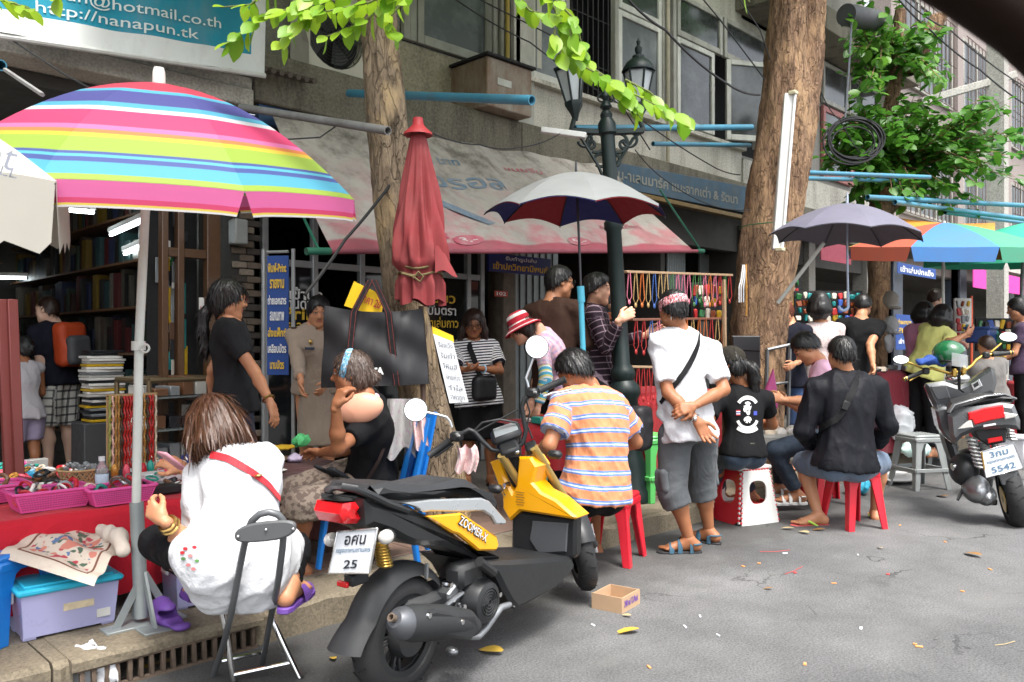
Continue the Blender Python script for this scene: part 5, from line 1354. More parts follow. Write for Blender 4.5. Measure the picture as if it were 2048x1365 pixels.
sideprism('tail_body',[(275,190),(400,225),(560,258),(700,300),(830,400),(990,522),(1125,525),(1150,585),(1000,600),(960,560),(760,490),(600,490),(520,460),(430,410),(290,365)],-.13,.26,P_BLK,.022,False)
sideprism('seat',[(300,150),(420,190),(520,205),(760,186),(960,166),(1060,195),(1140,285),(1118,205),(1010,108),(940,66),(880,60),(790,85),(700,106),(560,95),(420,92),(330,105)],-.128,.256,P_SEAT,.032,False)
sideprism('side_frame',[(515,215),(700,192),(1010,182),(1060,202),(1130,282),(1172,330),(1160,352),(1100,350),(1075,300),(1020,265),(870,272),(680,268),(640,275),(590,245)],-.150,.022,P_SIL,.006)
yp=sideprism('side_panel',[(660,300),(880,278),(1110,430),(1122,485),(1105,520),(990,522),(955,490),(860,415),(820,405)],-.158,.03,P_YEL,.008)
pa,pb=B.T(*cB([(862,318)])[0],-.16),B.T(*cB([(1038,440)])[0],-.16)
xd=(pb-pa);mid=(pa+pb)/2
text('ZOOMER-X',P_BLK,yp,mid,xd,xd.cross(Vector((0,-1,0)))*-1 if False else Vector((-xd.z,0,xd.x)),w=xd.length*1.04,h=.044,bold=.035,proud=.0025)
text('ZOOMER-X',M('white sticker',(.75,.75,.75),.4,var=0),yp,mid,xd,Vector((-xd.z,0,xd.x)),w=xd.length*.98,h=.034,bold=.0,proud=.0045)
q=[B.T(u,v,-.085)for u,v in cB([(140,222),(272,205),(232,270),(290,310),(270,348),(150,352),(120,290)])]
b=MB();b.prism(q,(0,.17,0),.02);b.build('tail_lamp',P_RED,B.root)
q=[B.T(u,v,-.06)for u,v in cB([(100,205),(150,190),(330,150),(420,190),(300,215),(200,218)])]
b=MB();b.prism(q,(0,.12,0),.012);b.build('tail_cover',P_BLK,B.root)
b=MB();path=[(530,262,-.128),(400,215,-.13),(300,165,-.13),(200,122,-.122),(120,108,-.09),(70,108,-.03),(15,128,.09),(35,165,.12),(85,200,.125)]
b.tube([B.T(*cB([(x,y)])[0],yy)for x,y,yy in path],.0145,8);b.build('grab_rail',P_BLK,B.root)
def plate(B,c,dl,dr,lines,mat2):
 p=[B.D(*c[0],dl),B.D(*c[1],dr),B.D(*c[2],dr),B.D(*c[3],dl)]
 xd=((p[1]-p[0])+(p[2]-p[3])).normalized();yd=((p[0]-p[3])+(p[1]-p[2])).normalized();n=xd.cross(yd).normalized()
 b=MB();b.prism([q-n*.002 for q in p],-n*.003,0);pl=b.build('number_plate',P_PLATE,B.root,0)
 b=MB();e=[(p[0],p[1]),(p[1],p[2]),(p[2],p[3]),(p[3],p[0])]
 for a,c2 in e:b.bar(a,c2,.005,.008,.001,up=n)
 b.build('plate_rim',P_CHR,pl)
 ctr=(p[0]+p[1]+p[2]+p[3])/4;w=(p[1]-p[0]).length;h=(p[0]-p[3]).length
 for s_,fy,fh,fw,m in lines:text(s_,m,pl,ctr+yd*(fy*h),xd,yd,w=w*fw,h=h*fh,proud=.0015,bold=.02)
plate(B,cB([(80,398),(338,376),(285,664),(25,664)]),2.99,2.90,[('อศน',.28,.24,.52,P_INK),('กรุงเทพมหานคร',.01,.13,.85,P_INK2),('25',-.30,.21,.34,P_INK)],None)
for(u,v),d in((cB([(392,432)])[0],2.97),(cB([(42,448)])[0],3.16)):
 c=B.D(u,v,d);b=MB();b.ell(c,(.034,.026,.027),14,8);i_=b.build('indicator',P_CLR,B.root);b=MB();b.tube([c+Vector((.02,0,0)),c+Vector((.09,-c.y*.55,.0))],[.024,.014],8);b.build('stem',P_BLK,i_)
c=B.D(*cB([(115,735)])[0],3.05);b=MB();b.box(c,(.015,.055,.022),.004);b.build('rear_reflector',P_RED,B.root);b=MB();b.box(c+Vector((.05,-.02,.015)),(.09,.05,.045),.006);b.build('plate_bracket',P_BLK,B.root)
b=MB();b.bar(B.D(*cB([(180,660)])[0],2.99),Vector((-.2,0,.58)),.10,.02,.004);b.build('plate_arm',P_BLK,B.root)
b=MB();p0=B.T(758,1080,-.06);p1=B.T(770,1132,-.06);pts=[]
for i in range(73):
 t=i/72;a=2*math.pi*9*t;pts.append(p0 .lerp(p1,t)+Vector((.026*math.cos(a),.026*math.sin(a),0)))
b.tube(pts,.006,5);b.tube([p0,p1],.012,8);b.build('rear_shock',P_GOLD,B.root)
b=MB();b.box((.24,.0,.30),(.52,.17,.15),.03);b.box((.42,-.02,.34),(.2,.2,.2),.04);b.box((.30,-.10,.42),(.16,.1,.10),.02);b.build('engine_block',P_MATT,B.root)
c=B.T(*cB([(1015,845)])[0],-.17);b=MB();b.lathe([(.10,.07),(.095,.0),(.082,-.028),(.06,-.036),(.058,-.03),(0,-.03)],28,c,(0,1,0));fc=b.build('fan_cover',P_BLK,B.root)
b=MB()
for r_ in(.014,.026,.038,.050):b.torus(c+Vector((0,-.033,0)),r_,.0032,(0,1,0),20,5)
for k in range(6):b.bar(c+Vector((.01*math.cos(k),-.033,.01*math.sin(k))),c+Vector((.054*math.cos(k*1.047),-.033,.054*math.sin(k*1.047))),.004,.004)
b.build('fan_grille',P_MATT,fc)
b=MB();b.prism([B.T(u,v,-.12)for u,v in cB([(790,800),(870,700),(900,720),(880,850),(800,880)])],(0,.06,0),.008);b.tube([B.T(*cB([(760,885)])[0],-.13),B.T(*cB([(885,790)])[0],-.13)],.010,8);b.build('cylinder_head',P_STEEL,B.root)
b=MB()
for x,y in((800,740),(885,880),(1115,800),(1050,955),(1205,865)):
 c2=B.T(*cB([(x,y)])[0],-.165);b.lathe([(0,-.012),(.011,-.012),(.013,0),(.013,.03)],8,c2,(0,1,0))
b.build('engine_bolt',P_CHR,B.root)['kind']='stuff'
mp=[B.T(*cB([q])[0],-.215)for q in((448,960),(470,972),(505,985),(560,985),(760,978),(900,990),(960,1010))]
b=MB();b.tube(mp[2:],[.060,.068,.066,.058,.035],18);mu=b.build('muffler',P_MATT,B.root,50)
b=MB();b.tube(mp[:4],[.030,.052,.060,.061],18);b.build('muffler_cap',M('heat grey metal',(.11,.115,.125),.45,.6,var=.15),mu)
b=MB();b.lathe([(0,0),(.014,0),(.016,-.02),(.011,-.02),(.010,.02)],12,mp[0]-(mp[1]-mp[0]).normalized()*.004,mp[1]-mp[0]);b.build('tail_pipe',M('rusty iron',0),mu)
b=MB();b.prism([p+Vector((0,-.058,0))for p in[B.T(u,v,-.215)for u,v in cB([(560,900),(640,880),(900,930),(930,1010),(870,1080),(580,1040)])]],(0,.03,0),.012);b.build('heat_shield',P_BLK,mu)
for x,y in((668,938),(880,978)):
 c2=B.T(*cB([(x,y)])[0],-.275);b=MB();b.lathe([(0,-.006),(.010,-.006),(.012,.004)],10,c2,(0,1,0));b.build('shield_bolt',P_CHR,mu)
b=MB();b.tube([B.T(*cB([q])[0],-.17)for q in((915,1040),(935,1072),(985,1072),(1035,1020),(1090,940),(1130,885),(1185,865))],.0145,10);b.build('exhaust_pipe',M('grey exhaust pipe',(.24,.25,.26),.45,.6,var=.15),B.root,60)
sideprism('footboard',[(1030,600),(1200,585),(1590,560),(1612,600),(1600,650),(1500,760),(1245,900),(1205,860),(1160,780),(1110,680)],-.19,.38,P_BLK,.018,False)
b=MB();q=[B.T(u,v,-.19)for u,v in cB([(1000,590),(1110,680),(1140,690),(1040,600)])]
b.tube([B.T(*cB([(990,590)])[0],-.2),B.T(*cB([(1080,660)])[0],-.2)],.022,8);b.build('foot_peg',P_BLK,B.root)
def rearprism(name,pts,x,th,mat,bev,par=None):
 b=MB();b.prism([B.X(u,v,x)for u,v in pts],(th,0,0),bev);return b.build(name,mat,par or B.root,35)
sh=rearprism('leg_shield',cB([(1195,330),(1225,262),(1612,312),(1608,545),(1590,572),(1215,590),(1192,530)]),1.06,.07,P_BLK,.015)
rearprism('shield_tray',cB([(1330,330),(1560,345),(1548,530),(1370,540),(1310,450)]),1.052,.02,M('slate plastic',(.075,.08,.085),.5,var=.1),.006,sh)
ycowl=rearprism('front_cowl',[(978,925),(994,919),(1012,962),(1024,985),(1031,972),(1036,914),(1061,914),(1074,934),(1065,966),(1082,985),(1112,1000),(1153,1036),(1149,1040),(1085,1030),(1040,1023),(1018,1043),(1004,1018),(1003,992),(990,958)],1.03,.14,P_YEL,.012)
rearprism('head_tube_cover',[(998,918),(1035,914),(1030,975),(1022,984),(1010,960)],1.06,.12,P_BLK,.015)
b=MB();c=B.X(1013,970,1.02);b.lathe([(0,-.02),(.011,-.02),(.014,0),(.014,.02)],10,c,(1,0,0));b.tube([c,c+Vector((-.02,.01,-.03)),c+Vector((-.01,.0,-.055))],.004,5);b.build('ignition_key',P_CHR,B.root)
b=MB()
for k in range(6):
 z=B.X(1040,985+k*5,1.028);b.box(z,(.001,.055-(k%2)*.012,.003))
b.build('caution_print',M('faded brown print',(.20,.10,.02),.6,var=0),ycowl)
hub=B.D(1158,1098,4.50);axl=B.dirl((RGT*.975+UP*.20+FWD*.12).normalized());upd=B.dirl((-RGT*.2+UP*.975))
wheel(B,hub,axl,.225,.105,5)
for e,nm in((.085,1),(-.085,0)):
 t0=B.D(1068,896,4.16)+axl*(e-.085);t1=hub+axl*e
 b=MB();m_=t0 .lerp(t1,.58);b.tube([t0,m_],.021,12);fk=b.build('fork',P_FORK,B.root);b=MB();b.tube([m_,t1],.026,12);b.build('fork_slider',P_BLK,fk)
b=MB();b.ell(hub+axl*.07+upd*.05,(.03,.035,.045),10,8);b.tube([hub+axl*.09+upd*.12,hub+axl*.09-upd*.04],.012,8);b.build('brake_caliper',P_CHR,B.root)
b=MB();b.lathe([(.05,-.003),(.095,-.003),(.095,.003),(.05,.003)],28,hub+axl*.062,axl);b.build('brake_disc',P_STEEL,B.root)
b=MB();fw_=axl.cross(upd).normalized()
b.grid(lambda i,j:hub+(upd*math.sin(R(20+i*120))+fw_*math.cos(R(20+i*120)))*(.245-.03*abs(j-.5)**2*4)+axl*((j-.5)*.13),20,6);b.build('front_fender',P_BLK,B.root,60)
Dd=4.2
def A(x,y,d=Dd):return B.D(*cA(x,y),d)
b=MB();b.tube([A(300,1028),A(460,915),A(545,862),A(600,833),A(640,850),A(700,920),A(770,985),A(860,1000),A(950,985),A(1010,930),A(1030,840),A(1012,740),A(1000,660),A(1020,600),A(1080,560),A(1330,455)],.0125,10);b.build('handlebar',P_BLK,B.root,60)
b=MB();b.tube([A(640,860),A(970,680)],.005,6);b.build('brace_cable',P_BLK,B.root)
for p0,p1 in((A(292,1032),A(455,918)),(A(1335,452),A(1135,535))):
 b=MB();b.tube([p0 .lerp(p1,t)for t in(0,.03,.06,.5,.94,1)],[.014,.021,.018,.0175,.018,.022],12);b.build('grip',P_MATT,B.root)
for x,y in((505,885),(1085,555)):
 b=MB();b.box(A(x,y,Dd-.005),(.06,.06,.05),.012);sw=b.build('switch_box',P_BLK,B.root);b=MB();b.box(A(x+15,y-5,Dd-.045),(.01,.02,.012),.003);b.build('switch',M('grey switch',(.25,.25,.25),.5),sw)
b=MB();b.tube([A(1165,580),A(1230,555),A(1300,545),A(1372,530)],[.006,.007,.006,.008],8);b.build('brake_lever',P_CHR,B.root)
b=MB();b.tube([A(480,940),A(420,985),A(340,1040)],[.006,.007,.007],8);b.build('brake_lever',P_BLK,B.root)
b=MB();c=A(880,865,4.22);X_=B.dirl(RGT*.94+UP*.33);N_=B.dirl((-FWD*.55+UP*.85-RGT*.1).normalized());Y_=N_.cross(X_).normalized()*-1
rt=Matrix((X_,Y_,N_)).transposed();b.box(c,(.16,.11,.055),.02,rt);b.box(c-N_*.05,(.12,.10,.06),.02,rt);me_=b.build('meter',P_BLK,B.root)
b=MB();b.box(c+N_*.029,(.125,.07,.004),.001,rt);b.build('meter_glass',M('grey meter glass',(.30,.33,.34),.12,.3),me_)
b=MB();b.box(A(900,965,4.18),(.10,.12,.05),.012,rt);b.box(A(1070,970,4.2),(.06,.07,.045),.01,rt);b.build('triple_clamp',P_BLK,B.root)
b=MB();b.ell(A(955,1000,4.14),(.014,.02,.014));b.build('stem_nut',P_CHR,B.root)
mn=B.dirl((-FWD*.97+UP*.13+RGT*.12).normalized())
for(cx,cy),st in(((195,683),[(470,815),(455,770),(430,738),(360,718),(270,700)]),((1113,206),[(1050,510),(1040,470),(1030,440),(1058,370),(1088,285)])):
 c=A(cx,cy);b=MB();b.lathe([(0,.018),(.03,.016),(.055,.006),(.061,-.003),(.058,-.004)],28,c,-mn);mi=b.build('mirror',P_BLK,B.root,60)
 b=MB();b.lathe([(0,-.0035),(.057,-.0035)],28,c,-mn);b.build('mirror_glass',P_MIR,mi)
 b=MB();b.tube([A(x,y,Dd+.012)for x,y in st],.0062,8);b.build('mirror_stem',P_SIL if cx>500 or True else P_BLK,mi)
for x,y,d in((800,1282,4.1),(1250,1022,4.15)):
 c=A(x,y,d);b=MB();b.box(c,(.05,.075,.042),.014);b.build('front_indicator',P_BLK,B.root)
b=MB();b.tube([A(640,840),A(700,780),A(830,755),A(960,780),A(990,850)],.006,6);b.tube([A(1030,600),A(1060,700),A(1040,800),A(1080,900)],.005,6);b.build('brake_hose',P_BLK,B.root)['kind']='stuff'
q=SDF();
b=MB();b.ell(B.D(1078,945,4.32),(.05,.05,.11),10,8);b.build('green_pouch',M('dull green cloth',(.10,.22,.11),.8,var=.3),B.root)
b=MB();b.tube([Vector((.45,.12,.25)),Vector((.5,.26,.02))],.011,8);b.box((.5,.27,.01),(.07,.05,.012),.004);b.build('side_stand',P_BLK,B.root)
b=MB();b.ell(B.T(*cB([(815,1165)])[0],-.1),(.022,.03,.018));b.build('stand_foot',P_STEEL,B.root)
B=Bike('parked_scooter','graphite grey scooter with gold handlebar and red tail lamp beside translucent stools',W(2022,980,6.36),D(.36,.93))
def Cx(x,y,d):return B.D(*cC(x,y),d)
def rp(name,pts,d,th,mat,bev,par=None,tap=1.0):
 x=B.loc(W(1960,800,d)).x;b=MB();b.prism([B.X(*cC(*p),x)for p in pts],(th,0,0),bev)
 n=len(pts);c=sum((Vector(q)for q in b.v[-n:]),Vector())/n
 b.v[-2*n:]=[tuple(c+(Vector(q)-c)*tap)for q in b.v[-2*n:]];return b.build(name,mat,par or B.root,35)
axg=Vector((0,.97,-.17));wheel(B,Cx(770,1110,6.36)+Vector((0,0,0)),axg,.262,.13,5)
rp('tail_body',[(368,606),(470,562),(700,528),(792,540),(832,640),(832,700),(745,690),(560,702),(465,742),(412,795),(380,735)],6.28,.55,P_GRY,.03,None,.62)
rp('under_tail',[(520,690),(600,670),(720,660),(745,700),(735,780),(620,800),(560,760)],6.34,.3,P_MATT,.012)
rp('seat',[(368,590),(400,540),(600,482),(720,472),(796,500),(790,528),(700,522),(560,562),(460,592),(380,632)],6.36,.7,P_SEAT,.03,None,.7)
b=MB();b.tube([Cx(372,588,6.33),Cx(405,540,6.33),Cx(600,484,6.33),Cx(720,474,6.33),Cx(796,502,6.33)],.022,10,flat=.5);b.build('grab_bar',P_GRY,B.root,60)
rp('tail_lamp',[(497,592),(600,560),(720,540),(731,622),(640,640),(540,668),(520,635),(500,640)],6.25,.05,P_RED,.008)
rp('indicator',[(435,694),(500,640),(518,640),(530,684)],6.25,.05,P_CLR,.006);rp('indicator',[(722,588),(812,602),(800,618),(730,634)],6.25,.05,P_CLR,.006)
rp('rear_reflector',[(620,756),(712,740),(716,768),(624,786)],6.30,.03,P_RED,.004)
rp('badge_strip',[(592,668),(672,656),(674,668),(594,682)],6.262,.01,M('white sticker',0),.001)
plate(B,[cC(575,838),cC(785,780),cC(850,940),cC(610,1002)],6.17,6.17,[('3กม',.28,.24,.55,P_INK2),('กรุงเทพมหานคร',0,.14,.85,P_INK2),('5542',-.30,.24,.72,P_INK2)],None)
b=MB();b.tube([Cx(582,840,6.16),Cx(600,950,6.16)],.006,6);b.build('plate_bracket',P_GOLD,B.root)
rp('mud_flap',[(690,985),(810,962),(806,1040),(760,1058),(712,1050)],6.26,.02,P_GRY,.006)
for(x0,y0,x1,y1_)in((512,748,575,945),(748,690,776,765)):
 p0,p1=Cx(x0,y0,6.4),Cx(x1,y1_,6.4);pts=[];n=8 if x0<600 else 4
 for i in range(n*8+1):
  t=i/(n*8);a=2*math.pi*n*t;pts.append(p0 .lerp(p1,t)+Vector((.032*math.cos(a),.032*math.sin(a),0)))
 b=MB();b.tube(pts,.009,5);b.tube([p0,p1],.014,8);b.build('rear_shock',M('pale spring steel',(.5,.5,.48),.4,.4),B.root)
b=MB();b.ell(Cx(470,950,6.55),(.16,.11,.13),16,10);b.box(Cx(520,880,6.6),(.2,.16,.14),.04);b.build('air_box',P_BLK,B.root)
b=MB();b.ell(Cx(545,1072,6.45),(.24,.10,.11),18,10);b.ell(Cx(600,1110,6.4),(.2,.08,.08),14,8);b.build('engine_case',P_STEEL,B.root)
b=MB();b.tube([Cx(395,935,6.5),Cx(425,930,6.5)],.03,12);b.build('kick_shaft',P_CHR,B.root)
b=MB();b.box(Cx(620,1150,6.4),(.1,.12,.05),.01);b.build('engine_guard',P_BLK,B.root)
b=MB();b.lathe([(.03,-.003),(.10,-.003),(.10,.003),(.03,.003)],24,Cx(718,1140,6.36),axg);b.build('brake_disc',P_GOLD,B.root)
rp('side_panel',[(288,575),(340,552),(400,560),(380,640),(412,795),(345,742),(312,690)],6.75,.35,P_GRY,.02)
rp('floor_panel',[(345,745),(412,800),(440,900),(400,910),(372,840)],6.8,.4,P_BLK,.015)
fs=rp('front_shield',[(224,430),(235,408),(340,390),(440,422),(520,388),(570,345),(640,300),(668,312),(682,400),(664,466),(520,500),(410,520),(345,592),(290,572),(255,505)],7.15,.18,P_GRY,.03)
rp('glove_box',[(256,430),(262,420),(356,414),(386,496),(300,512)],7.142,.02,M('graphite panel',(.13,.135,.14),.35,.3),.008,fs)
rp('key_panel',[(512,406),(566,374),(588,420),(530,452)],7.135,.02,P_CHR,.004,fs);rp('key_hole',[(528,412),(558,392),(566,414),(538,432)],7.125,.02,P_BLK,.003,fs)
b=MB();b.tube([Cx(*q,7.1)for q in((95,378),(150,350),(200,332),(262,305),(300,318),(380,342),(470,325),(520,290),(548,255),(600,222),(700,216),(772,208))],.013,10);b.build('handlebar',P_GOLD,B.root,60)
for p0,p1 in(((90,378),(205,332)),((775,208),(650,222))):
 b=MB();a,c=Cx(*p0,7.09),Cx(*p1,7.09);b.tube([a.lerp(c,t)for t in(0,.08,.1,.9,1)],[.022,.022,.018,.018,.022],10);b.build('grip',P_BLK,B.root)
 b=MB();b.tube([a.lerp(c,-.02),a.lerp(c,.14)],.021,10);b.tube([a.lerp(c,.3)+Vector((0,0,-.03)),a.lerp(c,1.1)+Vector((.03,0,-.01))],.006,6);b.build('brake_lever',P_GOLD,B.root)
for x,y in((228,325),(610,225)):
 b=MB();b.box(Cx(x,y,7.08),(.06,.055,.06),.012);b.build('switch_box',P_BLK,B.root)
for x,y in((408,335),(468,318)):
 b=MB();b.box(Cx(x,y,7.07),(.05,.035,.07),.008);b.build('bar_clamp',P_GOLD,B.root)
b=MB();b.ell(Cx(430,372,7.12),(.06,.10,.05));b.build('stem_cap',P_CHR,B.root)
for pts,(cx,cy),rx,mtilt in((((205,308),(160,288),(105,266)),(66,256),(.002,.062,.035),0),(((640,205),(665,185),(706,150)),(748,112),(.002,.066,.040),0)):
 b=MB();b.tube([Cx(*q,7.1)for q in pts],.009,8);st=b.build('mirror_stem',P_GOLD,B.root)
 zq=B.dirl((FWD*.92-UP*.33+RGT*(.25 if cx>500 else.1)).normalized());yq=Vector((0,0,1)).cross(zq).normalized();rot=Matrix((zq,yq,zq.cross(yq))).transposed();b=MB();b.ell(Cx(cx,cy,7.1),(.014,rx[1]+.005,rx[2]+.004),18,8,rot);mi=b.build('mirror',P_BLK,B.root,60)
 b=MB();b.lathe([(0,0),(1,0)],24,(-.0165,0,0),(1,0,0));mm=Matrix.Translation(Cx(cx,cy,7.1))@rot.to_4x4()@Matrix.Diagonal((1,rx[1],rx[2],1))
 b.v=[tuple(mm@Vector(p))for p in b.v];b.build('mirror_glass',P_MIR,mi)
b=MB();b.tube([Cx(440,1000,6.55),Cx(480,1060,6.5)],.011,6);b.tube([Cx(480,1040,6.5),Cx(430,1145,6.45)],.011,8);b.build('side_stand',P_BLK,B.root)
b=MB();b.tube([Cx(430,205,7.0),Cx(440,330,7.02),Cx(440,440,7.05),Cx(470,458,7.05)],.012,6);b.build('helmet_strap',P_BLK,B.root)
wheel(B,Vector((1.27,0.0,.25)),(0,1,0),.25,.11,5)
b=MB();b.tube([Vector((1.25,-.08,.25)),Vector((1.05,-.07,.85))],.022,8);b.tube([Vector((1.25,.08,.25)),Vector((1.05,.07,.85))],.022,8);b.build('fork',P_STEEL,B.root)['kind']='stuff'
hc_=W(*cC(375,222),7.02);hm=root('helmet',hc_,'glossy green open-face helmet with clear visor resting on the gold handlebar','helmet')
q=SDF();q.ell((0,0,0),(.125,.135,.125),.01);q.ell((0,0,-.01),(.10,.115,.10),.004,sub=True)
rtM=np.array([[a[i]for a in(RGT,FWD,UP)]for i in range(3)],'f')
q.cut((RGT*.02-UP*.035),(-UP*.8+RGT*.55-FWD*.2))
V,F=q.mesh(.007);np_mesh('shell',V,F,M('green helmet lacquer',(.010,.10,.035),.15,var=.05,coat=.8),hm)
b=MB();b.grid(lambda i,j:(RGT*math.sin(R(-20+i*110))*.142-FWD*math.cos(R(-20+i*110))*.142+UP*(.02-j*.11-.04*i)),16,6)
b.build('visor',M('smoky clear visor',(.55,.58,.58),.08,var=0,alpha=.45),hm,60)
b=MB();b.torus(-UP*.05+RGT*.01,.115,.012,UP,24,6);b.build('lining',P_BLK,hm)
gl=root('glove',W(*cC(265,265),7.0),'crumpled blue and black glove hung on the gold bar end','glove')
q=SDF();q.chain([(-.10,0,0),(0,.02,.015),(.10,0,-.02)],[.03,.045,.03],.03);q.disp=folds(.014,26,5);V,F=q.mesh(.008);np_mesh('shell',V@np.array([[.707,-.707,0],[.707,.707,0],[0,0,1]]),F,P_BLUE,gl)
# trees, lamp post, awning, signs, parasols
def leafmat(name,a,b,tr=.35):
 t=NT(name);oi=t.n('ShaderNodeObjectInfo');v=t.coord()
 c=t.mix(oi.outputs['Random'],a,b);c=t.mix(t.math('MULTIPLY',t.noise(v,30,3),.5),c,tuple(x*.6 for x in a))
 t.set(c,.38,0,.45)
 tl=t.n('ShaderNodeBsdfTranslucent');t.l(c,tl.inputs[0]);mx=t.n('ShaderNodeMixShader');mx.inputs[0].default_value=tr
 t.l(t.p.outputs[0],mx.inputs[1]);t.l(tl.outputs[0],mx.inputs[2]);t.l(mx.outputs[0],t.o.inputs[0]);return t.m
L_YEL=leafmat('young bright leaf',(.34,.52,.03),(.13,.33,.02),.5);L_GRN=leafmat('mid green leaf',(.06,.20,.02),(.19,.40,.05),.45)
def leafmesh(name,L,w,mat):
 b=MB();vs=[];fs=[]
 for i in range(5):
  t=i/4;ww=w*math.sin(math.pi*min(1,t*.93+.06))**.75;z=-.16*L*t*t
  vs+=[(-ww,L*t,z+.14*ww),(0,L*t,z-.02*L*math.sin(t*3)),(ww,L*t,z+.14*ww)]
 for i in range(4):
  for k in range(2):fs.append((i*3+k,i*3+k+1,i*3+k+4,i*3+k+3))
 b.add(vs,fs);me=bpy.data.meshes.new(name);me.from_pydata(b.v,[],b.f);me.shade_smooth();me.materials.append(mat);return me
def bark(name,a,b,c,sc=1.0):
 t=NT(name);v=t.coord((1,1,.22));n1=t.noise(v,22*sc,7,.72);n2=t.noise(t.coord((1,1,.5)),3.2*sc,5,.65);n3=t.noise(t.coord((1,1,.35)),9*sc,4,.6)
 q=t.mix(t.ramp(n1,[(.35,(0,0,0)),(.62,(1,1,1))]),a,b);q=t.mix(t.ramp(n2,[(.48,(0,0,0)),(.62,(1,1,1))]),q,c)
 q=t.mix(t.math('MULTIPLY',t.ramp(n3,[(.58,(0,0,0)),(.70,(1,1,1))]),.8),q,tuple(x*.3 for x in a))
 vo=t.n('ShaderNodeTexVoronoi',feature='DISTANCE_TO_EDGE');vo.inputs['Scale'].default_value=15*sc;ad=t.n('ShaderNodeVectorMath',operation='ADD');nz=t.n('ShaderNodeTexNoise');nz.inputs['Scale'].default_value=9;nz.inputs['Detail'].default_value=5;vv=t.coord((1,1,.30));t.l(vv,nz.inputs['Vector']);sc_=t.n('ShaderNodeVectorMath',operation='SCALE');sc_.inputs['Scale'].default_value=.22;t.l(nz.outputs['Color'],sc_.inputs[0]);t.l(vv,ad.inputs[0]);t.l(sc_.outputs[0],ad.inputs[1]);t.l(ad.outputs[0],vo.inputs['Vector'])
 ck=t.ramp(vo.outputs['Distance'],[(0,(0,0,0)),(.07,(1,1,1))]);q=t.mix(t.math('MULTIPLY',t.math('SUBTRACT',1.0,ck),.12),q,tuple(x*.4 for x in a))
 t.set(q,.9,0,.2);t.bump(t.math('ADD',t.math('MULTIPLY',ck,.45),t.math('ADD',n1,n3)),1.0,.04);return t.m
def limb(name,pts,mat,par,seed=0,seg=40,rough=.10,n=90):
 """tapering woody limb through (place, radius) pairs with a knotted, ridged surface"""
 rr=random.Random(seed);P=[Vector(p)for p,r in pts];Rr=[r for p,r in pts];b=WB();vs=[];fs=[]
 ph=[rr.uniform(0,6.28)for _ in range(8)];m=len(P)-1
 for i in range(n+1):
  t=i/n*m;k=min(int(t),m-1);f=t-k
  p0,p1,p2,p3=P[max(k-1,0)],P[k],P[k+1],P[min(k+2,m)]
  c=.5*((2*p1)+(p2-p0)*f+(2*p0-5*p1+4*p2-p3)*f*f+(3*p1-p0-3*p2+p3)*f**3);r=Rr[k]*(1-f)+Rr[k+1]*f;h=c.z
  for j in range(seg):
   a=2*math.pi*j/seg
   d=1+rough*(.45*math.sin(2*a+ph[0]+h*1.7)+.35*math.sin(3*a+ph[1]-h*2.3)+.25*math.sin(7*a+ph[2]+h*5)+.25*math.sin(11*a+ph[3]+4*math.sin(h*3+ph[4]))+.3*math.sin(h*9+ph[5]+2*math.sin(a+ph[6]))+rr.uniform(-.22,.22))
   vs.append(c+RGT*(r*d*math.cos(a))+FWD*(r*d*math.sin(a)))
 for i in range(n):
  for j in range(seg):
   j2=(j+1)%seg;fs.append((i*seg+j,i*seg+j2,(i+1)*seg+j2,(i+1)*seg+j))
 b.add(vs,fs+[tuple(n*seg+j for j in range(seg))]);return b.build(name,mat,par,80)
def px(d):return 1/FPX*d
B1=bark('flaking ochre bark',(.15,.11,.075),(.37,.28,.19),(.50,.36,.20));B2=bark('scaly brown bark',(.12,.068,.042),(.34,.215,.135),(.40,.255,.145),1.2)
t1=root('tree',G(870,690+.01+(CAMZ-.15)*FPX/5.43,.15),'leaning ochre-barked tree behind the red folded parasol and black bag','tree')
limb('trunk',[(W(880,1080,5.43),62*px(5.43)),(W(872,940,5.43),56*px(5.43)),(W(842,790,5.43),47*px(5.43)),(W(805,560,5.43),42*px(5.43)),(W(780,300,5.43),40*px(5.43)),(W(765,140,5.43),37*px(5.43)),(W(745,-30,5.43),32*px(5.43)),(W(700,-260,5.4),30*px(5.43))],B1,t1,3)
t2=root('tree',G(1508,690+(CAMZ-.15)*FPX/8.2,.15),'thick brown tree with a white tube lamp strapped to its trunk','tree')
limb('trunk',[(W(1505,960,8.2),72*px(8.2)),(W(1506,830,8.2),62*px(8.2)),(W(1520,650,8.2),56*px(8.2)),(W(1545,450,8.2),55*px(8.2)),(W(1568,250,8.2),53*px(8.2)),(W(1572,90,8.2),40*px(8.2)),(W(1578,-40,8.2),37*px(8.2)),(W(1560,-200,8.2),34*px(8.2))],B2,t2,5,48)
limb('limb',[(W(1578,340,8.25),44*px(8.2)),(W(1596,200,8.3),40*px(8.2)),(W(1611,60,8.35),36*px(8.2)),(W(1626,-60,8.4),33*px(8.2)),(W(1680,-240,8.5),30*px(8.2))],B2,t2,8,36)
t3=root('tree',G(1755,690+(CAMZ-.15)*FPX/10.6,.15),'leafy green tree hung with a coil of cable further along the street','tree')
limb('trunk',[(W(1752,880,10.6),26*px(10.6)),(W(1752,720,10.6),22*px(10.6)),(W(1758,560,10.6),21*px(10.6)),(W(1762,420,10.6),22*px(10.6)),(W(1768,300,10.6),16*px(10.6)),(W(1790,160,10.6),13*px(10.6)),(W(1800,20,10.6),10*px(10.6))],B2,t3,9,18,n=30)
limb('limb',[(W(1768,430,10.6),16*px(10.6)),(W(1810,390,10.6),17*px(10.6)),(W(1850,320,10.7),13*px(10.6)),(W(1920,270,10.8),9*px(10.6))],B2,t3,4,14,n=20)
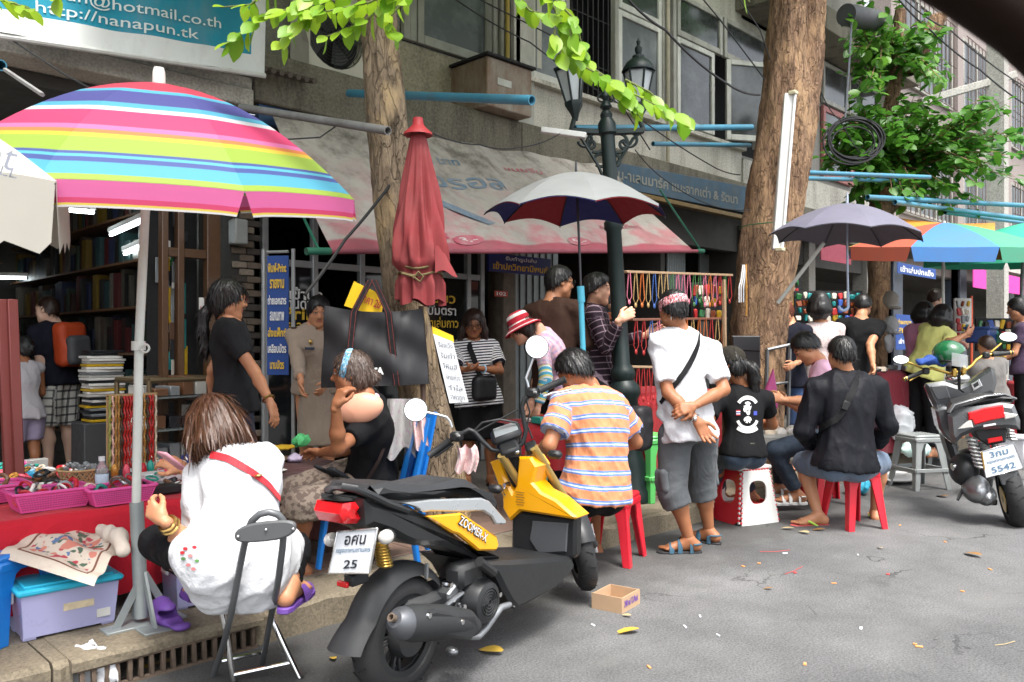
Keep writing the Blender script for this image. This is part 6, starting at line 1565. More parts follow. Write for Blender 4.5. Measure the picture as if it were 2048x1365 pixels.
limb('limb',[(W(1815,150,10.6),14*px(10.6)),(W(1850,90,10.6),18*px(10.6)),(W(1880,30,10.6),16*px(10.6))],B2,t3,6,14,n=16)
twm=M('green twig',(.10,.12,.03),.7)
def spray(tree,pts,d,lm,mat,step=.036,L0=1.0,nm='branch',droop=.25):
 P=[W(*q[:2],q[2]if len(q)>2 else d)for q in pts];b=WB();b.tube(P,[.006-.004*i/(len(P)-1)for i in range(len(P))],6)
 o=b.build(nm,twm,tree);org=Vector(tree.location);i=0
 for a,c in zip(P,P[1:]):
  n=max(1,int((c-a).length/step))
  for k in range(n):
   p=a.lerp(c,(k+.5)/n);dr=(c-a).normalized()
   for sd in(-1,1):
    if random.random()<.08:continue
    side=dr.cross(UP);side=side.normalized()if side.length>.1 else RGT
    y=(dr*.45+side*sd*random.uniform(.6,1.1)+Vector((random.uniform(-.3,.3),random.uniform(-.3,.3),random.uniform(-.5,.15)-droop))).normalized()
    z=(UP*.6-FWD*.5+Vector((random.uniform(-.5,.5),random.uniform(-.5,.5),random.uniform(-.3,.3))));x=y.cross(z).normalized();z=x.cross(y)
    lf=bpy.data.objects.new('leaf',lm);COL.objects.link(lf);lf.parent=o;s_=L0*random.uniform(.65,1.15)
    lf.matrix_local=Matrix.Translation(p-org)@Matrix((x,y,z)).transposed().to_4x4()@Matrix.Diagonal((s_,s_,s_,1));i+=1
 return o
lm1=leafmesh('leaf',.098,.029,L_YEL)
for pts in([(830,-40),(740,5),(660,22),(600,30)],[(640,-30),(600,12),(540,30),(490,62),(450,92)],[(800,-20),(740,35),(690,60),(640,78)],[(820,-10),(775,40),(792,72)],[(560,-30),(500,10),(440,15)],[(720,-40),(650,5),(580,60),(560,95)],[(-30,-10),(30,8),(70,22)],[(90,-25),(120,5)]):
 spray(t1,pts,3.35+random.uniform(-.1,.15),lm1,L_YEL)
for pts in([(1060,-60),(1110,20),(1140,90),(1190,140),(1260,185),(1320,215),(1378,240)],[(1020,-20),(1060,22),(1100,30)],[(1140,60),(1160,130),(1230,165),(1280,215)],[(1090,-20),(1150,40),(1170,110)],[(1250,160),(1300,185),(1340,228)],[(1230,170),(1262,215),(1285,240)],[(1110,60),(1105,100),(1130,118)],[(1480,-20),(1500,5)]):
 spray(t2,pts,3.45+random.uniform(-.1,.15),lm1,L_YEL)
lm3=leafmesh('leaf',.14,.048,L_GRN);rl=random.Random(5)
crown=WB();nleaf=0;
cr=root('leaf_holder',t3 .location);bpy.data.objects.remove(cr)
b=WB();b.tube([W(1762,430,10.6),W(1775,300,10.6)],.01,5);cro=b.build('crown',twm,t3)
twigs=WB()
for k in range(270):
 u1=rl.choice([rl.uniform(1650,1760),rl.uniform(1720,2000),rl.uniform(1740,2070)]);v1=rl.uniform(185,425)if u1>1700 else rl.uniform(240,340)
 if k<58:u1,v1=rl.uniform(1690,1900),rl.uniform(0,200)
 if u1>1960:v1=rl.uniform(190,360)
 d1=rl.uniform(9.4,10.9);a=W(1765+min(90,max(-10,(u1-1765)*.3)),330 if v1>190 else 120,10.6);c=W(u1,v1,d1)
 m=a.lerp(c,.55)+UP*rl.uniform(.0,.18);P=[a,m,c];twigs.tube(P,[.012,.008,.003],4,cap=False)
 nl=17
 for i in range(nl):
  t=.28+.72*i/(nl-1);p=a.lerp(m,t/.55)if t<.55 else m.lerp(c,(t-.55)/.45);dr=(c-a).normalized()
  y=(dr*.4+Vector((rl.uniform(-1,1),rl.uniform(-1,1),rl.uniform(-.8,.25)))).normalized();z=(UP*.8-FWD*.4+Vector((rl.uniform(-.6,.6),rl.uniform(-.6,.6),0)));x=y.cross(z).normalized();z=x.cross(y)
  s_=rl.uniform(.6,1.15);T=Matrix.Translation(p+Vector((rl.uniform(-.06,.06),rl.uniform(-.06,.06),rl.uniform(-.06,.06))))@Matrix((x,y,z)).transposed().to_4x4()@Matrix.Diagonal((s_,s_,s_,1))
  if d1<10.0 and nleaf<290:
   lf=bpy.data.objects.new('leaf',lm3);COL.objects.link(lf);lf.parent=cro;lf.matrix_local=Matrix.Translation(-Vector(t3 .location))@T;nleaf+=1
  else:crown.add([T@q.co for q in lm3 .vertices],[tuple(q.vertices)for q in lm3 .polygons])
crown.build('foliage',L_GRN,t3,180)['kind']='stuff';twigs.build('twig',B2,t3)['kind']='stuff'
rc=random.Random(11)  # unseen leaf crowns overhead, added to shade the facade and pavement
for tr,lm_,xa,xb in((t1,L_YEL,1.6,6.0),(t2,L_GRN,5.0,16.0)):
 b=WB()
 for k in range(1500):
  x,y=rc.uniform(xa,xb),rc.uniform(3.2,6.3);d=(x+y)*.7071;z=1.38+.418*max(d,1.5)+rc.uniform(.75,2.6);s_=rc.uniform(.13,.24)
  a=Euler((rc.uniform(-.9,.9),rc.uniform(-.9,.9),rc.uniform(0,6.28))).to_matrix();c=Vector((x,y,z))
  b.add([c+a@Vector(q)*s_ for q in((-.5,-.6,0),(.5,-.6,.1),(.6,.5,0),(0,.9,.15),(-.6,.5,0))],[(0,1,2,3,4)])
 b.build('crown',lm_,tr,0)['kind']='stuff'
m_whp=M('white enamel batten',(.62,.62,.60),.45,var=.1,dirt=((.3,.28,.22),6,.4));m_tube=M('white lamp tube',(.75,.76,.76),.25,var=.02)
tl=root('tube_lamp',W(1560,350,7.55),'white fluorescent tube lamp strapped upright to the thick tree trunk','lamp');A_,B_=W(1578,188,7.6),W(1552,500,7.6)
b=WB();b.bar(A_,B_,.085,.05,.008,up=FWD);b.build('batten',m_whp,tl);b=WB();o_=RGT*.045-FWD*.035;b.tube([A_+o_,B_+o_],.014,10);b.build('tube',m_tube,tl)
b=WB();b.box(A_+o_*.7,(.07,.07,.035),.006);b.box(B_+o_*.7,(.07,.07,.035),.006);b.build('holder',M('cream lamp holder',(.5,.45,.3),.5),tl)['kind']='stuff'
b=WB();b.torus(W(1548,455,8.2)-UP*.0,.335,.006,UP,30,5);tag(b.build('tie_wire',M('green tie wire',(.03,.12,.05),.6)),'green wire tied around the thick tree below the tube lamp','wire')
m_iron=M('dark green cast iron',(.005,.013,.012),.45,.1,var=.35,vs=12,bump=.15,bs=80)
m_lglass=M('milky lantern glass',(.42,.46,.47),.2,var=.12,dirt=((.15,.14,.12),5,.5))
lp0=W(1262,690+(CAMZ-.15)*FPX/6.5,6.5);ltop=W(1212,222,6.5)
lpo=root('lamp_post',lp0,'dark green cast iron lamp post with two lanterns and scroll brackets','street lamp')
ax_=(ltop-lp0);H_=ax_.length;ax_.normalize()
b=MB();b.lathe([(.16,0),(.16,.08),(.135,.12),(.135,.3),(.12,.34),(.105,.42),(.105,.80),(.13,.84),(.125,.9),(.085,.95),(.10,1.0),(.09,1.04),(.062,1.08),(.060,H_-.95),(.074,H_-.93),(.074,H_-.88),(.056,H_-.86),(.056,H_-.2),(.075,H_-.18),(.07,H_-.10),(.045,H_-.06),(.05,H_-.03),(.03,H_)],20,(0,0,0),ax_);b.build('post',m_iron,lpo)
b=MB();T_=ltop-lp0
b.lathe([(.02,0),(.05,.03),(.035,.06),(.015,.08),(.035,.11),(.03,.14),(.012,.17),(.018,.19),(.0,.22)],12,T_,ax_);
for sd in(-1,1):b.torus(T_+RGT*sd*.035+UP*.10,.03,.008,FWD,14,5)
b.build('finial',m_iron,lpo)
arm_d=(RGT*1.0+UP*-.05).normalized()
for sd,ua,nm in((-1,1142,'a'),(1,1288,'b')):
 c0=W(1214,266,6.5)-lp0;c1=W(ua,262 if sd<0 else 262,6.5)-lp0
 b=MB();b.bar(c0,c1,.05,.045,.008);br=b.build('arm',m_iron,lpo)
 b=MB()
 for(fx,fz,rr_,p0,p1)in((.30,.085,.075,0,5.2),(.62,.065,.055,1,6.0),(.18,.22,.05,0,5.5),(.45,.10,.03,0,6.28)):
  b.torus(c0 .lerp(c1,fx)-UP*fz,rr_,.013,FWD,20,6,p0,p1)
 b.tube([c0-UP*.42,c0 .lerp(c1,.25)-UP*.26,c0 .lerp(c1,.7)-UP*.06,c0 .lerp(c1,.95)],.014,6);b.build('scroll_bracket',m_iron,br)
 lc=W(1150,232,6.5)-lp0 if sd<0 else W(1277,236,6.5)-lp0
 tilt=UP if sd>0 else(UP-RGT*.12).normalized()
 b=MB();b.tube([c1+UP*.0,lc],.02,8);b.lathe([(.02,-.02),(.035,.03),(.075,.10),(.075,.13),(.02,.13)],6,lc-tilt*.02,tilt);b.build('lantern_base',m_iron,br)
 b=MB();q0,q1=lc+tilt*.11,lc+tilt*.36
 r0,r1=.060,.112
 b.lathe([(r0,.11),(r1,.36)],6,lc,tilt);gl_=b.build('lantern_glass',m_lglass,br,10)
 u_,v_,a_=basis(tilt)
 if abs(tilt.z)>.999:u_,v_=Vector((1,0,0)),Vector((0,1,0))
 b=MB()
 for k in range(6):
  e=u_*math.cos(k*math.pi/3)+v_*math.sin(k*math.pi/3);b.tube([q0+e*(r0+.003),q1+e*(r1+.003)],.009,6)
 b.lathe([(r1+.012,-.01),(r1+.012,.012)],6,q1,tilt);b.build('lantern_frame',m_iron,br)
 b=MB();b.lathe([(r1+.02,0),(r1+.022,.012),(.10,.07),(.05,.11),(.05,.125),(.02,.14),(.03,.17),(.03,.19),(.012,.21),(.018,.24),(0,.27)]if sd>0 else[(r1+.02,0),(r1+.02,.02),(.0,.03)],12 if sd>0 else 6,q1,tilt);b.build('lantern_cap',m_iron,br)
ft=root('tube_lamp',W(1120,266,6.42),'short white batten lamp fixed to the lamp post arm','lamp');b=WB();b.bar(W(1082,260,6.42),W(1172,272,6.42),.05,.045,.006);b.build('batten',m_whp,ft)
m_polec=concrete('pole concrete',(.34,.33,.30),(.46,.44,.40),(.16,.15,.13),.8,.5,40,.2)
up=root('utility_pole',G(1995,690+(CAMZ-.15)*FPX/12.5,.15),'square concrete utility pole behind the leafy tree','utility pole');b=MB();b.prism([Vector((-.12,-.12,0)),Vector((.12,-.12,0)),Vector((.12,.12,0)),Vector((-.12,.12,0))],(0,0,9),.02);b.build('shaft',m_polec,up)
b=WB();p_=W(1935,185,12.4);b.bar(W(1840,205,12.3),W(2030,150,12.6),.11,.11,.01);b.build('cross_arm',m_polec,up)
b=WB();tag(b.bar(W(1700,30,9.6),W(1745,40,9.9),.01,.01).tube([W(1692,30,9.6),W(1750,42,10.0)],.125,18).build('cable_drum',M('dark grey drum',(.06,.062,.065),.6,var=.3)),'dark cylindrical cable drum hung beside the top of the leafy tree','cable drum')
m_wire=M('black cable',(.012,.012,.013),.6,var=.2)
def wire(pts,r,label,sag=0.0,mat=None,cat='cable',name='cable',grp='overhead cables'):
 P=[W(*q)for q in pts];Q=[]
 for a,c in zip(P,P[1:]):
  for i in range(8):
   t=i/8;Q.append(a.lerp(c,t)-UP*(sag*4*t*(1-t)))
 Q.append(P[-1]);o=MB().tube(Q,r,5).build(name,mat or m_wire);return tag(o,label,cat,grp)
wire([(1240,-20,6.0),(1330,60,6.3),(1450,165,7.0),(1520,190,7.8)],.010,'black cable sagging from the window down to the thick tree',.03)
wire([(905,-5,6.5),(1060,85,6.6),(1250,215,6.9),(1420,330,7.6),(1480,350,8)],.006,'thin cable crossing in front of the lantern towards the thick tree',.02)
wire([(940,-10,6.6),(1100,70,6.8),(1240,205,7.0),(1300,300,7.4)],.006,'thin cable dropping past the green lantern to the blue sign',.0)
wire([(560,280,5.2),(640,275,5.2),(690,240,5.3)],.005,'thin wire tied between grey pipe and red folded parasol',.0)
wire([(860,265,5.6),(960,290,5.8),(1040,295,6.0),(1120,268,6.3)],.005,'drooping wire from the folded parasol to the lamp post arm',.02)
wire([(0,65,5.2),(130,150,5.1),(250,215,5.0)],.006,'dark stay wire over the striped parasol under the turquoise banner',.0)
wire([(1390,-20,7.2),(1440,40,7.6),(1530,160,8.0)],.007,'dark cable running in front of the upper casement windows',.0)
wire([(1480,0,7.8),(1520,60,7.9),(1540,120,8.0)],.006,'short dark cable joining the thick tree from the upper windows',.0)
wire([(1703,40,9.5),(1697,150,9.5),(1690,240,9.5)],.012,'grey cable hanging down to the cable coil',.0,M('grey cable',(.14,.15,.17),.5))
wire([(1790,-10,9.6),(1860,60,10),(1960,140,11),(2060,215,12)],.011,'upper cable running past the utility pole',.03);wire([(1800,-10,9.8),(1900,60,10.4),(2060,180,12)],.009,'second cable running past the utility pole above the coil',.05)
wire([(610,590,4.6),(690,480,5.0),(780,370,5.3),(808,345,5.4)],.010,'black cord tied from awning corner up to the ochre tree',.01)
wire([(1640,180,8.6),(1680,240,9.0),(1740,330,9.6)],.006,'thin cable hanging beside the thick tree near the pink shutters',.05)
wire([(1270,300,6.9),(1330,360,7.2),(1420,410,7.8),(1500,420,8.0)],.005,'thin wire drooping across the blue fascia sign',.02)
for pts,rr_ in(([(1200,330,7),(1245,395,7)],0),):pass
b=MB();c_=W(1706,283,9.4)
for k in range(9):
 rx=random.uniform(.24,.33);rz=rx*random.uniform(.72,.85);o_=RGT*random.uniform(-.04,.04)+UP*random.uniform(-.04,.04)+FWD*random.uniform(-.05,.05)
 b.tube([c_+o_+RGT*(rx*math.cos(a*math.pi/16))+UP*(rz*math.sin(a*math.pi/16))for a in range(33)],.0105,5,cap=False)
tag(b.build('cable_coil',m_wire),'big loose coil of black cable hanging in the leafy tree','cable coil')
def pipe(p0,p1,r,mat,label,hollow=True):
 a,c=W(*p0),W(*p1);d=(c-a).normalized();b=MB();L=(c-a).length
 b.lathe([(r*.8,0),(r,0),(r,L),(r*.8,L),(r*.8,L-.1),(0,L-.1)],14,a,d);tag(b.build('pipe',mat),label,'pipe','pipes along the shop fronts')
pipe((698,187,7.2),(1064,201,5.6),.034,m_pipe,'blue plastic pipe jutting out past the ochre tree, open end')
pipe((482,215,6.0),(776,262,4.9),.027,m_pipeg,'weathered grey pipe jutting out above the striped parasol')
pipe((1150,257,7.0),(1504,255,8.0),.028,m_pipe,'upper blue pipe between the lamp post and the thick tree')
pipe((1306,288,7.6),(1500,291,8.6),.022,m_pipe,'lower blue pipe below the casement windows')
pipe((1600,345,8.6),(1860,355,9.2),.024,m_pipe,'blue pipe running from the thick tree to the cable coil')
pipe((1605,357,9.0),(1800,362,10),.024,m_pipe,'darker blue pipe just below the one behind the cable coil')
pipe((1735,395,9.2),(2060,412,11),.03,m_pipe,'long blue pipe above the orange and blue parasol');pipe((1790,405,9.4),(2060,440,11),.03,m_pipe,'lower long blue pipe above the orange and blue parasol')
pipe((1890,425,10),(2060,448,12),.026,m_pipe,'short blue pipe above the green parasol')
pipe((2,131,4.4),(-40,128,4.6),.03,m_pipe,'open blue pipe end at the left under the banner')
wire([(10,140,4.4),(85,190,4.0)],.012,'grey awning rod reaching behind the striped parasol',0,m_pipeg,'rod','rod',None)
ac=root('air_conditioner',N(668,140,6.35),'beige air conditioner with a big round dark fan on the ledge','air conditioner')
x0,x1=S(612,6.3),S(735,6.3);z0=ZL1+.004;z1=z0+.72;fx,fz,fr=S(668,6.28),z0+.33,.30
m_ac=M('beige air conditioner casing',(.50,.47,.40),.5,var=.1,dirt=((.25,.22,.17),5,.4))
b=WB();n_=28;P=[]
outer=[]
for k in range(n_):
 a=2*math.pi*k/n_;ca,sa=math.cos(a),math.sin(a);m_=max(abs(ca)/((x1-fx)if ca>0 else(fx-x0)),abs(sa)/((z1-fz)if sa>0 else(fz-z0)),1e-6);outer.append((fx+ca/m_,fz+sa/m_))
vs=[(q[0],6.25,q[1])for q in outer]+[(fx+fr*math.cos(2*math.pi*k/n_),6.25,fz+fr*math.sin(2*math.pi*k/n_))for k in range(n_)]+[(fx+fr*.96*math.cos(2*math.pi*k/n_),6.34,fz+fr*.96*math.sin(2*math.pi*k/n_))for k in range(n_)]
b.add(vs,[(k,(k+1)%n_,n_+(k+1)%n_,n_+k)for k in range(n_)]+[(n_+k,n_+(k+1)%n_,2*n_+(k+1)%n_,2*n_+k)for k in range(n_)])
b.bx(x0,x0+.012,6.2515,6.56,z0,z1);b.bx(x1-.012,x1,6.2515,6.56,z0,z1);b.bx(x0,x1,6.2515,6.56,z1-.012,z1-.001);b.build('casing',m_ac,ac)
b=WB();b.lathe([(fr*.955,0),(0,0)],28,(fx,6.345,fz),(0,-1,0));b.build('fan_well',m_dark,ac)
b=WB()
for k in range(10):b.torus((fx,6.262,fz),fr*(k+1)/10.3,.0035,(0,1,0),28,4)
for k in range(8):b.bar((fx,6.264,fz),(fx+fr*math.cos(k*.785),6.264,fz+fr*math.sin(k*.785)),.006,.004)
b.build('fan_grille',M('black wire grille',(.015,.015,.016),.5),ac)
for k in range(4):
 b=WB();a=k*1.57+.4
 b.grid(lambda i,j:Vector((fx+(.05+.2*i)*math.cos(a+(j-.5)*1.0),6.31+.05*(j-.5),fz+(.05+.2*i)*math.sin(a+(j-.5)*1.0))),3,4);b.build('fan_blade',M('grey fan blade',(.05,.05,.052),.5),ac)
rh=root('exhaust_hood',N(1030,200,6.2),'rust-streaked metal exhaust hood on the ledge between windows','exhaust hood')
m_rp=M('rust streaked enamel',(.34,.31,.26),.6,.1,var=.2,dirt=((.16,.07,.03),7,1.0));xh0,xh1=S(970,6.05),S(1060,6.05)
b=WB();b.bx(xh0,xh1,6.02,NU-.001,ZL1+.004,ZL1+.5,.01);b.build('box',m_rp,rh);b=WB();b.bx(xh0-.03,xh1+.03,5.98,NU-.002,ZL1+.502,ZL1+.53,.004);b.build('lid',m_dark,rh)
b=WB();b.bx(xh0+.14,xh0+.34,6.012,6.019,ZL1+.24,ZL1+.31);b.build('plate',m_frame_w,rh)
# cloth awning with faded print
def textmap(body,mat,par,fn,org,cx,cy,w,h,bold=0,name='lettering',lift=.006):
 o=text(body,mat,None,(cx,cy,0),(1,0,0),(0,1,0),w=w,h=h,bold=bold,proud=0,name=name)
 for v in o.data.vertices:v.co=fn(v.co.x,v.co.y,lift)-Vector(org)
 o.parent=par;return o
aw=root('awning',N(1000,420,5.5),'faded printed cloth awning sloping down over the copy shop front','awning')
q00,q10,q01,q11=N(665,503,4.75),N(1392,503,4.75),N(545,226,6.16),N(1216,332,6.16)
def awf(a,c,lift=0.0):
 p=q00 .lerp(q10,a).lerp(q01 .lerp(q11,a),c);sg=-.10*math.sin(math.pi*min(1,max(0,c)))*(1+.2*math.sin(a*9));w_=.012*math.sin(a*23+c*4)+.01*math.sin(a*41-c*7)
 return p+Vector((0,-.4,.9))*(sg*.4+w_+lift)
t=NT('faded awning cloth');ua,va=t.attr('ua'),t.attr('va');v=t.coord()
c=t.mix(t.noise(v,3,6,.7),(.32,.285,.255),(.49,.45,.41))
pk=t.ramp(t.noise(t.coord((1,1,1.5)),2.6,5,.6),[(.44,(0,0,0)),(.60,(1,1,1))]);low=t.ramp(va,[(.22,(1,1,1)),(.6,(.25,.25,.25)),(.85,(.05,.05,.05))])
c=t.mix(t.math('MULTIPLY',t.math('MULTIPLY',pk,low),.8),c,(.46,.17,.19))
c=t.mix(t.math('MULTIPLY',t.ramp(va,[(.0,(1,1,1)),(.065,(1,1,1)),(.08,(0,0,0))]),.85),c,(.34,.06,.09))
gr=t.ramp(t.noise(t.coord((1,1,.5)),3.4,8,.74),[(.46,(0,0,0)),(.66,(1,1,1))]);hi=t.ramp(va,[(.35,(.30,.30,.30)),(.8,(1,1,1))])
c=t.mix(t.math('MULTIPLY',t.math('MULTIPLY',gr,hi),.85),c,(.10,.085,.07))
t.set(c,.85,0,.25);t.bump(t.noise(v,9,5,.6),.35,.02);m_awn=t.m
b=WB();nu_,nv_=60,26;b.grid(lambda i,j:awf(i,j),nu_,nv_);b.att['ua']=[i/nu_ for j in range(nv_+1)for i in range(nu_+1)];b.att['va']=[j/nv_ for j in range(nv_+1)for i in range(nu_+1)]
b.build('canopy',m_awn,aw,180)
m_fb=M('faded blue awning print',(.10,.18,.27),.85,var=.4,vs=6,dirt=((.38,.34,.31),9,.7));m_fr=M('faded red awning print',(.42,.07,.11),.85,var=.3,vs=6,dirt=((.42,.36,.33),9,.6));m_fw=M('faded white awning print',(.55,.50,.48),.85,var=.2)
for s_,m_,cx,cy,w,h in(('กติน',m_fb,.28,.80,.13,.10),('บาท',m_fb,.39,.79,.06,.05),('ขนมจีบ',m_fr,.62,.80,.13,.045),('เตอรอล',m_fb,.36,.60,.30,.10),('คุ้มค่าเต็มที่',m_fr,.80,.25,.15,.055),('3.-',m_fr,.26,.12,.05,.05)):
 textmap(s_,m_,aw,awf,aw.location,cx,cy,w,h,.02)
b=WB();b.add([awf(x,y,.007)for x,y in((.20,.52),(.225,.54),(.40,.24),(.375,.21))],[(0,1,2,3)]);b.build('print_band',m_fb,aw,0)
b=WB();b.add([awf(x,y,.008)for x,y in((.165,.42),(.255,.36),(.25,.27),(.16,.33))],[(0,1,2,3)]);b.build('print_badge',m_fr,aw,0);textmap('MGI',m_fw,aw,awf,aw.location,.208,.345,.07,.07,.03,lift=.011)
for cx,tx in((.295,'3.-'),(.60,'5.-')):
 b=WB();b.add([awf(cx+.035*math.cos(k*.45),.085+.04*math.sin(k*.45),.008)for k in range(14)],[tuple(range(14))]);b.build('price_spot',m_fr,aw,0);textmap(tx,m_fw,aw,awf,aw.location,cx,.085,.04,.04,.02,lift=.011)
b=WB();b.tube([q00+(q00-q10).normalized()*.20,q10+(q10-q00).normalized()*.14],.020,10);b.build('front_bar',M('faded pink hem',(.26,.07,.09),.7,var=.3),aw)
for q_,s_ in((q00,1),(q10,-1)):b=WB();e_=(q00-q10).normalized()*s_;b.tube([q_+e_*(.2 if s_>0 else.14),q_+e_*.02],.026,10);b.build('bar_sleeve',M('green pipe wrap',(.02,.13,.08),.6,var=.3),aw)
for q_,w_ in((q00,W(600,420,6.1)),(q10,W(1320,380,8.3))):
 b=WB();b.tube([q_+(q00-q10).normalized()*(.1 if q_ is q00 else-.1),w_],.011,6);b.build('stay',M('green pipe wrap',0),aw)
 # banner with web address
bn=root('banner',N(260,60,6.0),'turquoise printed banner with an email address hung above the dark shop','banner')
e00,e10,e01,e11=N(-40,60,5.86),N(530,152,5.86),N(-40,-190,5.95),N(530,-60,5.95)
def bnf(a,c,lift=0.0):return e00 .lerp(e10,a).lerp(e01 .lerp(e11,a),c)+Vector((0,-1,0))*(lift+.018*math.sin(a*11+c*3)*(1-c)+.012*math.sin(a*26))
t=NT('turquoise banner vinyl');ua,va=t.attr('ua'),t.attr('va')
c=t.mix(t.noise(t.coord(),2,3),(.012,.20,.30),(.02,.27,.38));wh=t.math('MAXIMUM',t.math('LESS_THAN',va,.185),t.math('GREATER_THAN',ua,.945));c=t.mix(wh,c,(.66,.67,.66))
c=t.mix(t.math('MULTIPLY',t.ramp(t.noise(t.coord((1,1,.4)),3,7,.7),[(.52,(0,0,0)),(.7,(1,1,1))]),.3),c,(.25,.24,.22));t.set(c,.5,0,.3);m_ban=t.m
b=WB();b.grid(lambda i,j:bnf(i,j),50,16);b.att['ua']=[i/50 for j in range(17)for i in range(51)];b.att['va']=[j/16 for j in range(17)for i in range(51)];b.build('sheet',m_ban,bn,180)
m_bt=M('pale banner lettering',(.62,.68,.68),.5,var=0)
textmap('nanapun@hotmail.co.th',m_bt,bn,bnf,bn.location,.44,.395,.74,.13,.004,lift=.008);textmap('http://nanapun.tk',m_bt,bn,bnf,bn.location,.44,.255,.56,.12,.004,lift=.008)
b=WB();b.tube([e00-UP*.02,e10-UP*.0],.02,8);b.build('bottom_pole',m_whp,bn)
# signs
m_sb=M('deep blue sign board',(.012,.055,.24),.5,var=.12);m_sy=M('yellow sign lettering',(.75,.48,.03),.6,var=0);m_sw=M('white sign lettering',(.78,.78,.76),.6,var=0)
sg=root('sign',N(557,690,5.9),'tall blue copy shop sign with yellow and white Thai lines in a pipe frame','sign')
a0,a1=N(534,690,5.95),N(577,690,5.80);zt,zb=ZN(556,512,5.88),ZN(556,750,5.88);xd=(a1-a0);xd.z=0;xn=xd.normalized()
b=WB();n_=xn.cross(UP);b.prism([Vector((a0 .x,a0 .y,zb)),Vector((a1 .x,a1 .y,zb)),Vector((a1 .x,a1 .y,zt)),Vector((a0 .x,a0 .y,zt))],-n_*.01,0);sgb=b.build('board',m_sb,sg,0)
mc=(a0+a1)/2
for k,(s_,m_)in enumerate((('พิมพ์-Print',m_sy),('รายงาน',m_sy),('ถ่ายเอกสาร',m_sw),('สแกนภาพ',m_sw),('ส่งแฟ็กซ์',m_sy),('เคลือบบัตร',m_sw),('นามบัตร',m_sy))):
 z_=zt-(zt-zb)*(k+.75)/7.4;text(s_,m_,sgb,(mc.x,mc.y,z_),xn,UP,w=xd.length*(.86 if len(s_)>7 else.66),h=(zt-zb)/7.4*.58,bold=.03,proud=.013,org=sg.location)
b=WB()
for q_ in(a0-xn*.03,a1+xn*.04):b.tube([Vector((q_.x,q_.y,.15)),Vector((q_.x,q_.y,zt+.05))],.016,8)
b.tube([Vector((a0 .x,a0 .y,zt+.03)),Vector((a1 .x,a1 .y,zt+.03))],.012,6);b.build('frame',m_alu,sg)
def flatsign(label,u0,v0,u1,v1,n,bm,lines,cat='sign',th=.03,tilt=None,name='sign',frame=None):
 p0,p1=N(u0,v1,n),N(u1,v1,n);p2,p3=N(u1,v0 if tilt is None else tilt,n),N(u0,v0,n);p1 .z=p1 .z if tilt is not None else p0 .z*0+ZN((u0+u1)/2,v1,n);
 if tilt is None:p0 .z=p1 .z;p2 .z=p3 .z=ZN((u0+u1)/2,v0,n)
 r_=root(name,(p0+p2)/2,label,cat);b=WB();b.prism([p0,p1,p2,p3],(0,th,0),.004);bo=b.build('board',bm,r_,30)
 xd=(p1-p0);yd=(p3-p0);h=yd.length;c=(p0+p1+p2+p3)/4
 for s_,fy,fw,fh,m_ in lines:
  lt=text(s_,m_,bo,c+yd*fy,xd,UP if tilt is None else yd-xd*yd.dot(xd)/xd.length_squared,w=xd.length*fw,h=h*fh,bold=.02,proud=.003,org=r_.location)
  if fh==.30:lt['kind']='stuff'
 return r_
flatsign('blue hanging sign with yellow Thai lettering under the awning',978,512,1102,548,5.9,M('dark blue enamel sign',(.012,.018,.16),.4,var=.1),[('รับทำรูปเล่ม',.26,.5,.30,m_sw),('เข้าปกวิทยานิพนธ์',-.15,.88,.42,m_sy)])
fsn=root('sign',N(1360,370,6.05),'weathered blue fascia sign with raised Thai letters behind the lamp post','sign');f0,f1=S(1218,6.08),S(1500,6.08);zs=(ZN(1218,372,6.08),ZN(1218,322,6.08),ZN(1488,425,6.08),ZN(1488,372,6.08))
b=WB();b.prism([(f0,6.08,zs[0]),(f1,6.08,zs[2]),(f1,6.08,zs[3]),(f0,6.08,zs[1])],(0,.1,0),.006);fb=b.build('board',M('weathered blue sign',(.035,.09,.145),.7,var=.4,vs=5,dirt=((.075,.08,.08),6,.8)),fsn)
b=WB();b.bx(f0,f1,6.06,6.16,zs[0]-.06,zs[0]-.004,.006);b.build('trim',M('tarnished brass trim',(.16,.10,.03),.5,.3,var=.4),fsn)
text('น-าเลนมาร์ค แนะจากเต่า & รัตนา',M('tarnished raised letters',(.20,.20,.17),.6,var=.2),fb,((f0+f1)/2-.1,6.08,(zs[0]+zs[1]+zs[2]+zs[3])/4),(1,0,(zs[2]-zs[0])/(f1-f0)),(0,0,1),w=(f1-f0)*.84,h=.15,bold=.02,proud=.006,org=fsn.location)
flatsign('blue banner with white Thai lettering under the blue and rust parasol',1795,532,1872,553,6.0,m_sb,[('เข้าเล่มปกแข็ง',0,.86,.6,m_sw)],'banner',.01)
flatsign('blue price sign with yellow lines behind the small tree trunk',1792,630,1826,700,6.1,m_sb,[('ถ่ายเอกสาร',.3,.8,.15,m_sy),('สแกน',.05,.7,.15,m_sy),('เข้าเล่ม',-.25,.7,.15,m_sw)],'sign',.01)
flatsign('small red house number plate 102 on the wooden post',989,582,1016,594,6.32,M('red enamel plate',(.45,.05,.02),.4),[('102',0,.7,.6,m_sw)],'number plate',.008)
flatsign('small white notice with red lettering on the brown door post',398,596,420,664,6.3,M('white notice paper',(.62,.61,.58),.7),[('ซ่อมกรอบรูป',.2,.85,.12,M('red notice print',(.5,.06,.05),.7)),('ราคาถูก',-.1,.7,.12,M('red notice print',0))],'notice',.004)
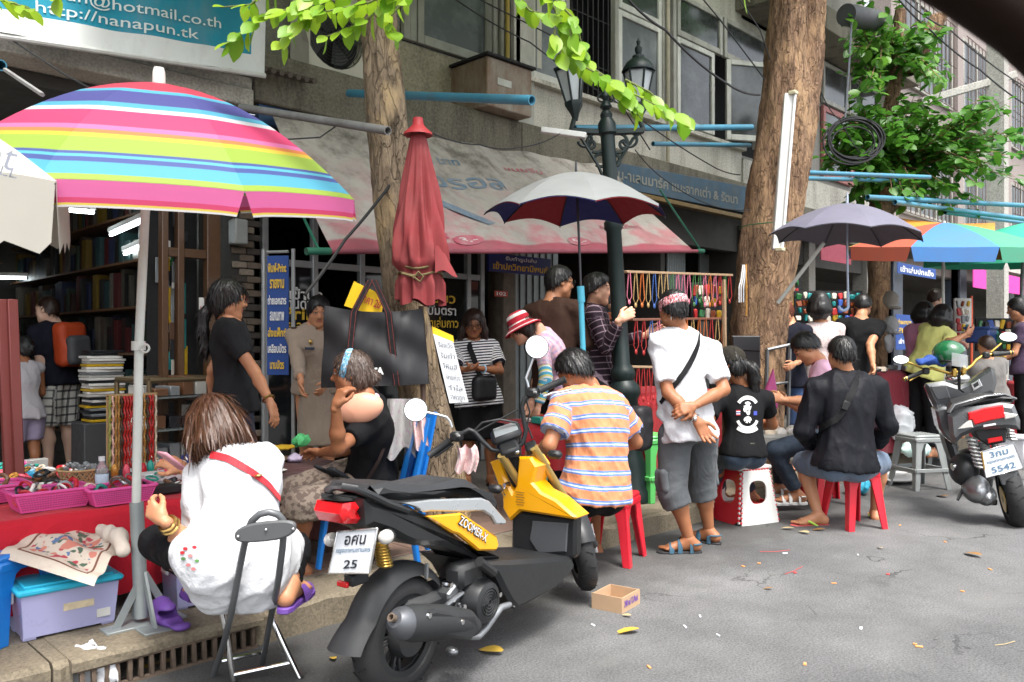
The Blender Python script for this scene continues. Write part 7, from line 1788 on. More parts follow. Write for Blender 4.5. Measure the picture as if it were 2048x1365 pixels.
for k,(s_,u_,v_,w_,m_)in enumerate((('เข้าปก',612,588,.30,m_sw),('งานด่วน',600,606,.34,m_sw),('Print',606,628,.36,m_sy),('ถ่ายเอกสาร',600,650,.42,m_sy),('เขียว',884,596,.32,m_sy),('ปั๊มตรา',884,620,.34,m_sw),('เข้าเล่มกาว',882,645,.42,m_sy))):
 p_=N(u_,v_,NF+.04);text(s_,m_,hb,p_,(1,0,0),UP,w=w_*1.1,h=.11,bold=.02,proud=.004,org=hb.location)
 # parasols and umbrellas
def canopy(name,label,cat,apex,axis,Rr,h,n,mat,p=1.85,val=0.0,scallop=.0,ph=0.0,lining=None,pole=None,ph_mats=None,valgap=.04,cusp=.10,tip=None,polemat=None,pr=.012,rib=None,grp=None,valscal=0.0):
 axis=Vector(axis).normalized();r_=root(name,apex,label,cat,grp);tc_=CAM-Vector(apex);tc_.z=0;tc_.normalize();f=(tc_-axis*tc_.dot(axis)).normalized();x=f.cross(axis).normalized()
 m=8;nr=14
 def pt(k,i,r):
  t0=ph+2*math.pi*(k-.5)/n;t=t0+2*math.pi/n*i;off=(i-.5)*2*math.pi/n;fl=math.cos(math.pi/n)/math.cos(off)
  rr=r*(1-(1-fl)*min(1,r*1.2));sag=0.025*math.sin(math.pi*i)*r*Rr*1.4;sc=scallop*Rr*math.sin(math.pi*i)*max(0,r-.7)/.3
  return(f*math.cos(t)+x*math.sin(t))*(rr*Rr*(1-sc/Rr*.4))-axis*(h*min(r,1.0)**p*(1-(1-fl)*.7)-sc*.9+sag*.5),rr
 vs=[];fs=[];rad=[];pan=[]
 for k in range(n):
  b0=len(vs);rows=nr+1+(3 if val else 0)
  for j in range(rows):
   for i in range(m+1):
    if j<=nr:q,rr=pt(k,i/m,j/nr);a=j/nr
    else:
     q,rr=pt(k,i/m,1.0);e=(j-nr)/3;a=1+.12*e;ii=i/m
     gap=valgap*max(0,1-min(ii,1-ii)*m/1.0)*e
     q=q-axis*(val*e*(1+valscal*math.sin(ii*math.pi*3)**2)+.0)+(q.normalized()*.02*e);t_=ph+2*math.pi*(k-.5)/n;mid=ph+2*math.pi*k/n;tg=(-f*math.sin(mid)+x*math.cos(mid));q=q+tg*(gap*Rr*(1 if ii<.5 else-1))
    vs.append(q);rad.append(a);pan.append(k)
  for j in range(rows-1):
   for i in range(m):fs.append((b0+j*(m+1)+i,b0+j*(m+1)+i+1,b0+(j+1)*(m+1)+i+1,b0+(j+1)*(m+1)+i))
 b=MB();b.add(vs,fs);b.att['rad']=rad;b.att['panel']=pan;b.build('canopy',mat,r_,25)
 if lining:
  for e in range(len(lining)):
   b=MB()
   for k in range(e,n,len(lining)):b.grid(lambda i,j:pt(k,i,max(.02,j))[0]-axis*.006,m,nr)
   b.build('lining',lining[e],r_,25)
 for k in range(n):
  b=MB();b.tube([pt(k,0,j/8)[0]-axis*.012 for j in range(1,9)],.0035 if Rr<.9 and not val else.005,5);b.build('rib',rib or M('dark steel rib',(.05,.05,.055),.4,.7),r_)
 if pole:
  b=MB();b.tube([Vector((0,0,0))+axis*.02]+[Vector(q)-apex for q in pole],pr,12);b.build('pole',polemat or m_whp,r_)
 if tip:b=MB();b.lathe(tip,12,(0,0,0),axis);b.build('finial',polemat or m_whp,r_)
 return r_
t=NT('striped parasol cloth');q=t.math('DIVIDE',t.attr('rad'),1.2)
S_=[(0,'d8204a'),(.345,'45b8d8'),(.385,'3b3f9a'),(.525,'45b4d4'),(.565,'e8ecf0'),(.60,'e62a72'),(.712,'f078b8'),(.738,'f08a3c'),(.762,'f4d22c'),(.785,'a8cc38'),(.865,'3c55a8'),(.88,'58c8e0'),(.895,'3c55a8'),(.915,'4cbcdc'),(.972,'a8cc38'),(1.0,'ee64ac'),(1.075,'e2226a'),(1.098,'f0d83c'),(1.108,'e8e8e8')]
c=t.mix(.05,t.ramp(q,[(p_/1.2,tuple(x*.74 for x in srgb(h_)))for p_,h_ in S_],'CONSTANT'),(1,1,1));t.set(c,.6,0,.3);t.bump(t.noise(t.coord(),7,3),.15,.02)
tl_=t.n('ShaderNodeBsdfTranslucent');t.l(c,tl_.inputs[0]);mx=t.n('ShaderNodeMixShader');mx.inputs[0].default_value=.5;t.l(t.p.outputs[0],mx.inputs[1]);t.l(tl_.outputs[0],mx.inputs[2]);t.l(mx.outputs[0],t.o.inputs[0])
ap=W(318,168,3.63)
m_polew=M('white painted pole',(.60,.62,.58),.45,var=.1,dirt=((.35,.30,.24),8,.35));m_galv=M('galvanised steel',(.30,.33,.33),.5,.5,var=.2)
sp=canopy('parasol','rainbow striped parasol with a white pole standing by the red cloth table','parasol',ap,UP-FWD*.15+RGT*.055,.88,.455,8,t.m,val=.088,ph=.06,tip=[(.028,-.01),(.026,.05),(.02,.07),(0,.072)],pole=[W(290,430,3.63),W(278,690,3.63),W(272,1040,3.63)],polemat=m_polew,pr=.0195)
b=MB();b.tube([W(273,1005,3.63)-ap,W(283,1235,3.63)-ap],.030,12);b.build('sleeve',m_galv,sp);b=MB();fp=W(288,1245,3.63)-ap;fz_=.156-ap.z
b.box((fp.x,fp.y,fz_),(.12,.34,.01),.002);b.box((fp.x,fp.y,fz_),(.34,.10,.012),.002)
for dx,dy in((.12,0),(-.12,0),(0,.12),(0,-.12)):b.bar((fp.x+dx,fp.y+dy,fz_),(fp.x,fp.y,fz_+.22),.012,.03)
b.build('foot',m_galv,sp);b=MB();b.lathe([(.022,-.02),(.03,-.02),(.03,.02),(.022,.02)],12,W(277,692,3.63)-ap,UP);b.torus(W(290,697,3.60)-ap,.018,.005,FWD,12,5);b.build('clip',m_polew,sp)
m_wcl=M('off white parasol cloth',(.42,.40,.345),.7,var=.06);wp=canopy('parasol','off white advertising parasol with scalloped edge at the left','parasol',W(-282,140,2.75),UP-FWD*.10+RGT*.10,.66,.30,8,m_wcl,p=1.4,val=.20,valscal=.25,ph=.25,pole=[W(-240,1100,2.9)],pr=.02)
m_fp=M('faded parasol print',(.12,.13,.16),.7);wl_=Vector(wp.location)
for s_,u_,v_,w_,h_ in(('Ent',-14,312,.12,.085),('MALL',-8,344,.11,.03)):
 text(s_,m_fp,wp,W(u_,v_,2.14),(RGT*.96+FWD*.25-UP*.2),UP*.85+FWD*.45,w=w_,h=h_,proud=.012,org=wl_)
nav=M('navy umbrella lining',(.014,.02,.12),.7,var=.05);red_=M('red umbrella lining',(.24,.012,.02),.7,var=.05)
t=NT('silver umbrella cloth');t.set(t.mix(t.noise(t.coord(),6,4),(.15,.155,.155),(.20,.207,.207)),.42,0,.5);t.bump(t.noise(t.coord(),10,3),.12,.02)
m_steelp=M('dark steel shaft',(.06,.06,.065),.35,.8,var=.1)
ap=W(1152,346,5.35);su=canopy('umbrella','silver grey umbrella with navy and red lining on a blue sleeved pole','umbrella',ap,UP-FWD*.02,.60,.27,8,t.m,p=1.75,scallop=.07,ph=.2,lining=[nav,red_],pole=[W(1158,480,5.35),W(1163,620,5.35)],polemat=m_steelp,pr=.0085,tip=[(.008,0),(.007,.06),(.003,.08)],grp='open umbrellas')
b=MB();b.tube([W(1161,575,5.35)-ap,W(1166,700,5.35)-ap,W(1172,860,5.35)-ap,W(1175,1000,5.35)-ap],.018,12);b.tube([W(1161,573,5.35)-ap,W(1163,605,5.35)-ap],.024,12);b.build('sleeve',M('sky blue plastic pipe',(.10,.50,.66),.4,var=.06),su)
t=NT('violet grey umbrella cloth');t.set(t.mix(t.noise(t.coord(),6,4),(.10,.096,.13),(.14,.132,.175)),.6,0,.4);t.bump(t.noise(t.coord(),10,3),.12,.02)
ap=W(1694,408,6.6);gu=canopy('umbrella','violet grey umbrella hanging its hooked handle before the small trunk','umbrella',ap,UP+RGT*.05,.60,.27,8,t.m,p=1.7,scallop=.06,ph=.1,pole=[W(1694,480,6.6),W(1696,600,6.6)],polemat=M('pale blue grey shaft',(.34,.38,.46),.4,.3),pr=.009,tip=[(.012,0),(.010,.05),(.004,.09)],lining=[M('grey umbrella lining',(.10,.10,.12),.7)],grp='open umbrellas')
b=MB();c_=W(1687,612,6.6)-ap;b.tube([W(1696,585,6.6)-ap,W(1696,612,6.6)-ap]+[c_+RGT*(.038*math.cos(-a*.35))+UP*(.038*math.sin(-a*.35))for a in range(0,10)],.012,8);b.build('handle',M('pale blue handle',(.30,.38,.52),.4),gu)
b=MB();tag(b.tube([W(1556,606,6.9),W(1648,486,6.6)],.016,8).build('prop_pole',m_polew),'white slanted pole propping the violet grey umbrella','pole')
t=NT('patchwork parasol cloth');c=t.ramp(t.math('DIVIDE',t.math('ADD',t.attr('panel'),.5),8),[(k/8,q_)for k,q_ in enumerate((srgb('3a7cbe'),srgb('b8533a'),srgb('b8a04a'),srgb('2f6fb0'),srgb('8a8a80'),srgb('a8903a'),srgb('b0492e'),srgb('2f9070')))],'CONSTANT');t.set(t.mix(t.math('MULTIPLY',t.noise(t.coord(),5,5),.5),c,(.12,.10,.09)),.55,0,.4)
bp=canopy('parasol','blue, rust and green patchwork parasol on a thin white pole','parasol',W(1888,446,9.0),UP-FWD*.12,1.02,.26,8,t.m,p=1.5,val=.14,ph=-.12,pole=[W(1886,560,9.0),W(1890,880,9.0)],polemat=m_polew,pr=.016)
gp=canopy('parasol','bright green parasol at the right edge beyond the patchwork one','parasol',W(2052,446,10.4),UP-FWD*.05,1.15,.42,8,M('bright green parasol cloth',(.03,.36,.22),.6,var=.1),p=1.3,val=.12,ph=.2,pole=[W(2044,560,10.4),W(2040,860,10.4)],polemat=m_galv,pr=.024)
orp=MB();orp.grid(lambda i,j:W(1800+i*190,437+i*8+j*26+6*math.sin(i*3),9.8-j*.8),12,4);tag(orp.build('tarpaulin',M('orange tarpaulin',(.55,.22,.03),.5,var=.2)),'orange tarpaulin edge showing above the patchwork parasol','tarpaulin')
ap=W(836,258,5.0);rp_=root('parasol',ap,'faded red parasol folded and roped against the ochre tree','parasol');P0,P1=Vector((0,0,0)),W(842,606,5.0)-ap;axr=(P1-P0)
def rf(i,j):
 a=2*math.pi*i;L=j;c=P0 .lerp(P1,L);w=np.interp(L,[0,.06,.35,.68,.78,.82,.90,1.0],[.03,.048,.095,.148,.148,.115,.125,.125]);f_=(1+.13*math.sin(9*a+2*math.sin(L*5))+.08*math.sin(15*a+1+3*L)+.05*math.sin(4*a+6*L));
 f_=1+(f_-1)*min(1,L*3)*(.5 if.76<L<.88 else 1)
 return c+RGT*(w*f_*math.cos(a)*1.06)+FWD*(w*f_*math.sin(a)*.8)-UP*(.02*math.sin(5*a+1)*max(0,L-.85)/.15)
m_rpc=M('faded red canvas',(.21,.024,.028),.8,var=.25,vs=5,bump=.2,bs=90,dirt=((.17,.05,.045),5,.5))
b=MB();b.grid(rf,120,50);b.build('canopy',m_rpc,rp_,60);b=MB();b.lathe([(.005,.06),(.03,.06),(.035,.02),(.05,.0),(.085,-.03),(.09,-.045),(.04,-.03)],14,(0,0,.005),UP);b.build('cap',M('red cap',(.30,.02,.025),.6),rp_)
b=MB()
for L in(.80,.84):b.tube([P0 .lerp(P1,L+.012*math.sin(a*.8))+RGT*(.132*math.cos(a*.2618))+FWD*(.105*math.sin(a*.2618))for a in range(25)],.007,6)
b.tube([P0 .lerp(P1,.84)+RGT*x-FWD*.115-UP*z for x,z in((-.10,0),(-.03,.02),(.01,.05),(.03,.02),(.0,-.01),(-.03,.03))],.007,6);b.build('rope',M('olive rope',(.12,.09,.04),.9),rp_)
flp=MB();flp.grid(lambda i,j:P0 .lerp(P1,.70+.14*j)+RGT*(.10+.13*i*(.4+.6*j))-FWD*(.12-.05*i)+UP*.02*math.sin(i*5),8,6);flp.build('flap',m_rpc,rp_,60)
b=MB();b.tube([P1-UP*.02,W(852,1040,5.05)-ap],.016,8);b.build('pole',M('rusty brown pole',(.10,.06,.045),.7),rp_)
tk=root('tuk_tuk',W(1960,60,.85),'dark curved roof edge of a vehicle across the top right corner','tuk-tuk')
b=WB();P=[W(1640,-170,.9),W(1800,-105,.9),W(1930,-30,.9),W(2050,55,.9),W(2150,150,.9)];b.tube(P,.034,12);b.build('roof_rim',M('dark brown vinyl',(.010,.005,.003),.7,spec=.1),tk,60)
b=WB();b.tube([q_+RGT*.032+UP*.022 for q_ in P],.012,8);b.build('piping',M('amber trim',(.25,.10,.02),.5),tk,60);b=WB();b.tube([q_+RGT*.062+UP*.05 for q_ in P],.026,10);b.build('roof_edge',M('crimson vinyl',(.20,.012,.035),.4),tk,60)
# furniture, stalls and goods
def one(b,name,mat,label,cat,grp=None,smooth=40,origin=None):
 if origin is None:
  n=len(b.v);origin=Vector((sum(p[0]for p in b.v)/n,sum(p[1]for p in b.v)/n,min(p[2]for p in b.v)))
 o=b.build(name,mat,None,smooth,org=origin);o.location=origin;return tag(o,label,cat,grp)
def stool(label,loc,rz,mat,h=.45,w=.145,sp=.185,grp='plastic stools',ring=False):
 r_=root('plastic_stool',loc,label,'stool',grp,rz);b=MB();b.box((0,0,h-.016),(w*2,w*2,.032),.012);b.box((0,0,h-.05),(w*2+.012,w*2+.012,.05),.012);b.build('seat',mat,r_)
 for sx in(-1,1):
  for sy in(-1,1):
   t=Vector((sx*w,sy*w,h-.06));f=Vector((sx*sp,sy*sp,0));b=MB()
   for ax,ay in((1,0),(0,1)):
    q=Vector((-sx*ax,-sy*ay,0));nrm=Vector((sx*ay,sy*ax,0))
    b.prism([t,f,f+q*.050,t+q*.062+Vector((0,0,-.10)),t+q*.085+Vector((0,0,-.03)),t+q*.13+Vector((0,0,.0))],-nrm*.016,.003)
   b.build('leg',mat,r_)
 if ring:
  e=w+(sp-w)*.62
  for sx,sy in((1,0),(-1,0),(0,1),(0,-1)):
   b=MB();b.box((sx*e,sy*e,h*.36),(.02 if sx else 2*e,.02 if sy else 2*e,.035),.004);b.build('stretcher',mat,r_)
 return r_
m_redp=M('red stool plastic',(.60,.018,.035),.32,var=.06,coat=.2);m_grnp=M('green stool plastic',(.10,.46,.12),.35,var=.06);m_trp=M('cloudy clear plastic',(.30,.32,.315),.25,var=.1,alpha=.82);m_blup=M('blue chair plastic',(.01,.16,.52),.35,var=.06)
c=p11 .Pv;stool('red plastic stool under the man in the apricot polo',(G(1222,1118).x,G(1222,1118).y,0),R(20),m_redp,.43,.15,.185)
c=G(1706,1052);stool('red plastic stool under the man in the black jacket',(c.x,c.y,0),R(62),m_redp,.455,.135,.175)
c=G(1655,1005);stool('red plastic stool half hidden, under the man in the pink T-shirt',(c.x,c.y,0),R(50),m_redp,.45)
c=G(1302,998,.15);stool('bright green plastic stool between lamp post and standing man',(c.x,c.y,.15),R(80),m_grnp,.52,.13,.16,ring=True)
c=G(1838,975);stool('nearer cloudy clear stool beside the grey scooter',(c.x,c.y,0),R(58),m_trp,.52,.15,.2,ring=True)
c=G(1868,925);stool('farther cloudy clear stool, behind the other one',(c.x,c.y,0),R(50),m_trp,.55,.15,.2,ring=True)
c=G(2,1262,.15);stool('blue plastic stool cut off at the left edge by the storage box',(c.x,c.y,.15),R(30),m_blup,.36)
c=G(1490,1040);st=root('step_stool',(c.x,c.y,0),'white and red folding step stool with toothed edges','stool',None,R(-20));m_wp=M('white stool plastic',(.66,.66,.63),.4,var=.06)
b=MB();b.box((0,0,.425),(.33,.25,.03),.01);b.build('seat',m_wp,st)
def panel(sx,mat,wt,wb,off,name):
 b=MB();rows=[(-wb,0),(-wb*.72,.0),(-wb*.66,.07),(-wb*.6,.08),(wb*.6,.08),(wb*.66,.07),(wb*.72,0),(wb,0),(wt,.41),(-wt,.41)]
 out=[(-wb,0),(wb,0),(wt,.41),(-wt,.41)];X=lambda z:off[0]+(off[1]-off[0])*z/.41
 n=20;inn=[(.085*math.copysign(abs(math.cos(2*math.pi*k/n))**.7,math.cos(2*math.pi*k/n)),.24+.09*math.copysign(abs(math.sin(2*math.pi*k/n))**.7,math.sin(2*math.pi*k/n)))for k in range(n)]
 ou=[]
 for y,z in inn:
  dy,dz=y,z-.24;s_=1e9
  for(y0,z0),(y1,z1)in zip(out,out[1:]+out[:1]):
   ny,nz=z1-z0,-(y1-y0);den=dy*ny+dz*nz
   if den>1e-9:s_=min(s_,((y0)*ny+(z0-.24)*nz)/den)
  ou.append((dy*s_,.24+dz*s_))
 P=lambda y,z,e:((X(z)+e,y,z)if sx[0]else(y,X(z)+e,z))
 vs=[P(y,z,0)for y,z in ou]+[P(y,z,0)for y,z in inn]+[P(y,z,-.014)for y,z in ou]+[P(y,z,-.014)for y,z in inn]
 fs=[]
 for k in range(n):
  k2=(k+1)%n;fs+=[(k,k2,n+k2,n+k),(2*n+k,3*n+k,3*n+k2,2*n+k2),(n+k,n+k2,3*n+k2,3*n+k),(k,2*n+k,2*n+k2,k2)]
 b.add(vs,fs);pn=b.build(name,mat,st,30)
 tb=MB();other=m_redp if mat is m_wp else m_wp
 for k in range(11):
  z=.02+.385*k/10.5;w_=wb+(wt-wb)*z/.41
  for sd in(-1,1):q=P(sd*w_,z,-.007);tb.box(q,(.02,.014,.017)if not sx[0]else(.018,.02,.017),.003)
 for k in range(9):tb.box(P(-wt+2*wt*(k+.5)/9,.412,-.006),(.018,.018,.012),.002)
 tb.build('edge_teeth',other,pn)['kind']='stuff';return pn
pw=panel((0,1),m_wp,.13,.185,(-.165,-.115),'side_panel');panel((0,1),m_wp,.13,.185,(.165+.014,.115+.014),'side_panel');panel((1,0),m_redp,.115,.16,(.2,.145),'folding_panel');panel((1,0),m_redp,.115,.16,(-.19,-.13),'folding_panel')
m_gl=M('grey stool lettering',(.22,.22,.21),.5)
for ch,x in(('O',-.115),('N',-.045),('P',.075)):text(ch,m_gl,pw,(x,-.161,.10),(1,0,0),(0,.12,1),h=.035,w=.026,bold=.03,proud=.004)
b=MB();b.box((0,0,.13),(.24,.24,.012),.003);b.build('cross_brace',m_redp,st)
fc=root('folding_chair',G(520,1350),'grey and chrome folding chair with oval backrest under the woman in white','chair');m_gtube=M('grey painted tube',(.12,.125,.13),.4,.3,var=.1)
def q4(x,y):return(x*.3774,850+y*.3774)
def bk(x,y,d):
 h=lady.hit(*q4(x,y),0);return W(*q4(x,y),d if h is None else min(d,(h-CAM).dot(FWD)-.022))
b=WB();bt=[(1130,1335,3.44),(1185,1160,3.30),(1225,1000,3.14),(1250,870,3.02),(1272,750,2.95),(1292,650,2.88),(1312,560,2.84),(1335,510,2.82),(1375,474,2.81),(1425,462,2.81),(1472,475,2.82),(1500,505,2.83),(1505,545,2.84),(1498,640,2.88),(1478,800,2.96),(1462,900,3.10),(1440,1000,3.26),(1388,1275,3.56)]
b.tube([bk(*q_)for q_ in bt],.0125,10);b.build('back_tube',m_gtube,fc,60)
b=WB();n_=24;cc=q4(1403,568);P=[W(cc[0]+63*math.copysign(abs(math.cos(2*math.pi*k/n_))**.75,math.cos(2*math.pi*k/n_))*.98,cc[1]+20*math.copysign(abs(math.sin(2*math.pi*k/n_))**.8,math.sin(2*math.pi*k/n_))-9*math.cos(2*math.pi*k/n_),2.80)for k in range(n_)];b.prism(P,FWD*.022,.006);br=b.build('backrest',M('grey vinyl pad',(.075,.078,.08),.5,bump=.1),fc)
for x,y in((1262,592),(1410,556),(1553,552)):b=WB();b.ell(W(*q4(x,y),2.797),.0055,8,6);o=b.build('rivet',P_CHR,fc)
for pts in([(1150,880,3.36),(1195,1080,3.36),(1238,1370,3.36)],[(1412,850,3.5),(1450,1050,3.45),(1592,1352,3.42)]):
 b=WB();b.tube([W(*q4(x,y),d)for x,y,d in pts],.0125,10);b.build('leg',P_CHR,fc);b=WB();x,y,d=pts[-1];b.tube([W(*q4(x,y-14),d),W(*q4(x,y+8),d)],.016,8);b.build('foot_cap',M_RUB,fc)
for a_,c_ in(((1165,1255,3.41),(1395,1205,3.52)),((1240,1325,3.36),(1535,1262,3.43))):b=WB();b.tube([W(*q4(*a_[:2]),a_[2]),W(*q4(*c_[:2]),c_[2])],.009,8);b.build('cross_bar',P_CHR,fc)
b=WB();sc_=W(*q4(1290,842),3.28);b.lathe([(.0,-.014),(.17,-.014),(.185,0),(.17,.016),(0,.02)],24,sc_,UP,1.0,.9);b.build('seat',M('lime vinyl seat',(.30,.42,.12),.5),fc)
bc=root('plastic_chair',(p2 .Pv.x,p2 .Pv.y,.15),'blue plastic chair under the older woman in black','chair');o_=p2 .Pv+UP*-.13
b=WB();b.box(o_,(.44,.44,.03),.01,Matrix.Rotation(R(-45),3,'Z'));b.build('seat',m_blup,bc)
b=WB();bx=o_+RGT*.24
b.grid(lambda i,j:bx+FWD*((i-.5)*.42)+RGT*(.10*j-.05*(1-(2*i-1)**2)*1)+UP*(.0+j*.46),10,8);b.grid(lambda i,j:bx+FWD*((i-.5)*.42)+RGT*(.10*j-.05*(1-(2*i-1)**2)-.055)+UP*(.0+j*.46),10,8);b.build('backrest',m_blup,bc,60)
for sx in(-1,1):
 b=WB();b.tube([bx+FWD*sx*.21+UP*.46+RGT*.10,bx+FWD*sx*.21,bx+FWD*sx*.23+RGT*.05-UP*.34],[.014,.03,.022],8,flat=.6);b.build('leg',m_blup,bc);b=WB();b.tube([o_-RGT*.2+FWD*sx*.2,o_-RGT*.24+FWD*sx*.22-UP*.33],[.03,.022],8,flat=.6);b.build('leg',m_blup,bc)
def drape(label,fn,mat,nu=24,nv=16,cat='cloth',name='cloth',att=False,grp=None):
 b=MB();b.grid(fn,nu,nv)
 if att:b.att['ua']=[i/nu for j in range(nv+1)for i in range(nu+1)];b.att['va']=[j/nv for j in range(nv+1)for i in range(nu+1)]
 return one(b,name,mat,label,cat,grp,180)
C_FLOR=cloth('grey floral cotton',(.38,.37,.36),pat=spots(36,(.36,.24,.30),.58,.05,.7));C_CHK=cloth('pink checked cotton',(.70,.52,.50),pat=spots(60,(.62,.25,.28),.55,.05,.6))
drape('grey floral cloth draped over the blue chair back',lambda i,j:W(775+i*62-6*j,798+j*110+14*math.sin(i*7)*j,4.42-.03*math.sin(i*9)),C_FLOR)
drape('pink checked cloth hanging from the blue chair back',lambda i,j:W(822+i*28+8*j,825+j*72+6*math.sin(i*6),4.36-.02*math.sin(i*12)),C_CHK)
drape('pink cloth hanging beside the scooter meter',lambda i,j:W(912+i*42+4*math.sin(j*4),888+j*52+9*abs(math.sin(i*7)),4.9-.03*math.sin(i*11)),C_CHK)
# street table with red cloth
ZT=.62;NT0=4.03
def TB(u,v,z=0.0):return G(u,v,ZT+.006+z)
C_RCL=cloth('red table cloth',(.52,.014,.03));C_BCL=cloth('maroon brown cloth',(.065,.022,.02))
def clothtable(label,x0,x1,y0,y1,z,zb,mat,cat='tablecloth',seed=0):
 nx=40
 def fn(i,j):
  x=x0-.03+(x1-x0+.06)*i
  if j<.5:return Vector((x,y1-(y1-y0)*(j/.5),z+.004*math.sin(x*17)))
  k=(j-.5)/.5;return Vector((x,y0-.012-k*.02-.022*k*math.sin(x*22+seed)-.012*k*math.sin(x*41),z-k*(z-zb)+.01*k*math.sin(x*9)))
 return drape(label,fn,mat,60,24,cat,'tablecloth')
tb_=root('market_table',(1.5,4.4,.15),'low street table under the red cloth','table');b=WB();b.bx(.3,2.02,NT0+.01,4.85,ZT-.03,ZT-.006);b.build('tabletop',m_wood,tb_)
for x in(.4,1.95):
 for y in(4.1,4.8):b=WB();b.tube([(x,y,.15),(x,y,ZT-.03)],.016,8);b.build('leg',m_gtube,tb_)
clothtable('bright red cloth over the jewellery table behind the storage boxes',.3,2.02,NT0,4.86,ZT,.22,C_RCL);clothtable('maroon brown cloth over the table end beside the older woman',2.05,2.95,4.05,4.85,ZT+.004,.3,C_BCL,seed=2)
tb2=root('market_table',(2.5,4.4,.15),'low street table under the maroon cloth','table');b=WB();b.bx(2.05,2.95,4.07,4.84,ZT-.026,ZT-.002);b.build('tabletop',m_wood,tb2)
for x in(2.12,2.88):b=WB();b.tube([(x,4.4,.15),(x,4.4,ZT-.026)],.016,8);b.build('leg',m_gtube,tb2)
m_pkb=M('pink basket plastic',(.72,.10,.34),.4,var=.06);m_pkd=M('pink basket slots',(.42,.05,.19),.5)
BC=[M('bangle '+k,srgb(h_),.3,m_,var=.15)for k,h_,m_ in(('silver','b8bcc0',.8),('amber','b9853c',.3),('coral','d8566a',0),('shell','d9c7b2',0),('black','24262a',0),('teal','2f9c8c',0),('grey','868a8c',.2),('white','e6e2dc',0),('brown','6b4a34',0),('red','b3202c',0))]
def basket(label,c,lx,ly,h,mat,rz=0.0):
 r_=root('basket',c,label,'basket','pink plastic baskets',rz);b=MB();k=.82
 A_=[(-lx*k,-ly*k,0),(lx*k,-ly*k,0),(lx*k,ly*k,0),(-lx*k,ly*k,0)];B_=[(-lx,-ly,h),(lx,-ly,h),(lx,ly,h),(-lx,ly,h)]
 b.add(A_+B_+[(x*.97,y*.96,z+(.004 if z<.01 else 0))for x,y,z in A_+B_],[(0,1,2,3)]+[(i,(i+1)%4,4+(i+1)%4,4+i)for i in range(4)]+[(8,9,10,11)]+[(8+i,8+(i+1)%4,12+(i+1)%4,12+i)for i in range(4)]);b.build('body',mat,r_,20)
 b=MB();
 for i in range(4):b.bar(B_[i],B_[(i+1)%4],.018,.014,.004)
 b.build('rim',mat,r_)
 b=MB()
 for row in range(6):
  z=h*(.16+.12*row);s_=k+(1-k)*z/h
  for i in range(26):b.box((lx*s_*(-.92+1.84*i/25),-ly*s_-.001,z),(lx*.045,.003,h*.06))
  for i in range(12):b.box((lx*s_+.001,ly*s_*(-.9+1.8*i/11),z),(.003,ly*.09,h*.06))
 b.build('slots',m_pkd,r_,0)['kind']='stuff';return r_
def bangle(p,r,mat,label,ax=(0,0,1),th=.006,grp='bangles in the baskets'):
 b=MB();b.torus((0,0,0),r,th,ax,20,6);o=b.build('bangle',mat);o.location=p;return tag(o,label,'bangle',grp)
bks=[(basket('pink plastic basket of bangles at the front of the red table',TB(110,1020)+Vector((0,.09,0)),.165,.10,.085,m_pkb),9),(basket('pink plastic basket holding the water bottle, right behind the parasol pole',TB(248,1008)+Vector((0,.08,0)),.15,.09,.075,m_pkb),6),(basket('pink plastic basket at the left edge of the red table',TB(8,1008)+Vector((-.02,.12,0)),.14,.10,.08,m_pkb),5)]
rk=random.Random(4);BN=['silver','amber','coral','pale shell','black','teal','grey','white','brown','red'];WH=['in the front pink basket','in the pink basket by the parasol pole','in the left pink basket']
for wi,(bk,n_)in enumerate(bks):
 for i in range(n_*2):
  k=rk.randrange(10);lx=.12
  bangle(bk.location+Vector((rk.uniform(-lx,lx),rk.uniform(-.055,.055),rk.uniform(.05,.098))),rk.uniform(.028,.036),BC[k],f'{BN[k]} bangle piled {WH[wi]}',(rk.uniform(-1,1),rk.uniform(-1,1),rk.uniform(.2,1)),rk.uniform(.004,.011))
bangs=rk
for(u,v,w_,d_,h_,mat,label)in((40,955,.24,.16,.03,M('sky blue tray',(.05,.35,.60),.4),'shallow sky blue tray of trinkets at the back of the red table'),(20,942,.2,.1,.05,m_pkb,'small pink tray behind the blue tray on the red table'),(98,972,.22,.14,.012,M('pale paper sheet',(.62,.66,.63),.7),'pale paper sheet lying behind the front pink basket'),(305,944,.2,.16,.05,M('white jewellery box',(.68,.68,.68),.5),'white jewellery box near the phone on the red table'),(320,962,.2,.12,.05,M('white jewellery box',0),'second white box stacked nearer on the red table'),(338,984,.2,.1,.04,M('black tray',(.015,.015,.016),.4),'black tray in front of the white boxes'),(395,925,.16,.12,.05,M('navy tin',(.02,.06,.3),.4),'navy and yellow tin beside the phone'),(350,950,.16,.10,.02,M('yellow tray',(.7,.5,.05),.5),'yellow rimmed tray of bead samples'),(72,938,.12,.06,.06,M('clear case',(.45,.45,.44),.2,alpha=.6),'small clear plastic case at the back of the red table')):
 p_=TB(u,v);b=MB();b.box((p_.x,p_.y,p_.z+h_/2),(w_,d_,h_),.004);one(b,'tray' if h_<.045 else 'box',mat,label,'tray' if h_<.045 else 'box','trays and boxes on the red table')
for i in range(78):
 u,v=rk.uniform(0,150),rk.uniform(940,985)
 if i>46:u,v=rk.uniform(290,400),rk.uniform(925,985)
 k=rk.randrange(10);bangle(TB(u,v)+Vector((0,0,rk.uniform(.01,.05))),rk.uniform(.02,.034),BC[k],f'{BN[k]} bangle lying loose at the '+('back of the red table' if i<=46 else 'right of the red table'),(rk.uniform(-.6,.6),rk.uniform(-.6,.6),1),rk.uniform(.005,.013),'loose bangles on the red table')
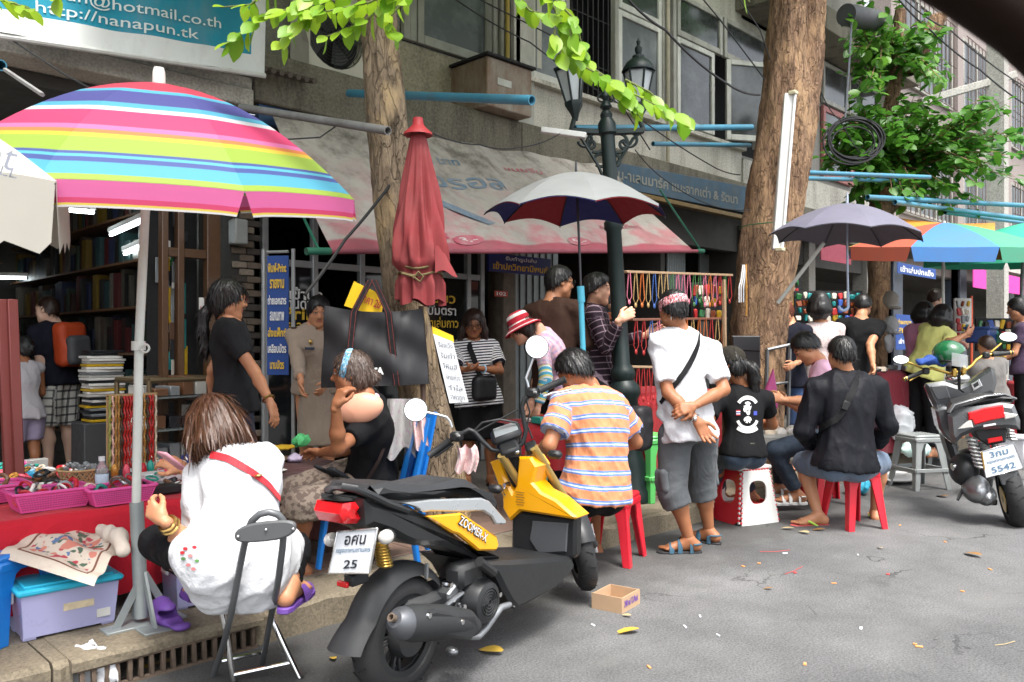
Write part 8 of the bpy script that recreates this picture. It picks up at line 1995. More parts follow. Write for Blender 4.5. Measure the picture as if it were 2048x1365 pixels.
wb=root('woven_basket',TB(166,975)+Vector((0,.05,0)),'round woven cane basket filled with grey shells','basket');m_cane=M('pale cane',(.40,.27,.13),.7,var=.3,vs=30)
b=MB()
for k in range(20):
 for s_ in(1,-1):
  b.tube([Vector(((.07+.035*t)*math.cos(k*.314+s_*t*.7),(.07+.035*t)*math.sin(k*.314+s_*t*.7),.09*t))for t in(0,.33,.66,1)],.004,4)
b.torus((0,0,.092),.106,.007,(0,0,1),28,6);b.torus((0,0,.004),.07,.006,(0,0,1),24,6);b.build('weave',m_cane,wb)['kind']='stuff'
b=MB()
for i in range(40):a,r_=rk.uniform(0,6.28),.085*math.sqrt(rk.random());b.ell((r_*math.cos(a),r_*math.sin(a),.085+rk.uniform(0,.03)),(.017,.012,.010),6,4,Euler((rk.uniform(0,3),rk.uniform(0,3),0)).to_matrix())
b.build('shells',BC[6],wb)['kind']='stuff'
def bottle(label,p,h=.215,mat_l=(.10,.35,.70),liquid=True):
 r_=root('water_bottle',p,label,'bottle','water bottles');b=MB();k=h/.215
 pr=[(.0,.0),(.028,.0),(.032,.008)]+[(.032-(.003 if i%2 else 0),.02+i*.012)for i in range(10)]+[(.032,.14),(.03,.155),(.016,.182),(.0135,.188),(.0135,.2)]
 b.lathe([(r*k,z*k)for r,z in pr],18);b.build('bottle_wall',M('clear bottle plastic',(.75,.82,.86),.08,var=0,trans=.75,alpha=.9),r_,30)
 b=MB();b.lathe([(.0328*k,.07*k),(.0330*k,.075*k),(.0330*k,.12*k),(.0328*k,.125*k)],18);b.build('bottle_label',M('white and blue label',(.55,.68,.8),.4,var=.3,vs=30),r_);b=MB();b.lathe([(.016*k,.192*k),(.016*k,.215*k),(0,.216*k)],14);b.build('cap',M('white cap',(.72,.73,.74),.4),r_)
bottle('small water bottle with white cap standing in the pink basket',TB(208,998)+Vector((0,.03,.004)),.20);bottle('large water bottle standing on the road behind the sandalled man',G(1346,1055),.26)
br_=root('necklace_stand',TB(240,968)+Vector((.13,.18,0)),'tall stand packed with hanging bead necklaces beside the parasol pole','necklace stand')
b=MB();b.bar((-.19,0,0),(-.19,0,.47),.014,.014);b.bar((.19,0,0),(.19,0,.47),.014,.014);b.bar((-.2,0,.47),(.2,0,.47),.014,.014);b.build('frame',m_cane,br_);br_.scale=(.70,1,1)
SC=[M('beads '+k,srgb(h_),.35,var=.4,vs=60)for k,h_ in(('green gold','8a8f4a'),('ivory','cfc2a8'),('red','b02a24'),('dark brown','4a3122'),('ochre','a5793a'),('coral white','d8b0a0'))]
for k in range(17):
 b=MB();x=-.18+.36*k/16;ph=rk.uniform(0,6)
 b.tube([Vector((x+.004*math.sin(i*.9+ph),-.016+.004*math.cos(i*.9),.465-.0105*i))for i in range(40)],[.011 if i%2 else.0075 for i in range(40)],6);b.build('bead_strand',SC[(k*5+k//3)%6 if k not in(7,8)else 2],br_,60)
for k,(x,z,m_)in enumerate(((-.16,.03,BC[1]),(-.07,.02,BC[2]),(.0,.03,BC[4]),(.06,.02,BC[9]),(.12,.03,BC[5]))):b=MB();b.ell((x,-.05,z+.02),(.03,.02,.045),8,6);b.build('tassel',m_,br_)
m_lav=M('lavender translucent plastic',(.42,.42,.66),.3,var=.1,vs=4,alpha=.93);m_lid=M('sky blue lid',(.03,.46,.66),.35,var=.05)
def storage(label,FL,FR,dp,h,lidm,fill=None):
 x=(FR-FL);L=x.length;r_=root('storage_box',(FL+FR)/2,label,'storage box','plastic storage boxes',math.atan2(x.y,x.x));b=MB();k=.93
 lo=[(-L/2*k,0.02,.012),(L/2*k,.02,.012),(L/2*k,dp*k,.012),(-L/2*k,dp*k,.012)];hi=[(-L/2,0,h),(L/2,0,h),(L/2,dp,h),(-L/2,dp,h)]
 b.add(lo+hi,[(3,2,1,0),(0,1,5,4),(1,2,6,5),(2,3,7,6),(3,0,4,7)])
 for sx in(-1,1):b.box((sx*L*.40,.05,.008),(.05,.05,.016),.003);b.box((sx*L*.40,dp-.06,.008),(.05,.05,.016),.003)
 b.build('box_body',m_lav,r_,20);b=MB();b.box((0,dp/2,h+.012),(L+.035,dp+.035,.028),.009);b.box((0,dp/2,h+.028),(L-.03,dp-.03,.012),.004);b.build('lid',lidm,r_)
 for sx in(-1,1):b=MB();b.box((sx*(L/2+.012),dp/2,h-.02),(.016,.09,.06),.005);b.build('clip',M('white clip',(.66,.66,.66),.4),r_)
 return r_,L
sb,L_=storage('lavender storage box with sky blue lid under the embroidered cardigan',G(42,1290,.152),G(238,1247,.152),.27,.195,m_lid)
b=MB();b.box((.03,.0085,.13),(.12,.003,.06));stk=b.build('sticker',M('colourful sticker',(.62,.52,.35),.5,var=.5,vs=22),sb);stk.rotation_euler.x=0
b=MB();b.box((.13,.012,.06),(.055,.003,.035));b.build('barcode_label',M('white notice paper',0),sb)
storage('lavender storage box behind the folding chair legs',G(352,1226,.152),G(512,1196,.152),.28,.2,M('lime green lid',(.25,.5,.12),.4))
C_CARD=NT('embroidered cream knit');ua,va=C_CARD.attr('ua'),C_CARD.attr('va');t=C_CARD;c=t.mix(t.noise(t.coord(),60,3),(.52,.44,.36),(.64,.56,.47))
ed=t.math('MAXIMUM',t.math('ABSOLUTE',t.math('SUBTRACT',ua,.5)),t.math('ABSOLUTE',t.math('SUBTRACT',va,.5)));inn_=t.math('LESS_THAN',ed,.34)
for sc_,col_,th in((22,(.42,.05,.07),.60),(26,(.07,.12,.08),.62),(19,(.55,.20,.15),.62),(31,(.10,.16,.30),.655)):
 o_v=t.n('ShaderNodeTexCoord');mp=t.n('ShaderNodeMapping');mp.inputs['Location'].default_value=(sc_*1.7,sc_*.3,0);t.l(o_v.outputs['Object'],mp.inputs[0]);c=t.mix(t.math('MULTIPLY',inn_,t.ramp(t.noise(mp.outputs[0],sc_,1,.4),[(th,(0,0,0)),(th+.03,(1,1,1))])),c,col_)
c=t.mix(t.math('MULTIPLY',t.math('GREATER_THAN',ed,.36),t.math('LESS_THAN',ed,.385)),c,(.16,.06,.035));t.set(c,.9);t.bump(t.noise(t.coord((1,6,1)),60,2),.6,.006)
qa,qb,qc,qd=W(-4,1118,3.42),W(188,1178,3.36),W(258,1072,3.75),W(125,1046,3.85)
drape('cream cardigan with embroidered flowers draped over the blue box lid',lambda i,j:qa.lerp(qb,i).lerp(qd.lerp(qc,i),j)+UP*(.035*math.sin(math.pi*min(1,j*1.2))*(.5+.5*math.sin(i*5))+.016*math.sin(i*13+j*5)*j+.012*math.sin(j*17)+.01),t.m,40,30,'cardigan','cardigan',True)
q=SDF();q.chain([W(205,1062,3.72),W(238,1075,3.64),W(246,1102,3.58)],[.035,.04,.03],.03);q.disp=folds(.01,22,2);V,F=q.mesh(.009);o=np_mesh('sleeve',V,F,cloth('cream knit',(.6,.53,.45)));tag(o,'loose cream cardigan sleeve hanging by the parasol pole','cardigan')
q=SDF();a=G(340,1250,.155);f=(RGT*.62-FWD*.6).normalized();rt=f.cross(UP)
q.chain([a-f*.10+UP*.02,a+UP*.018,a+f*.11+UP*.02],[.032,.03,.04],.03,sq=(UP,.45));q.chain([a-f*.02+UP*.045,a-f*.09+UP*.06],[.045,.046],.03);q.ell(a-f*.055+UP*.055,(.036,.036,.022),.01,sub=True);q.ell(a-f*.01+UP*.045,(.05,.03,.02),.02,sub=True);q.ell(a+f*.07+UP*.055,(.045,.045,.03),.02,sub=True)
V,F=q.mesh(.006);tag(np_mesh('slipper',V,F,M_PURPLE),'empty purple foam slipper lying on the kerb beside the parasol foot','slipper')
q=SDF();c=G(170,1372,.0);q.chain([c,c+UP*.10,c+UP*.17+RGT*.02],[.07,.06,.02],.04);q.chain([c+RGT*.08+UP*.03,c+RGT*.10+UP*.12],[.06,.035],.04);q.disp=folds(.028,22,8);V,F=q.mesh(.008);m_bag=M('thin white plastic bag',(.72,.74,.76),.25,var=.1,alpha=.78);tag(np_mesh('plastic_bag',V,F,m_bag),'crumpled white plastic bag lying by the drain grate','plastic bag')
b=MB();b.bar(W(322,905,3.3),W(368,940,3.38),.065,.012,.005);one(b,'phone',M('pink phone case',(.62,.30,.36),.4),'pink cased phone held by the woman in white','phone')
for(u,v,mat,label,sz)in((603,892,M('neon green mesh',(.12,.62,.22),.6),'neon green mesh pouch on the maroon cloth',(.08,.06,.05)),(560,900,M('mustard cloth',(.62,.38,.02),.7),'mustard yellow cloth heap on the maroon cloth',(.12,.08,.02)),(555,925,M('brown leather scraps',(.10,.06,.04),.7,var=.4),'pile of brown leather cords on the maroon cloth',(.13,.06,.022)),(590,925,M('lilac wrap',(.5,.42,.58),.5),'lilac wrapped parcel on the maroon cloth',(.06,.05,.03)),(548,945,M('white cards',(.68,.66,.62),.6),'stack of white cards at the front of the maroon cloth',(.09,.05,.01)),(500,915,M('bead mix',(.35,.2,.2),.6,var=.5,vs=60),'spread of mixed beads on the maroon cloth',(.12,.08,.015))):
 p_=TB(u,v);q=SDF();q.ell((0,0,sz[2]*.8),sz,.01);q.disp=folds(sz[2]*.35,40,int(u));V,F=q.mesh(.008);o=np_mesh('goods_heap',V,F,mat);o.location=p_;tag(o,label,'goods','goods on the maroon cloth')
 # hung on the trees
bg=root('carry_bag',W(750,700,4.95),'big black carrying bag with red edged straps hung on the ochre tree','bag')
q=SDF();P=[W(*x)for x in((652,612,4.95),(846,618,5.0),(858,768,5.0),(643,776,4.95))];o0=Vector(bg.location)
b=WB();nn=18
def bgf(i,j,s_):e=P[0].lerp(P[1],i).lerp(P[3].lerp(P[2],i),j);return e-FWD*(s_*(.03+.06*math.sin(math.pi*i)**.6*(.25+.75*j))+.014*math.sin(i*14+j*5+2*math.sin(j*4))*(.3+j)+.010*math.sin(j*11-i*9)+.006*math.sin(i*31+j*8))+UP*(-.03*math.sin(math.pi*i)*(1-j))
b.grid(lambda i,j:bgf(i,j,1),nn,nn);b.grid(lambda i,j:bgf(i,j,-1),nn,nn)
for e in range(4):
 b.grid(lambda i,j,e=e:(bgf(i,1,1-2*j)if e==0 else bgf(0,i,1-2*j)if e==1 else bgf(1,i,1-2*j)if e==2 else bgf(i,0,.6*(1-2*j))-UP*.02),nn,2)
m_bbag=M('black nylon bag',0);b.build('bag_body',m_bbag,bg,60)
m_redth=M('red strap stitching',(.13,.015,.015),.7)
for i0,i1,ut in((.30,.27,742),(.66,.72,748)):
 top=W(ut,560,4.98);pts=[bgf(i1,1,1),bgf((i0+i1)/2,.5,1),bgf(i0,.02,1),top];
 for off,m_,w_ in((0,C_STRAP,.042),(.013,m_redth,.003),(-.013,m_redth,.003)):
  b=WB();vs=[]
  for k in range(25):
   t=k/24*3;a_=min(int(t),2);f_=t-a_;c_=pts[a_].lerp(pts[a_+1],f_)-FWD*(.010+(.004 if off else 0));vs+=[c_+RGT*(off-w_/2),c_+RGT*(off+w_/2)]
  b.add(vs,[(2*k,2*k+1,2*k+3,2*k+2)for k in range(24)]);b.build('strap' if off==0 else 'strap_edge',m_,bg,60)
pc=bgf(.52,.80,1)-FWD*.008;text('PORTABLE',M('white sign lettering',0),bg,pc,RGT+UP*.08,UP,w=.26,h=.045,bold=.05,org=o0)
b=WB();b.tube([pc+UP*.05-RGT*.02,pc+UP*.06+RGT*.03,pc+UP*.075+RGT*.08],[.003,.006,.001],6,flat=.3);b.build('logo',M('white sign lettering',0),bg)
ye=root('folder',W(725,590,5.0),'yellow card with red handwriting sticking out of the black bag','card');b=WB();b.prism([W(708,563,5.0),W(768,592,5.0),W(762,635,5.0),W(688,612,5.0)],FWD*.008,0);yb=b.build('sheet',M('yellow card',(.80,.50,.01),.6),ye)
text('ราคา 20',M('red notice print',0),yb,W(742,603,4.995),RGT-UP*.42,UP+RGT*.42,w=.13,h=.05,org=ye.location,bold=.02)
pb_=root('price_board',W(900,740,5.0),'white board with handwritten Thai lines hung from the ochre tree','sign');Q=[W(866,668,5.0),W(906,684,5.02),W(937,805,5.05),W(899,807,5.03)]
b=WB();b.prism(Q,FWD*.008,0);pbb=b.build('board',M('white board',(.60,.62,.64),.5,var=.08),pb_);xd=Q[1]-Q[0];yd=Q[0]-Q[3]
for k,s_ in enumerate(('เรือจะวิ่ง','รับทำ','จี้หินสี','มีสาย/ห่วง','กำไล','ราคาถูก')):c_=(Q[0]+Q[1])/2-yd*(.10+.155*k)-FWD*.004;text(s_,M('pencil grey lettering',(.10,.11,.13),.8),pbb,c_,RGT-UP*.12,yd,w=.095,h=.035,org=pb_.location,shear=.2)
b=WB();b.prism([W(864,653,5.02),W(906,672,5.04),W(908,686,5.04),W(866,670,5.02)],FWD*.006,0);b.build('yellow_strip',M('yellow card',0),pb_)
ls=root('satchel',W(1494,735,7.5),'flat black leather satchel hung on the thick tree','bag');b=WB();b.prism([W(*x,7.5)for x in((1466,676),(1520,676),(1522,736),(1468,730))],FWD*.06,.012);b.build('bag_body',M('black leather',(.016,.015,.017),.35,var=.2,bump=.2,coat=.2),ls);b=WB();b.prism([W(*x,7.49)for x in((1464,672),(1521,672),(1521,704),(1466,702))],FWD*.03,.01);b.build('flap',M('black leather',0),ls)
b=MB();b.prism([W(*x,7.2)for x in((1548,738),(1558,800),(1556,818),(1540,812),(1532,780))],FWD*.05,.012);one(b,'tote_bag',M('hot pink tote',(.70,.14,.38),.6,var=.1),'hot pink tote bag hanging below the satchel','bag')
for k,(u0,u1,m_)in enumerate(((1486,1478,M('white cord',(.6,.6,.6),.7)),(1489,1482,M('white cord',0)),(1491,1487,M('pale cord',(.45,.5,.55),.7)),(1492,1493,SC[4]),(1496,1497,SC[3]))):
 b=MB();v1=605 if k<3 else 632;b.tube([W(u0,530,7.55),W((u0+u1)/2,560,7.52)]+[W(u1,575+(v1-575)*i/12,7.5)for i in range(13)],[.006 if k<3 or i%2 else.012 for i in range(15)],6);one(b,'cord',m_,('white braided cord' if k<3 else 'brown beaded cord')+' hanging on the thick tree trunk','cord','cords hung on the thick tree')
 # necklace rack between lamp post and tree
nr_=root('necklace_rack',G(1350,950,.15),'wooden necklace rack tied between the lamp post and the thick tree','rack');m_lath=M('pale wooden lath',(.33,.22,.13),.7,var=.3,vs=14);m_lath2=M('red brown lath',(.16,.06,.035),.6,var=.3)
bars=[((1250,544,6.55),(1462,551,7.7),m_lath),((1262,640,6.55),(1450,637,7.7),m_lath2),((1258,734,6.5),(1330,735,6.9),m_lath)]
for a_,c_,m_ in bars:b=WB();b.bar(W(*a_),W(*c_),.045,.02,.003);b.build('bar',m_,nr_)
b=WB();b.bar(W(1448,560,7.6),W(1450,760,7.6),.03,.03,.003);b.build('post',m_lath,nr_)
NC=[M('cord '+k,srgb(h_),.5,var=.2)for k,h_ in(('green','3f6b3a'),('red','a02a2a'),('blue','3a5a9a'),('tan','a88a5a'),('black','202020'),('pink','c06a80'),('orange','b8622a'))];NN=['green','red','blue','tan','black','pink','orange']
for row,(a_,c_,drop)in enumerate(((bars[0][0],bars[0][1],.27),(bars[1][0],bars[1][1],.26),(bars[2][0],bars[2][1],.28))):
 nn=19 if row==0 else(14 if row==1 else 7)
 for k in range(nn):
  t_=(k+.6)/nn;p_=W(*a_).lerp(W(*c_),t_)-FWD*.02;dl=drop*rk.uniform(.85,1.1);q_=rk.randrange(7);w_=.02;q_=1 if row==2 else q_
  b=MB();b.tube([p_-RGT*w_*.3]+[p_-RGT*w_-UP*dl*.8,p_-UP*dl,p_+RGT*w_-UP*dl*.8]+[p_+RGT*w_*.3],.0045,5);b.ell(p_-UP*dl,(.016,.008,.022),8,6);one(b,'necklace',NC[q_],f'{NN[q_]} cord necklace hanging from the '+('top bar','middle bar','lower bar')[row]+' of the rack','necklace','necklaces on the wooden rack',40,p_)
C_RC2=cloth('dark red cloth',(.30,.015,.02))
def counter(label,u0,u1,v,d0,d1,dep,zt,mat,zb=.2):
 a_,c_=W(u0,v,d0),W(u1,v,d1);a_.z=c_.z=zt;x=(c_-a_).normalized();y=UP.cross(x);y=y if y.dot(FWD)>0 else-y
 return drape(label,lambda i,j:(a_.lerp(c_,i)+y*(dep*(1-j/.4))if j<.4 else a_.lerp(c_,i)-UP*((j-.4)/.6*(zt-zb))-y*(.02+.03*math.sin(i*19)*(j-.4))),mat,40,16,'tablecloth','tablecloth')
counter('dark red cloth over the necklace stall behind the lamp post',1275,1440,770,6.7,7.4,.8,.98,C_RC2);counter('dark red cloth over the stall where the woman in the hat bends',1040,1130,850,5.9,6.1,.5,.80,C_RC2);counter('maroon cloth over the ornament table in front of the small trunk',1700,1836,745,8.6,9.3,.8,1.09,cloth('maroon cloth',(.16,.012,.022)));counter('red cloth over the stall beneath the green parasol',1935,2070,775,9.2,9.6,.7,.95,C_RC2)
for i in range(34):
 if i<12:p_=W(rk.uniform(1058,1125),0,rk.uniform(5.98,6.3));p_.z=.80;lb,gp_='on the stall under the hat','goods on the stalls'
 elif i<24:p_=W(rk.uniform(1715,1830),0,rk.uniform(8.7,9.6));p_.z=1.09;lb,gp_='on the maroon ornament table','goods on the stalls'
 else:p_=W(rk.uniform(1945,2045),0,rk.uniform(9.3,9.8));p_.z=.95;lb,gp_='on the stall under the green parasol','goods on the stalls'
 k=rk.randrange(10);b=MB();(b.lathe([(0,0),(.05,0),(.06,.02),(.055,.03),(0,.035)],14,(0,0,0))if i%2 else b.box((0,0,.025),(.11,.08,.05),.006));o=b.build('trinket_dish' if i%2 else 'trinket_box',BC[k]);o.location=p_+UP*.005;o.rotation_euler.z=rk.uniform(0,3);tag(o,f'{BN[k]} trinket '+('dish ' if i%2 else 'box ')+lb,'trinket',gp_)
def packrack(name,label,u0,u1,v0,v1,d,nx,ny,back,cols,pn='packet'):
 r_=root(name,W((u0+u1)/2,v1,d),label,'rack');b=WB();b.prism([W(u0-3,v1+3,d+.05),W(u1+3,v1+3,d+.05),W(u1+3,v0-3,d+.05),W(u0-3,v0-3,d+.05)],FWD*.03,0);b.build('panel',back,r_)
 for i in range(nx):
  for j in range(ny):
   u,v=u0+(u1-u0)*(i+.5)/nx,v0+(v1-v0)*(j+.5)/ny;b=WB();w_,h_=(u1-u0)/nx/FPX*d*.8,(v1-v0)/ny/FPX*d*.85;b.box(W(u+rk.uniform(-2,2),v+rk.uniform(-2,2),d-rk.uniform(0,.08)),(w_*rk.uniform(.7,1.25),.03,h_*rk.uniform(.7,1.15)),.008,Euler((rk.uniform(-.2,.2),rk.uniform(-.25,.25),R(-45)+rk.uniform(-.4,.4))).to_matrix());b.build(pn,rk.choice(cols),r_)
 return r_
PK=[M('pack '+h_,srgb(h_),.35,var=.35,vs=25)for h_ in('c8a020','2a6a3a','b03030','3050a0','d8d0c0','804020','208080')]
packrack('snack_rack','rack of colourful snack packets in front of the speckled blouse woman',1592,1722,585,645,8.9,11,4,m_dark,PK);packrack('souvenir_rack','rack of bright souvenir fans and packs behind the necklaces',1385,1446,568,640,7.75,5,3,m_dark,PK);packrack('goods_rack','dim rack of small goods behind the plaid shirt man',1205,1245,590,690,7.6,4,6,m_dark,[BC[8],BC[4],BC[9],PK[5]])
gc=root('display_counter',W(360,890,5.9),'glass display counter with bronze tube frame in front of the stationery shop','display counter');m_brz=M('bronze tube',(.16,.12,.07),.4,.7,var=.2);A0,A1=W(298,762,5.75),W(432,757,6.2);z0,z1=.2,A0 .z;A1 .z=z1
yv=UP.cross((A1-A0).normalized())*.4
b=WB()
for p_ in(A0,A1,A0+yv,A1+yv):b.tube([Vector((p_.x,p_.y,z0)),Vector((p_.x,p_.y,z1))],.018,8)
for p_,q_ in((A0,A1),(A0+yv,A1+yv),(A0,A0+yv),(A1,A1+yv)):b.tube([p_,q_],.02,8)
b.build('frame',m_brz,gc)
for k in range(4):
 z_=z0+.1+k*(z1-z0)*.25;b=WB();b.prism([Vector((q_.x,q_.y,z_))for q_ in(A0,A1,A1+yv,A0+yv)],(0,0,.01),0);b.build('shelf',M('shelf glass',(.12,.14,.14),.1),gc)
 for i in range(5):b=WB();e=A0 .lerp(A1,(i+.5)/5)+yv*.5;h_=rk.uniform(.05,.15);b.box((e.x,e.y,z_+.012+h_/2),(rk.uniform(.06,.11),.2,h_),.004,Matrix.Rotation(R(10),3,'Z'));b.build('carton',rk.choice([M('kraft carton',(.30,.21,.13),.8),BC[6],BC[4],M('pale carton',(.5,.48,.44),.7),BC[8]]),gc)
cb=root('display_cabinet',N(365,740,NF-.05),'tall brown wooden glass cabinet hung with stationery packs at the shop door','cabinet');x0,x1=S(318,NF-.1),S(418,NF-.1);xm=S(388,NF-.1)
b=WB()
for xx,w_ in((x0,.05),(S(350,NF-.1),.05),(x1-.04,.11)):b.bx(xx,xx+w_,NF-.16,NF-.08,.6,3.1,.006)
b.build('frame',m_wood,cb)['kind']='stuff'
for z_ in(.95,2.05,2.9):b=WB();b.bx(x0+.051,x1-.041,NF-.15,NF-.09,z_,z_+.07,.004);b.build('rail',m_wood,cb)
b=WB();b.bx(x0,x1,NF+.12,NF+.14,.6,3.1);b.build('back',m_dark,cb)
for i in range(46):
 x=rk.uniform(x0+.06,x1-.1);z_=rk.uniform(1.1,2.8);h_=rk.uniform(.08,.3);b=WB();b.box((x,NF+rk.uniform(.02,.1),z_),(rk.uniform(.02,.06),.012,h_),.003);b.build('stationery_pack',rk.choice(PK+[BC[7],BC[6],BC[6],BC[4],BC[4],BC[8]]),cb)
m_lit=M('lit tube',(.8,.85,.85),.4,var=0,emis=((.85,.97,1.0),5.0))
for i,(a_,c_,lb)in enumerate((((100,418,7.2),(186,425,6.9),'nearest'),((222,470,7.3),(300,436,6.5),'slanting'),((250,508,7.3),(302,487,6.6),'lower slanting'),((0,556,9.5),(70,557,9.5),'far left'),((118,557,9.5),(178,557,9.5),'far right'))):
 lr=root('tube_lamp',W(*a_),f'{lb} lit fluorescent tube under the dark shop ceiling','lamp','lit tubes in the stationery shop');b=WB();b.tube([W(*a_),W(*c_)],.016,8);b.build('tube',m_lit,lr);b=WB();b.bar(W(*a_)+UP*.04,W(*c_)+UP*.04,.06,.04,.004);b.build('batten',m_whp,lr)
DK=[M('dim stock '+h_,tuple(x*.14 for x in srgb(h_)),.5,var=.4,vs=30)for h_ in('c8a020','4a6a4a','903030','405080','b8b0a0','604030','508080','202020','303030','888070','181818')]  # stock colours scaled far down, putting the shop's shade into them
def shelfunit(label,o,xd,L,z0,z1,rows,dep,per,seed):
 r_=root('shelf',o,label,'shelf');xd=Vector(xd).normalized();yd=UP.cross(xd);r2=random.Random(seed);b=WB();o=Vector(o)
 for k in range(rows+1):z_=z0+(z1-z0)*k/rows;c_=o+xd*L/2+yd*dep/2;b.box((c_.x,c_.y,z_),(L if abs(xd.x)>.5 else dep,dep if abs(xd.x)>.5 else L,.02))
 b.build('board',m_wood,r_)['kind']='stuff'
 for k in range(rows):
  z_=z0+(z1-z0)*k/rows+.011;x=.02
  while x<L-.05:
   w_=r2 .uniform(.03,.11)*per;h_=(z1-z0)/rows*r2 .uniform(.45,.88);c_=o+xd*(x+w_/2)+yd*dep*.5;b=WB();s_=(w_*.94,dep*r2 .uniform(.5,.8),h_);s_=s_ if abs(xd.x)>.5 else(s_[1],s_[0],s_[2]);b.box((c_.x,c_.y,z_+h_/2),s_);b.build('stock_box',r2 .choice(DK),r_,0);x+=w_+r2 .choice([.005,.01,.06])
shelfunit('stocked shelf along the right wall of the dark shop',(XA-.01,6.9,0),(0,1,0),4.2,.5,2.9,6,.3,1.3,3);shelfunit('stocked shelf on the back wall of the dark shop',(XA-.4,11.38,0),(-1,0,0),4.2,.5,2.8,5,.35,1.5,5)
for i in range(26):b=MB();p_=W(206,0,7.3);z_=.72+i*.024;b.box((p_.x+rk.uniform(-.02,.02),p_.y+rk.uniform(-.02,.02),z_),(.30,.22,.021),.003,Matrix.Rotation(rk.uniform(-.15,.15),3,'Z'));one(b,'book',rk.choice([BC[7],BC[6],M('pale carton',0),PK[0],BC[4]]),'thin book lying in the tall stack behind the backpack','book','books in the tall stack')
b=MB();p_=W(206,0,7.3);b.box((p_.x,p_.y,.43),(.42,.34,.55),.01);one(b,'crate',M('grey crate',(.06,.06,.062),.6),'dark crate under the tall stack of books','crate')
b=MB();b.bx(S(470,NF-.15),S(496,NF-.15),NF-.16,NF-.03,ZN(480,490,NF-.1),ZN(480,440,NF-.1),.01);one(b,'electricity_meter',M('grey meter casing',(.26,.27,.26),.4,var=.2),'grey electricity meter on the dark brick pillar','meter')
for u0,lb in((-4,'left'),(16,'second')):b=MB();b.bar(W(u0+8,600,4.6),W(u0+22,960,4.5),.05,.04,.004);one(b,'frame_post',M('maroon painted wood',(.10,.018,.015),.5),f'{lb} maroon wooden stand post at the left edge','post','maroon stand posts')
for k,(u,v,d,sz,m_,lb)in enumerate(((1800,850,9.0,(.16,.14,.20),m_bag,'white plastic bag of goods hanging under the maroon table'),(1830,900,8.6,(.2,.15,.09),M('teal white bag',(.45,.62,.58),.4),'teal and white plastic bag on the ground by the clear stools'),(1845,868,9.4,(.22,.2,.12),M('black bin bag',(.015,.015,.016),.3),'black bag heaped under the maroon table'),(1790,930,8.3,(.25,.2,.04),M('crumpled white paper',(.6,.6,.58),.7),'crumpled white paper sheet on the road behind the jacket man'),(1778,690,9.6,(.06,.05,.12),m_bag,'clear bag of ornaments on the maroon table beside the trunk'),(1985,760,9.0,(.1,.1,.2),m_bag,'pale plastic bag standing near the boy in grey'),(1715,985,7.6,(.14,.1,.10),M('cyan plastic bag',(.05,.42,.60),.5),'cyan plastic bag on the ground behind the red stool'))):
 q=SDF();q.ell((0,0,sz[2]*.9),sz,.03);q.ell((sz[0]*.4,0,sz[2]*1.3),tuple(x*.5 for x in sz),.05);q.disp=folds(min(sz)*.3,22,k);V,F=q.mesh(.016);o=np_mesh('plastic_bag',V,F,m_);p_=W(u,v,d);p_.z=max(p_.z-sz[2]*.8,.16 if v>860 and u!=1790 and u!=1715 else p_.z-sz[2]*.8);p_.z=.01 if u in(1790,1715)else p_.z;o.location=p_;tag(o,lb,'bag')
tubo=root('storage_tub',W(1545,905,7.0),'clear plastic tub of white goods in front of the printed T-shirt person','tub');b=WB();b.box(W(1545,885,7.0),(.5,.35,.16),.02,Matrix.Rotation(R(-45),3,'Z'));b.build('tub_wall',M('cloudy tub plastic',(.5,.5,.47),.3,alpha=.7),tubo)
for k in range(7):b=WB();b.ell(W(1518+k*11,862+(k%3)*5,6.95+.05*(k%2)),(.06,.05,.05),8,6);b.build('foam_cup',rk.choice([BC[7],BC[7],BC[3],BC[6]]),tubo)
for k,(v,m_,lb)in enumerate(((600,M('stone cap cloth',(.46,.43,.38),.8),'stone coloured'),(650,M('pale cap cloth',(.55,.57,.58),.8),'pale grey'))):
 q=SDF();q.ell((0,0,0),(.10,.09,.11),.02);q.ell(RGT*.02-UP*.10-FWD*.06,(.08,.08,.02),.03);q.cut(-FWD*-.06,FWD);q.disp=folds(.008,30,k);V,F=q.mesh(.01);o=np_mesh('cap',V,F,m_);o.location=W(1782,v,10.0);tag(o,f'{lb} cap hanging beside the small tree trunk','cap')
b=MB();b.bx(S(1945,6.0),S(2075,6.0),5.98,6.0,ZN(1990,582,6.0),ZN(1990,545,6.0));one(b,'cloth_banner',M('hot pink cloth',(.62,.05,.32),.7,var=.15),'hot pink cloth hung under the green parasol','banner')
b=MB();b.bx(S(1640,6.0),S(1700,6.0),5.98,6.0,ZN(1670,525,6.0),ZN(1670,488,6.0));one(b,'cloth_banner',M('dusty rose cloth',(.34,.06,.09),.7,var=.2),'dusty rose cloth hung behind the violet grey umbrella','banner')
b=MB();b.tube([(0,0,0),(0,0,2.4)],.03,8);o=one(b,'post',M('orange red post',(.40,.06,.02),.5),'orange red post at the far pillar under the green parasol','post',None,40,Vector((0,0,0)));o.location=N(1943,700,6.2)*1;o.location.z=.15
hb2=root('hand_trolley',G(1560,950,.15),'dark metal hand trolley standing behind the thick tree','trolley')
b=WB();P=[W(1535,700,7.9),W(1580,690,7.9),W(1575,900,7.9),W(1530,900,7.9)]
for p_,q_ in((0,1),(1,2),(3,0)):b.tube([P[p_],P[q_]],.018,6)
b.tube([W(1534,770,7.9),W(1578,765,7.9)],.014,6);b.build('frame',m_gtube,hb2)
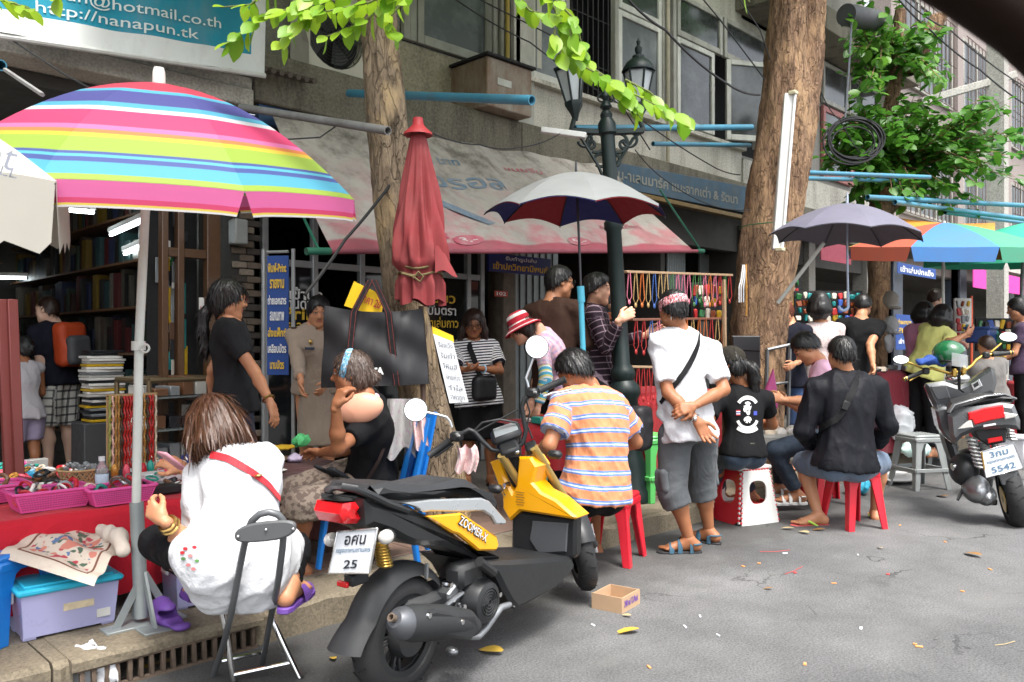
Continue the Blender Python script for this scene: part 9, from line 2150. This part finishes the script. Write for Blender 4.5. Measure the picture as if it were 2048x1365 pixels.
packrack('display_case','white framed display case of trinkets behind the woman in yellow',1912,1940,600,680,9.7,3,5,M('white case back',(.5,.5,.48),.5),PK+[BC[7],BC[6]]);packrack('goods_rack','low rack of dim goods behind the boy in grey',1955,2045,640,700,10.2,8,3,m_dark,PK+[BC[4],BC[8]]);packrack('goods_rack','dark shop rack of packets behind the person with orange hair',1560,1600,560,640,9.6,4,5,m_dark,PK)
for(u,v,d,sz,m_,lb)in((1962,655,9.3,(.3,.25,.18),M('navy tub plastic',(.02,.05,.18),.4),'navy blue plastic tub at the stall under the green parasol'),(2005,668,9.4,(.25,.2,.12),M('dull green tub',(.06,.2,.1),.4),'dull green tub beside the navy tub'),(2030,800,8.4,(.3,.25,.3),M('pale crate plastic',(.5,.5,.52),.4),'pale crate on the ground at the right edge'),(1790,905,9.4,(.35,.25,.22),M('kraft carton',0),'brown carton under the maroon ornament table'),(1860,820,9.6,(.3,.25,.25),M('navy tub plastic',0),'navy tub on the ground behind the clear stools')):
 p_=W(u,v,d);b=MB();b.box((0,0,sz[2]/2),sz,.02);b.box((0,0,sz[2]-.01),(sz[0]+.03,sz[1]+.03,.03),.008);o=b.build('tub',m_);o.location=p_;o.location.z=max(.16,p_.z-sz[2])if v<780 else.155;tag(o,lb,'tub')
cbx=root('cardboard_tray',G(1232,1212),'open cardboard tray lying on the road beside the scooter front wheel','cardboard box',None,math.atan2(*(lambda v:(v.y,v.x))(G(1288,1192)-G(1236,1222))));m_cb=M('cardboard',(.42,.28,.17),.85,var=.12,vs=12)
for nm,c_,s_ in(('side',(0,-.085,.04),(.20,.006,.08)),('side',(0,.085,.04),(.20,.006,.075)),('end',(-.103,0,.04),(.006,.176,.082)),('end',(.103,0,.038),(.006,.176,.076)),('bottom',(0,0,.004),(.20,.164,.006))):b=MB();b.box(c_,s_);sd_=b.build(nm,m_cb,cbx,0)
text('240 ml 12-Pack',M('violet carton print',(.14,.06,.32),.7),cbx,(0,-.0885,.045),(1,0,0),UP,w=.16,h=.035,bold=.03,proud=.002)
m_dl=[M('dry yellow leaf',(.50,.33,.05),.6,var=.3),M('dry brown leaf',(.26,.13,.04),.7,var=.3),M('pale dry leaf',(.42,.32,.16),.7,var=.3)]
def dryleaf(u,v,L,k,lab,zz=0.0):
 me=leafmesh('fallen_leaf',L,L*.27,m_dl[k]);o=bpy.data.objects.new('fallen_leaf',me);COL.objects.link(o);o.location=G(u,v,zz)+UP*(.008+L*.10);o.rotation_euler=(rk.uniform(-.1,.1),rk.uniform(-.1,.1),rk.uniform(.3,1.6)+R(-45));return tag(o,lab,'leaf','fallen leaves on the road')
for u,v,L,k,lab in((1278,1266,.13,0,'big yellow leaf in front of the cardboard tray'),(1005,1312,.13,0,'curled yellow leaf near the scooter exhaust'),(1962,1117,.13,1,'brown leaf on the road at the right'),(668,1325,.06,0,'small yellow leaf by the scooter rear tyre'),(1650,1063,.1,1,'brown leaf beside the flip flop'),(1618,1070,.09,2,'pale leaf beside the flip flop'),(1588,1061,.09,2,'thin pale leaf before the step stool'),(1262,1236,.05,2,'leaf scrap just below the cardboard tray'),(1895,997,.14,1,'curled brown leaf by the grey scooter stand'),(1545,1180,.05,1,'small leaf in the middle of the road'),(1765,1100,.05,2,'small leaf in front of the red stool'),(350,1330,.10,2,'dry leaf stuck on the drain grate'),(300,1345,.09,0,'yellow leaf by the drain grate')):dryleaf(u,v,L,k,lab,0)
m_sc=[M('white paper scrap',(.72,.74,.76),.6),M('orange butt',(.62,.28,.10),.7),M('red scrap',(.5,.06,.06),.7)]
for i,(u,v,k)in enumerate(((1186,1252,0),(1570,1108,0),(1518,1128,1),(1486,1134,1),(1716,1111,0),(1830,1290,1),(1838,1295,1),(1668,1168,1),(1298,1336,1),(1436,1272,0),(1400,1234,0),(1722,1258,0),(1590,1147,2),(1800,1052,1),(1925,1184,1),(1980,1140,1),(1776,1150,2),(1890,1085,1),(1610,1330,1),(1370,1255,0))):
 b=MB();b.box((0,0,.004),(rk.uniform(.016,.034),rk.uniform(.007,.016),.006),.001);o=b.build('litter_scrap',m_sc[k]);o.location=G(u,v);o.rotation_euler.z=rk.uniform(0,3);tag(o,('white paper scrap','orange cigarette butt','red scrap')[k]+' on the asphalt '+('left of the flip flop man' if u<1600 else 'in the right half of the road'),'litter','litter scraps on the road')
for i,(u0,v0,u1,v1)in enumerate(((1520,1105,1580,1102),(1570,1150,1605,1135),(1990,1293,2030,1285))):b=MB();b.tube([G(u0,v0)+UP*.005,G((u0+u1)/2,(v0+v1)/2+2)+UP*.006,G(u1,v1)+UP*.005],.0016,5);one(b,'litter_straw',(m_sc[2],m_sc[2],m_dl[2])[i],('long red straw on the road before the step stool','short red straw in the middle of the road','dry twig on the road at the lower right')[i],'litter','litter scraps on the road')
# look-alikes get told apart by their place among their own kind
ORD='first second third fourth fifth sixth seventh eighth ninth tenth eleventh twelfth'.split()
byl={}
for o in scene.objects:
 if o.parent is None and o.get('label'):byl.setdefault(o['label'],[]).append(o)
bpy.context.view_layer.update()
for lab,L in byl.items():
 if len(L)<2:continue
 P=[o.location for o in L];us=[(p-CAM).dot(RGT)/max(.1,(p-CAM).dot(FWD))for p in P];zs_=[p.z for p in P]
 vert=max(zs_)-min(zs_)>.3 and max(us)-min(us)<.03
 for k,i in enumerate(sorted(range(len(L)),key=lambda i:-zs_[i]if vert else us[i])):
  n=len(L);tail=(ORD[k]+' from the ' if k<12 else str(k+1)+'th from the ')+('top' if vert else 'left')
  L[i]['label']=lab.replace(' on the asphalt','')+', '+tail
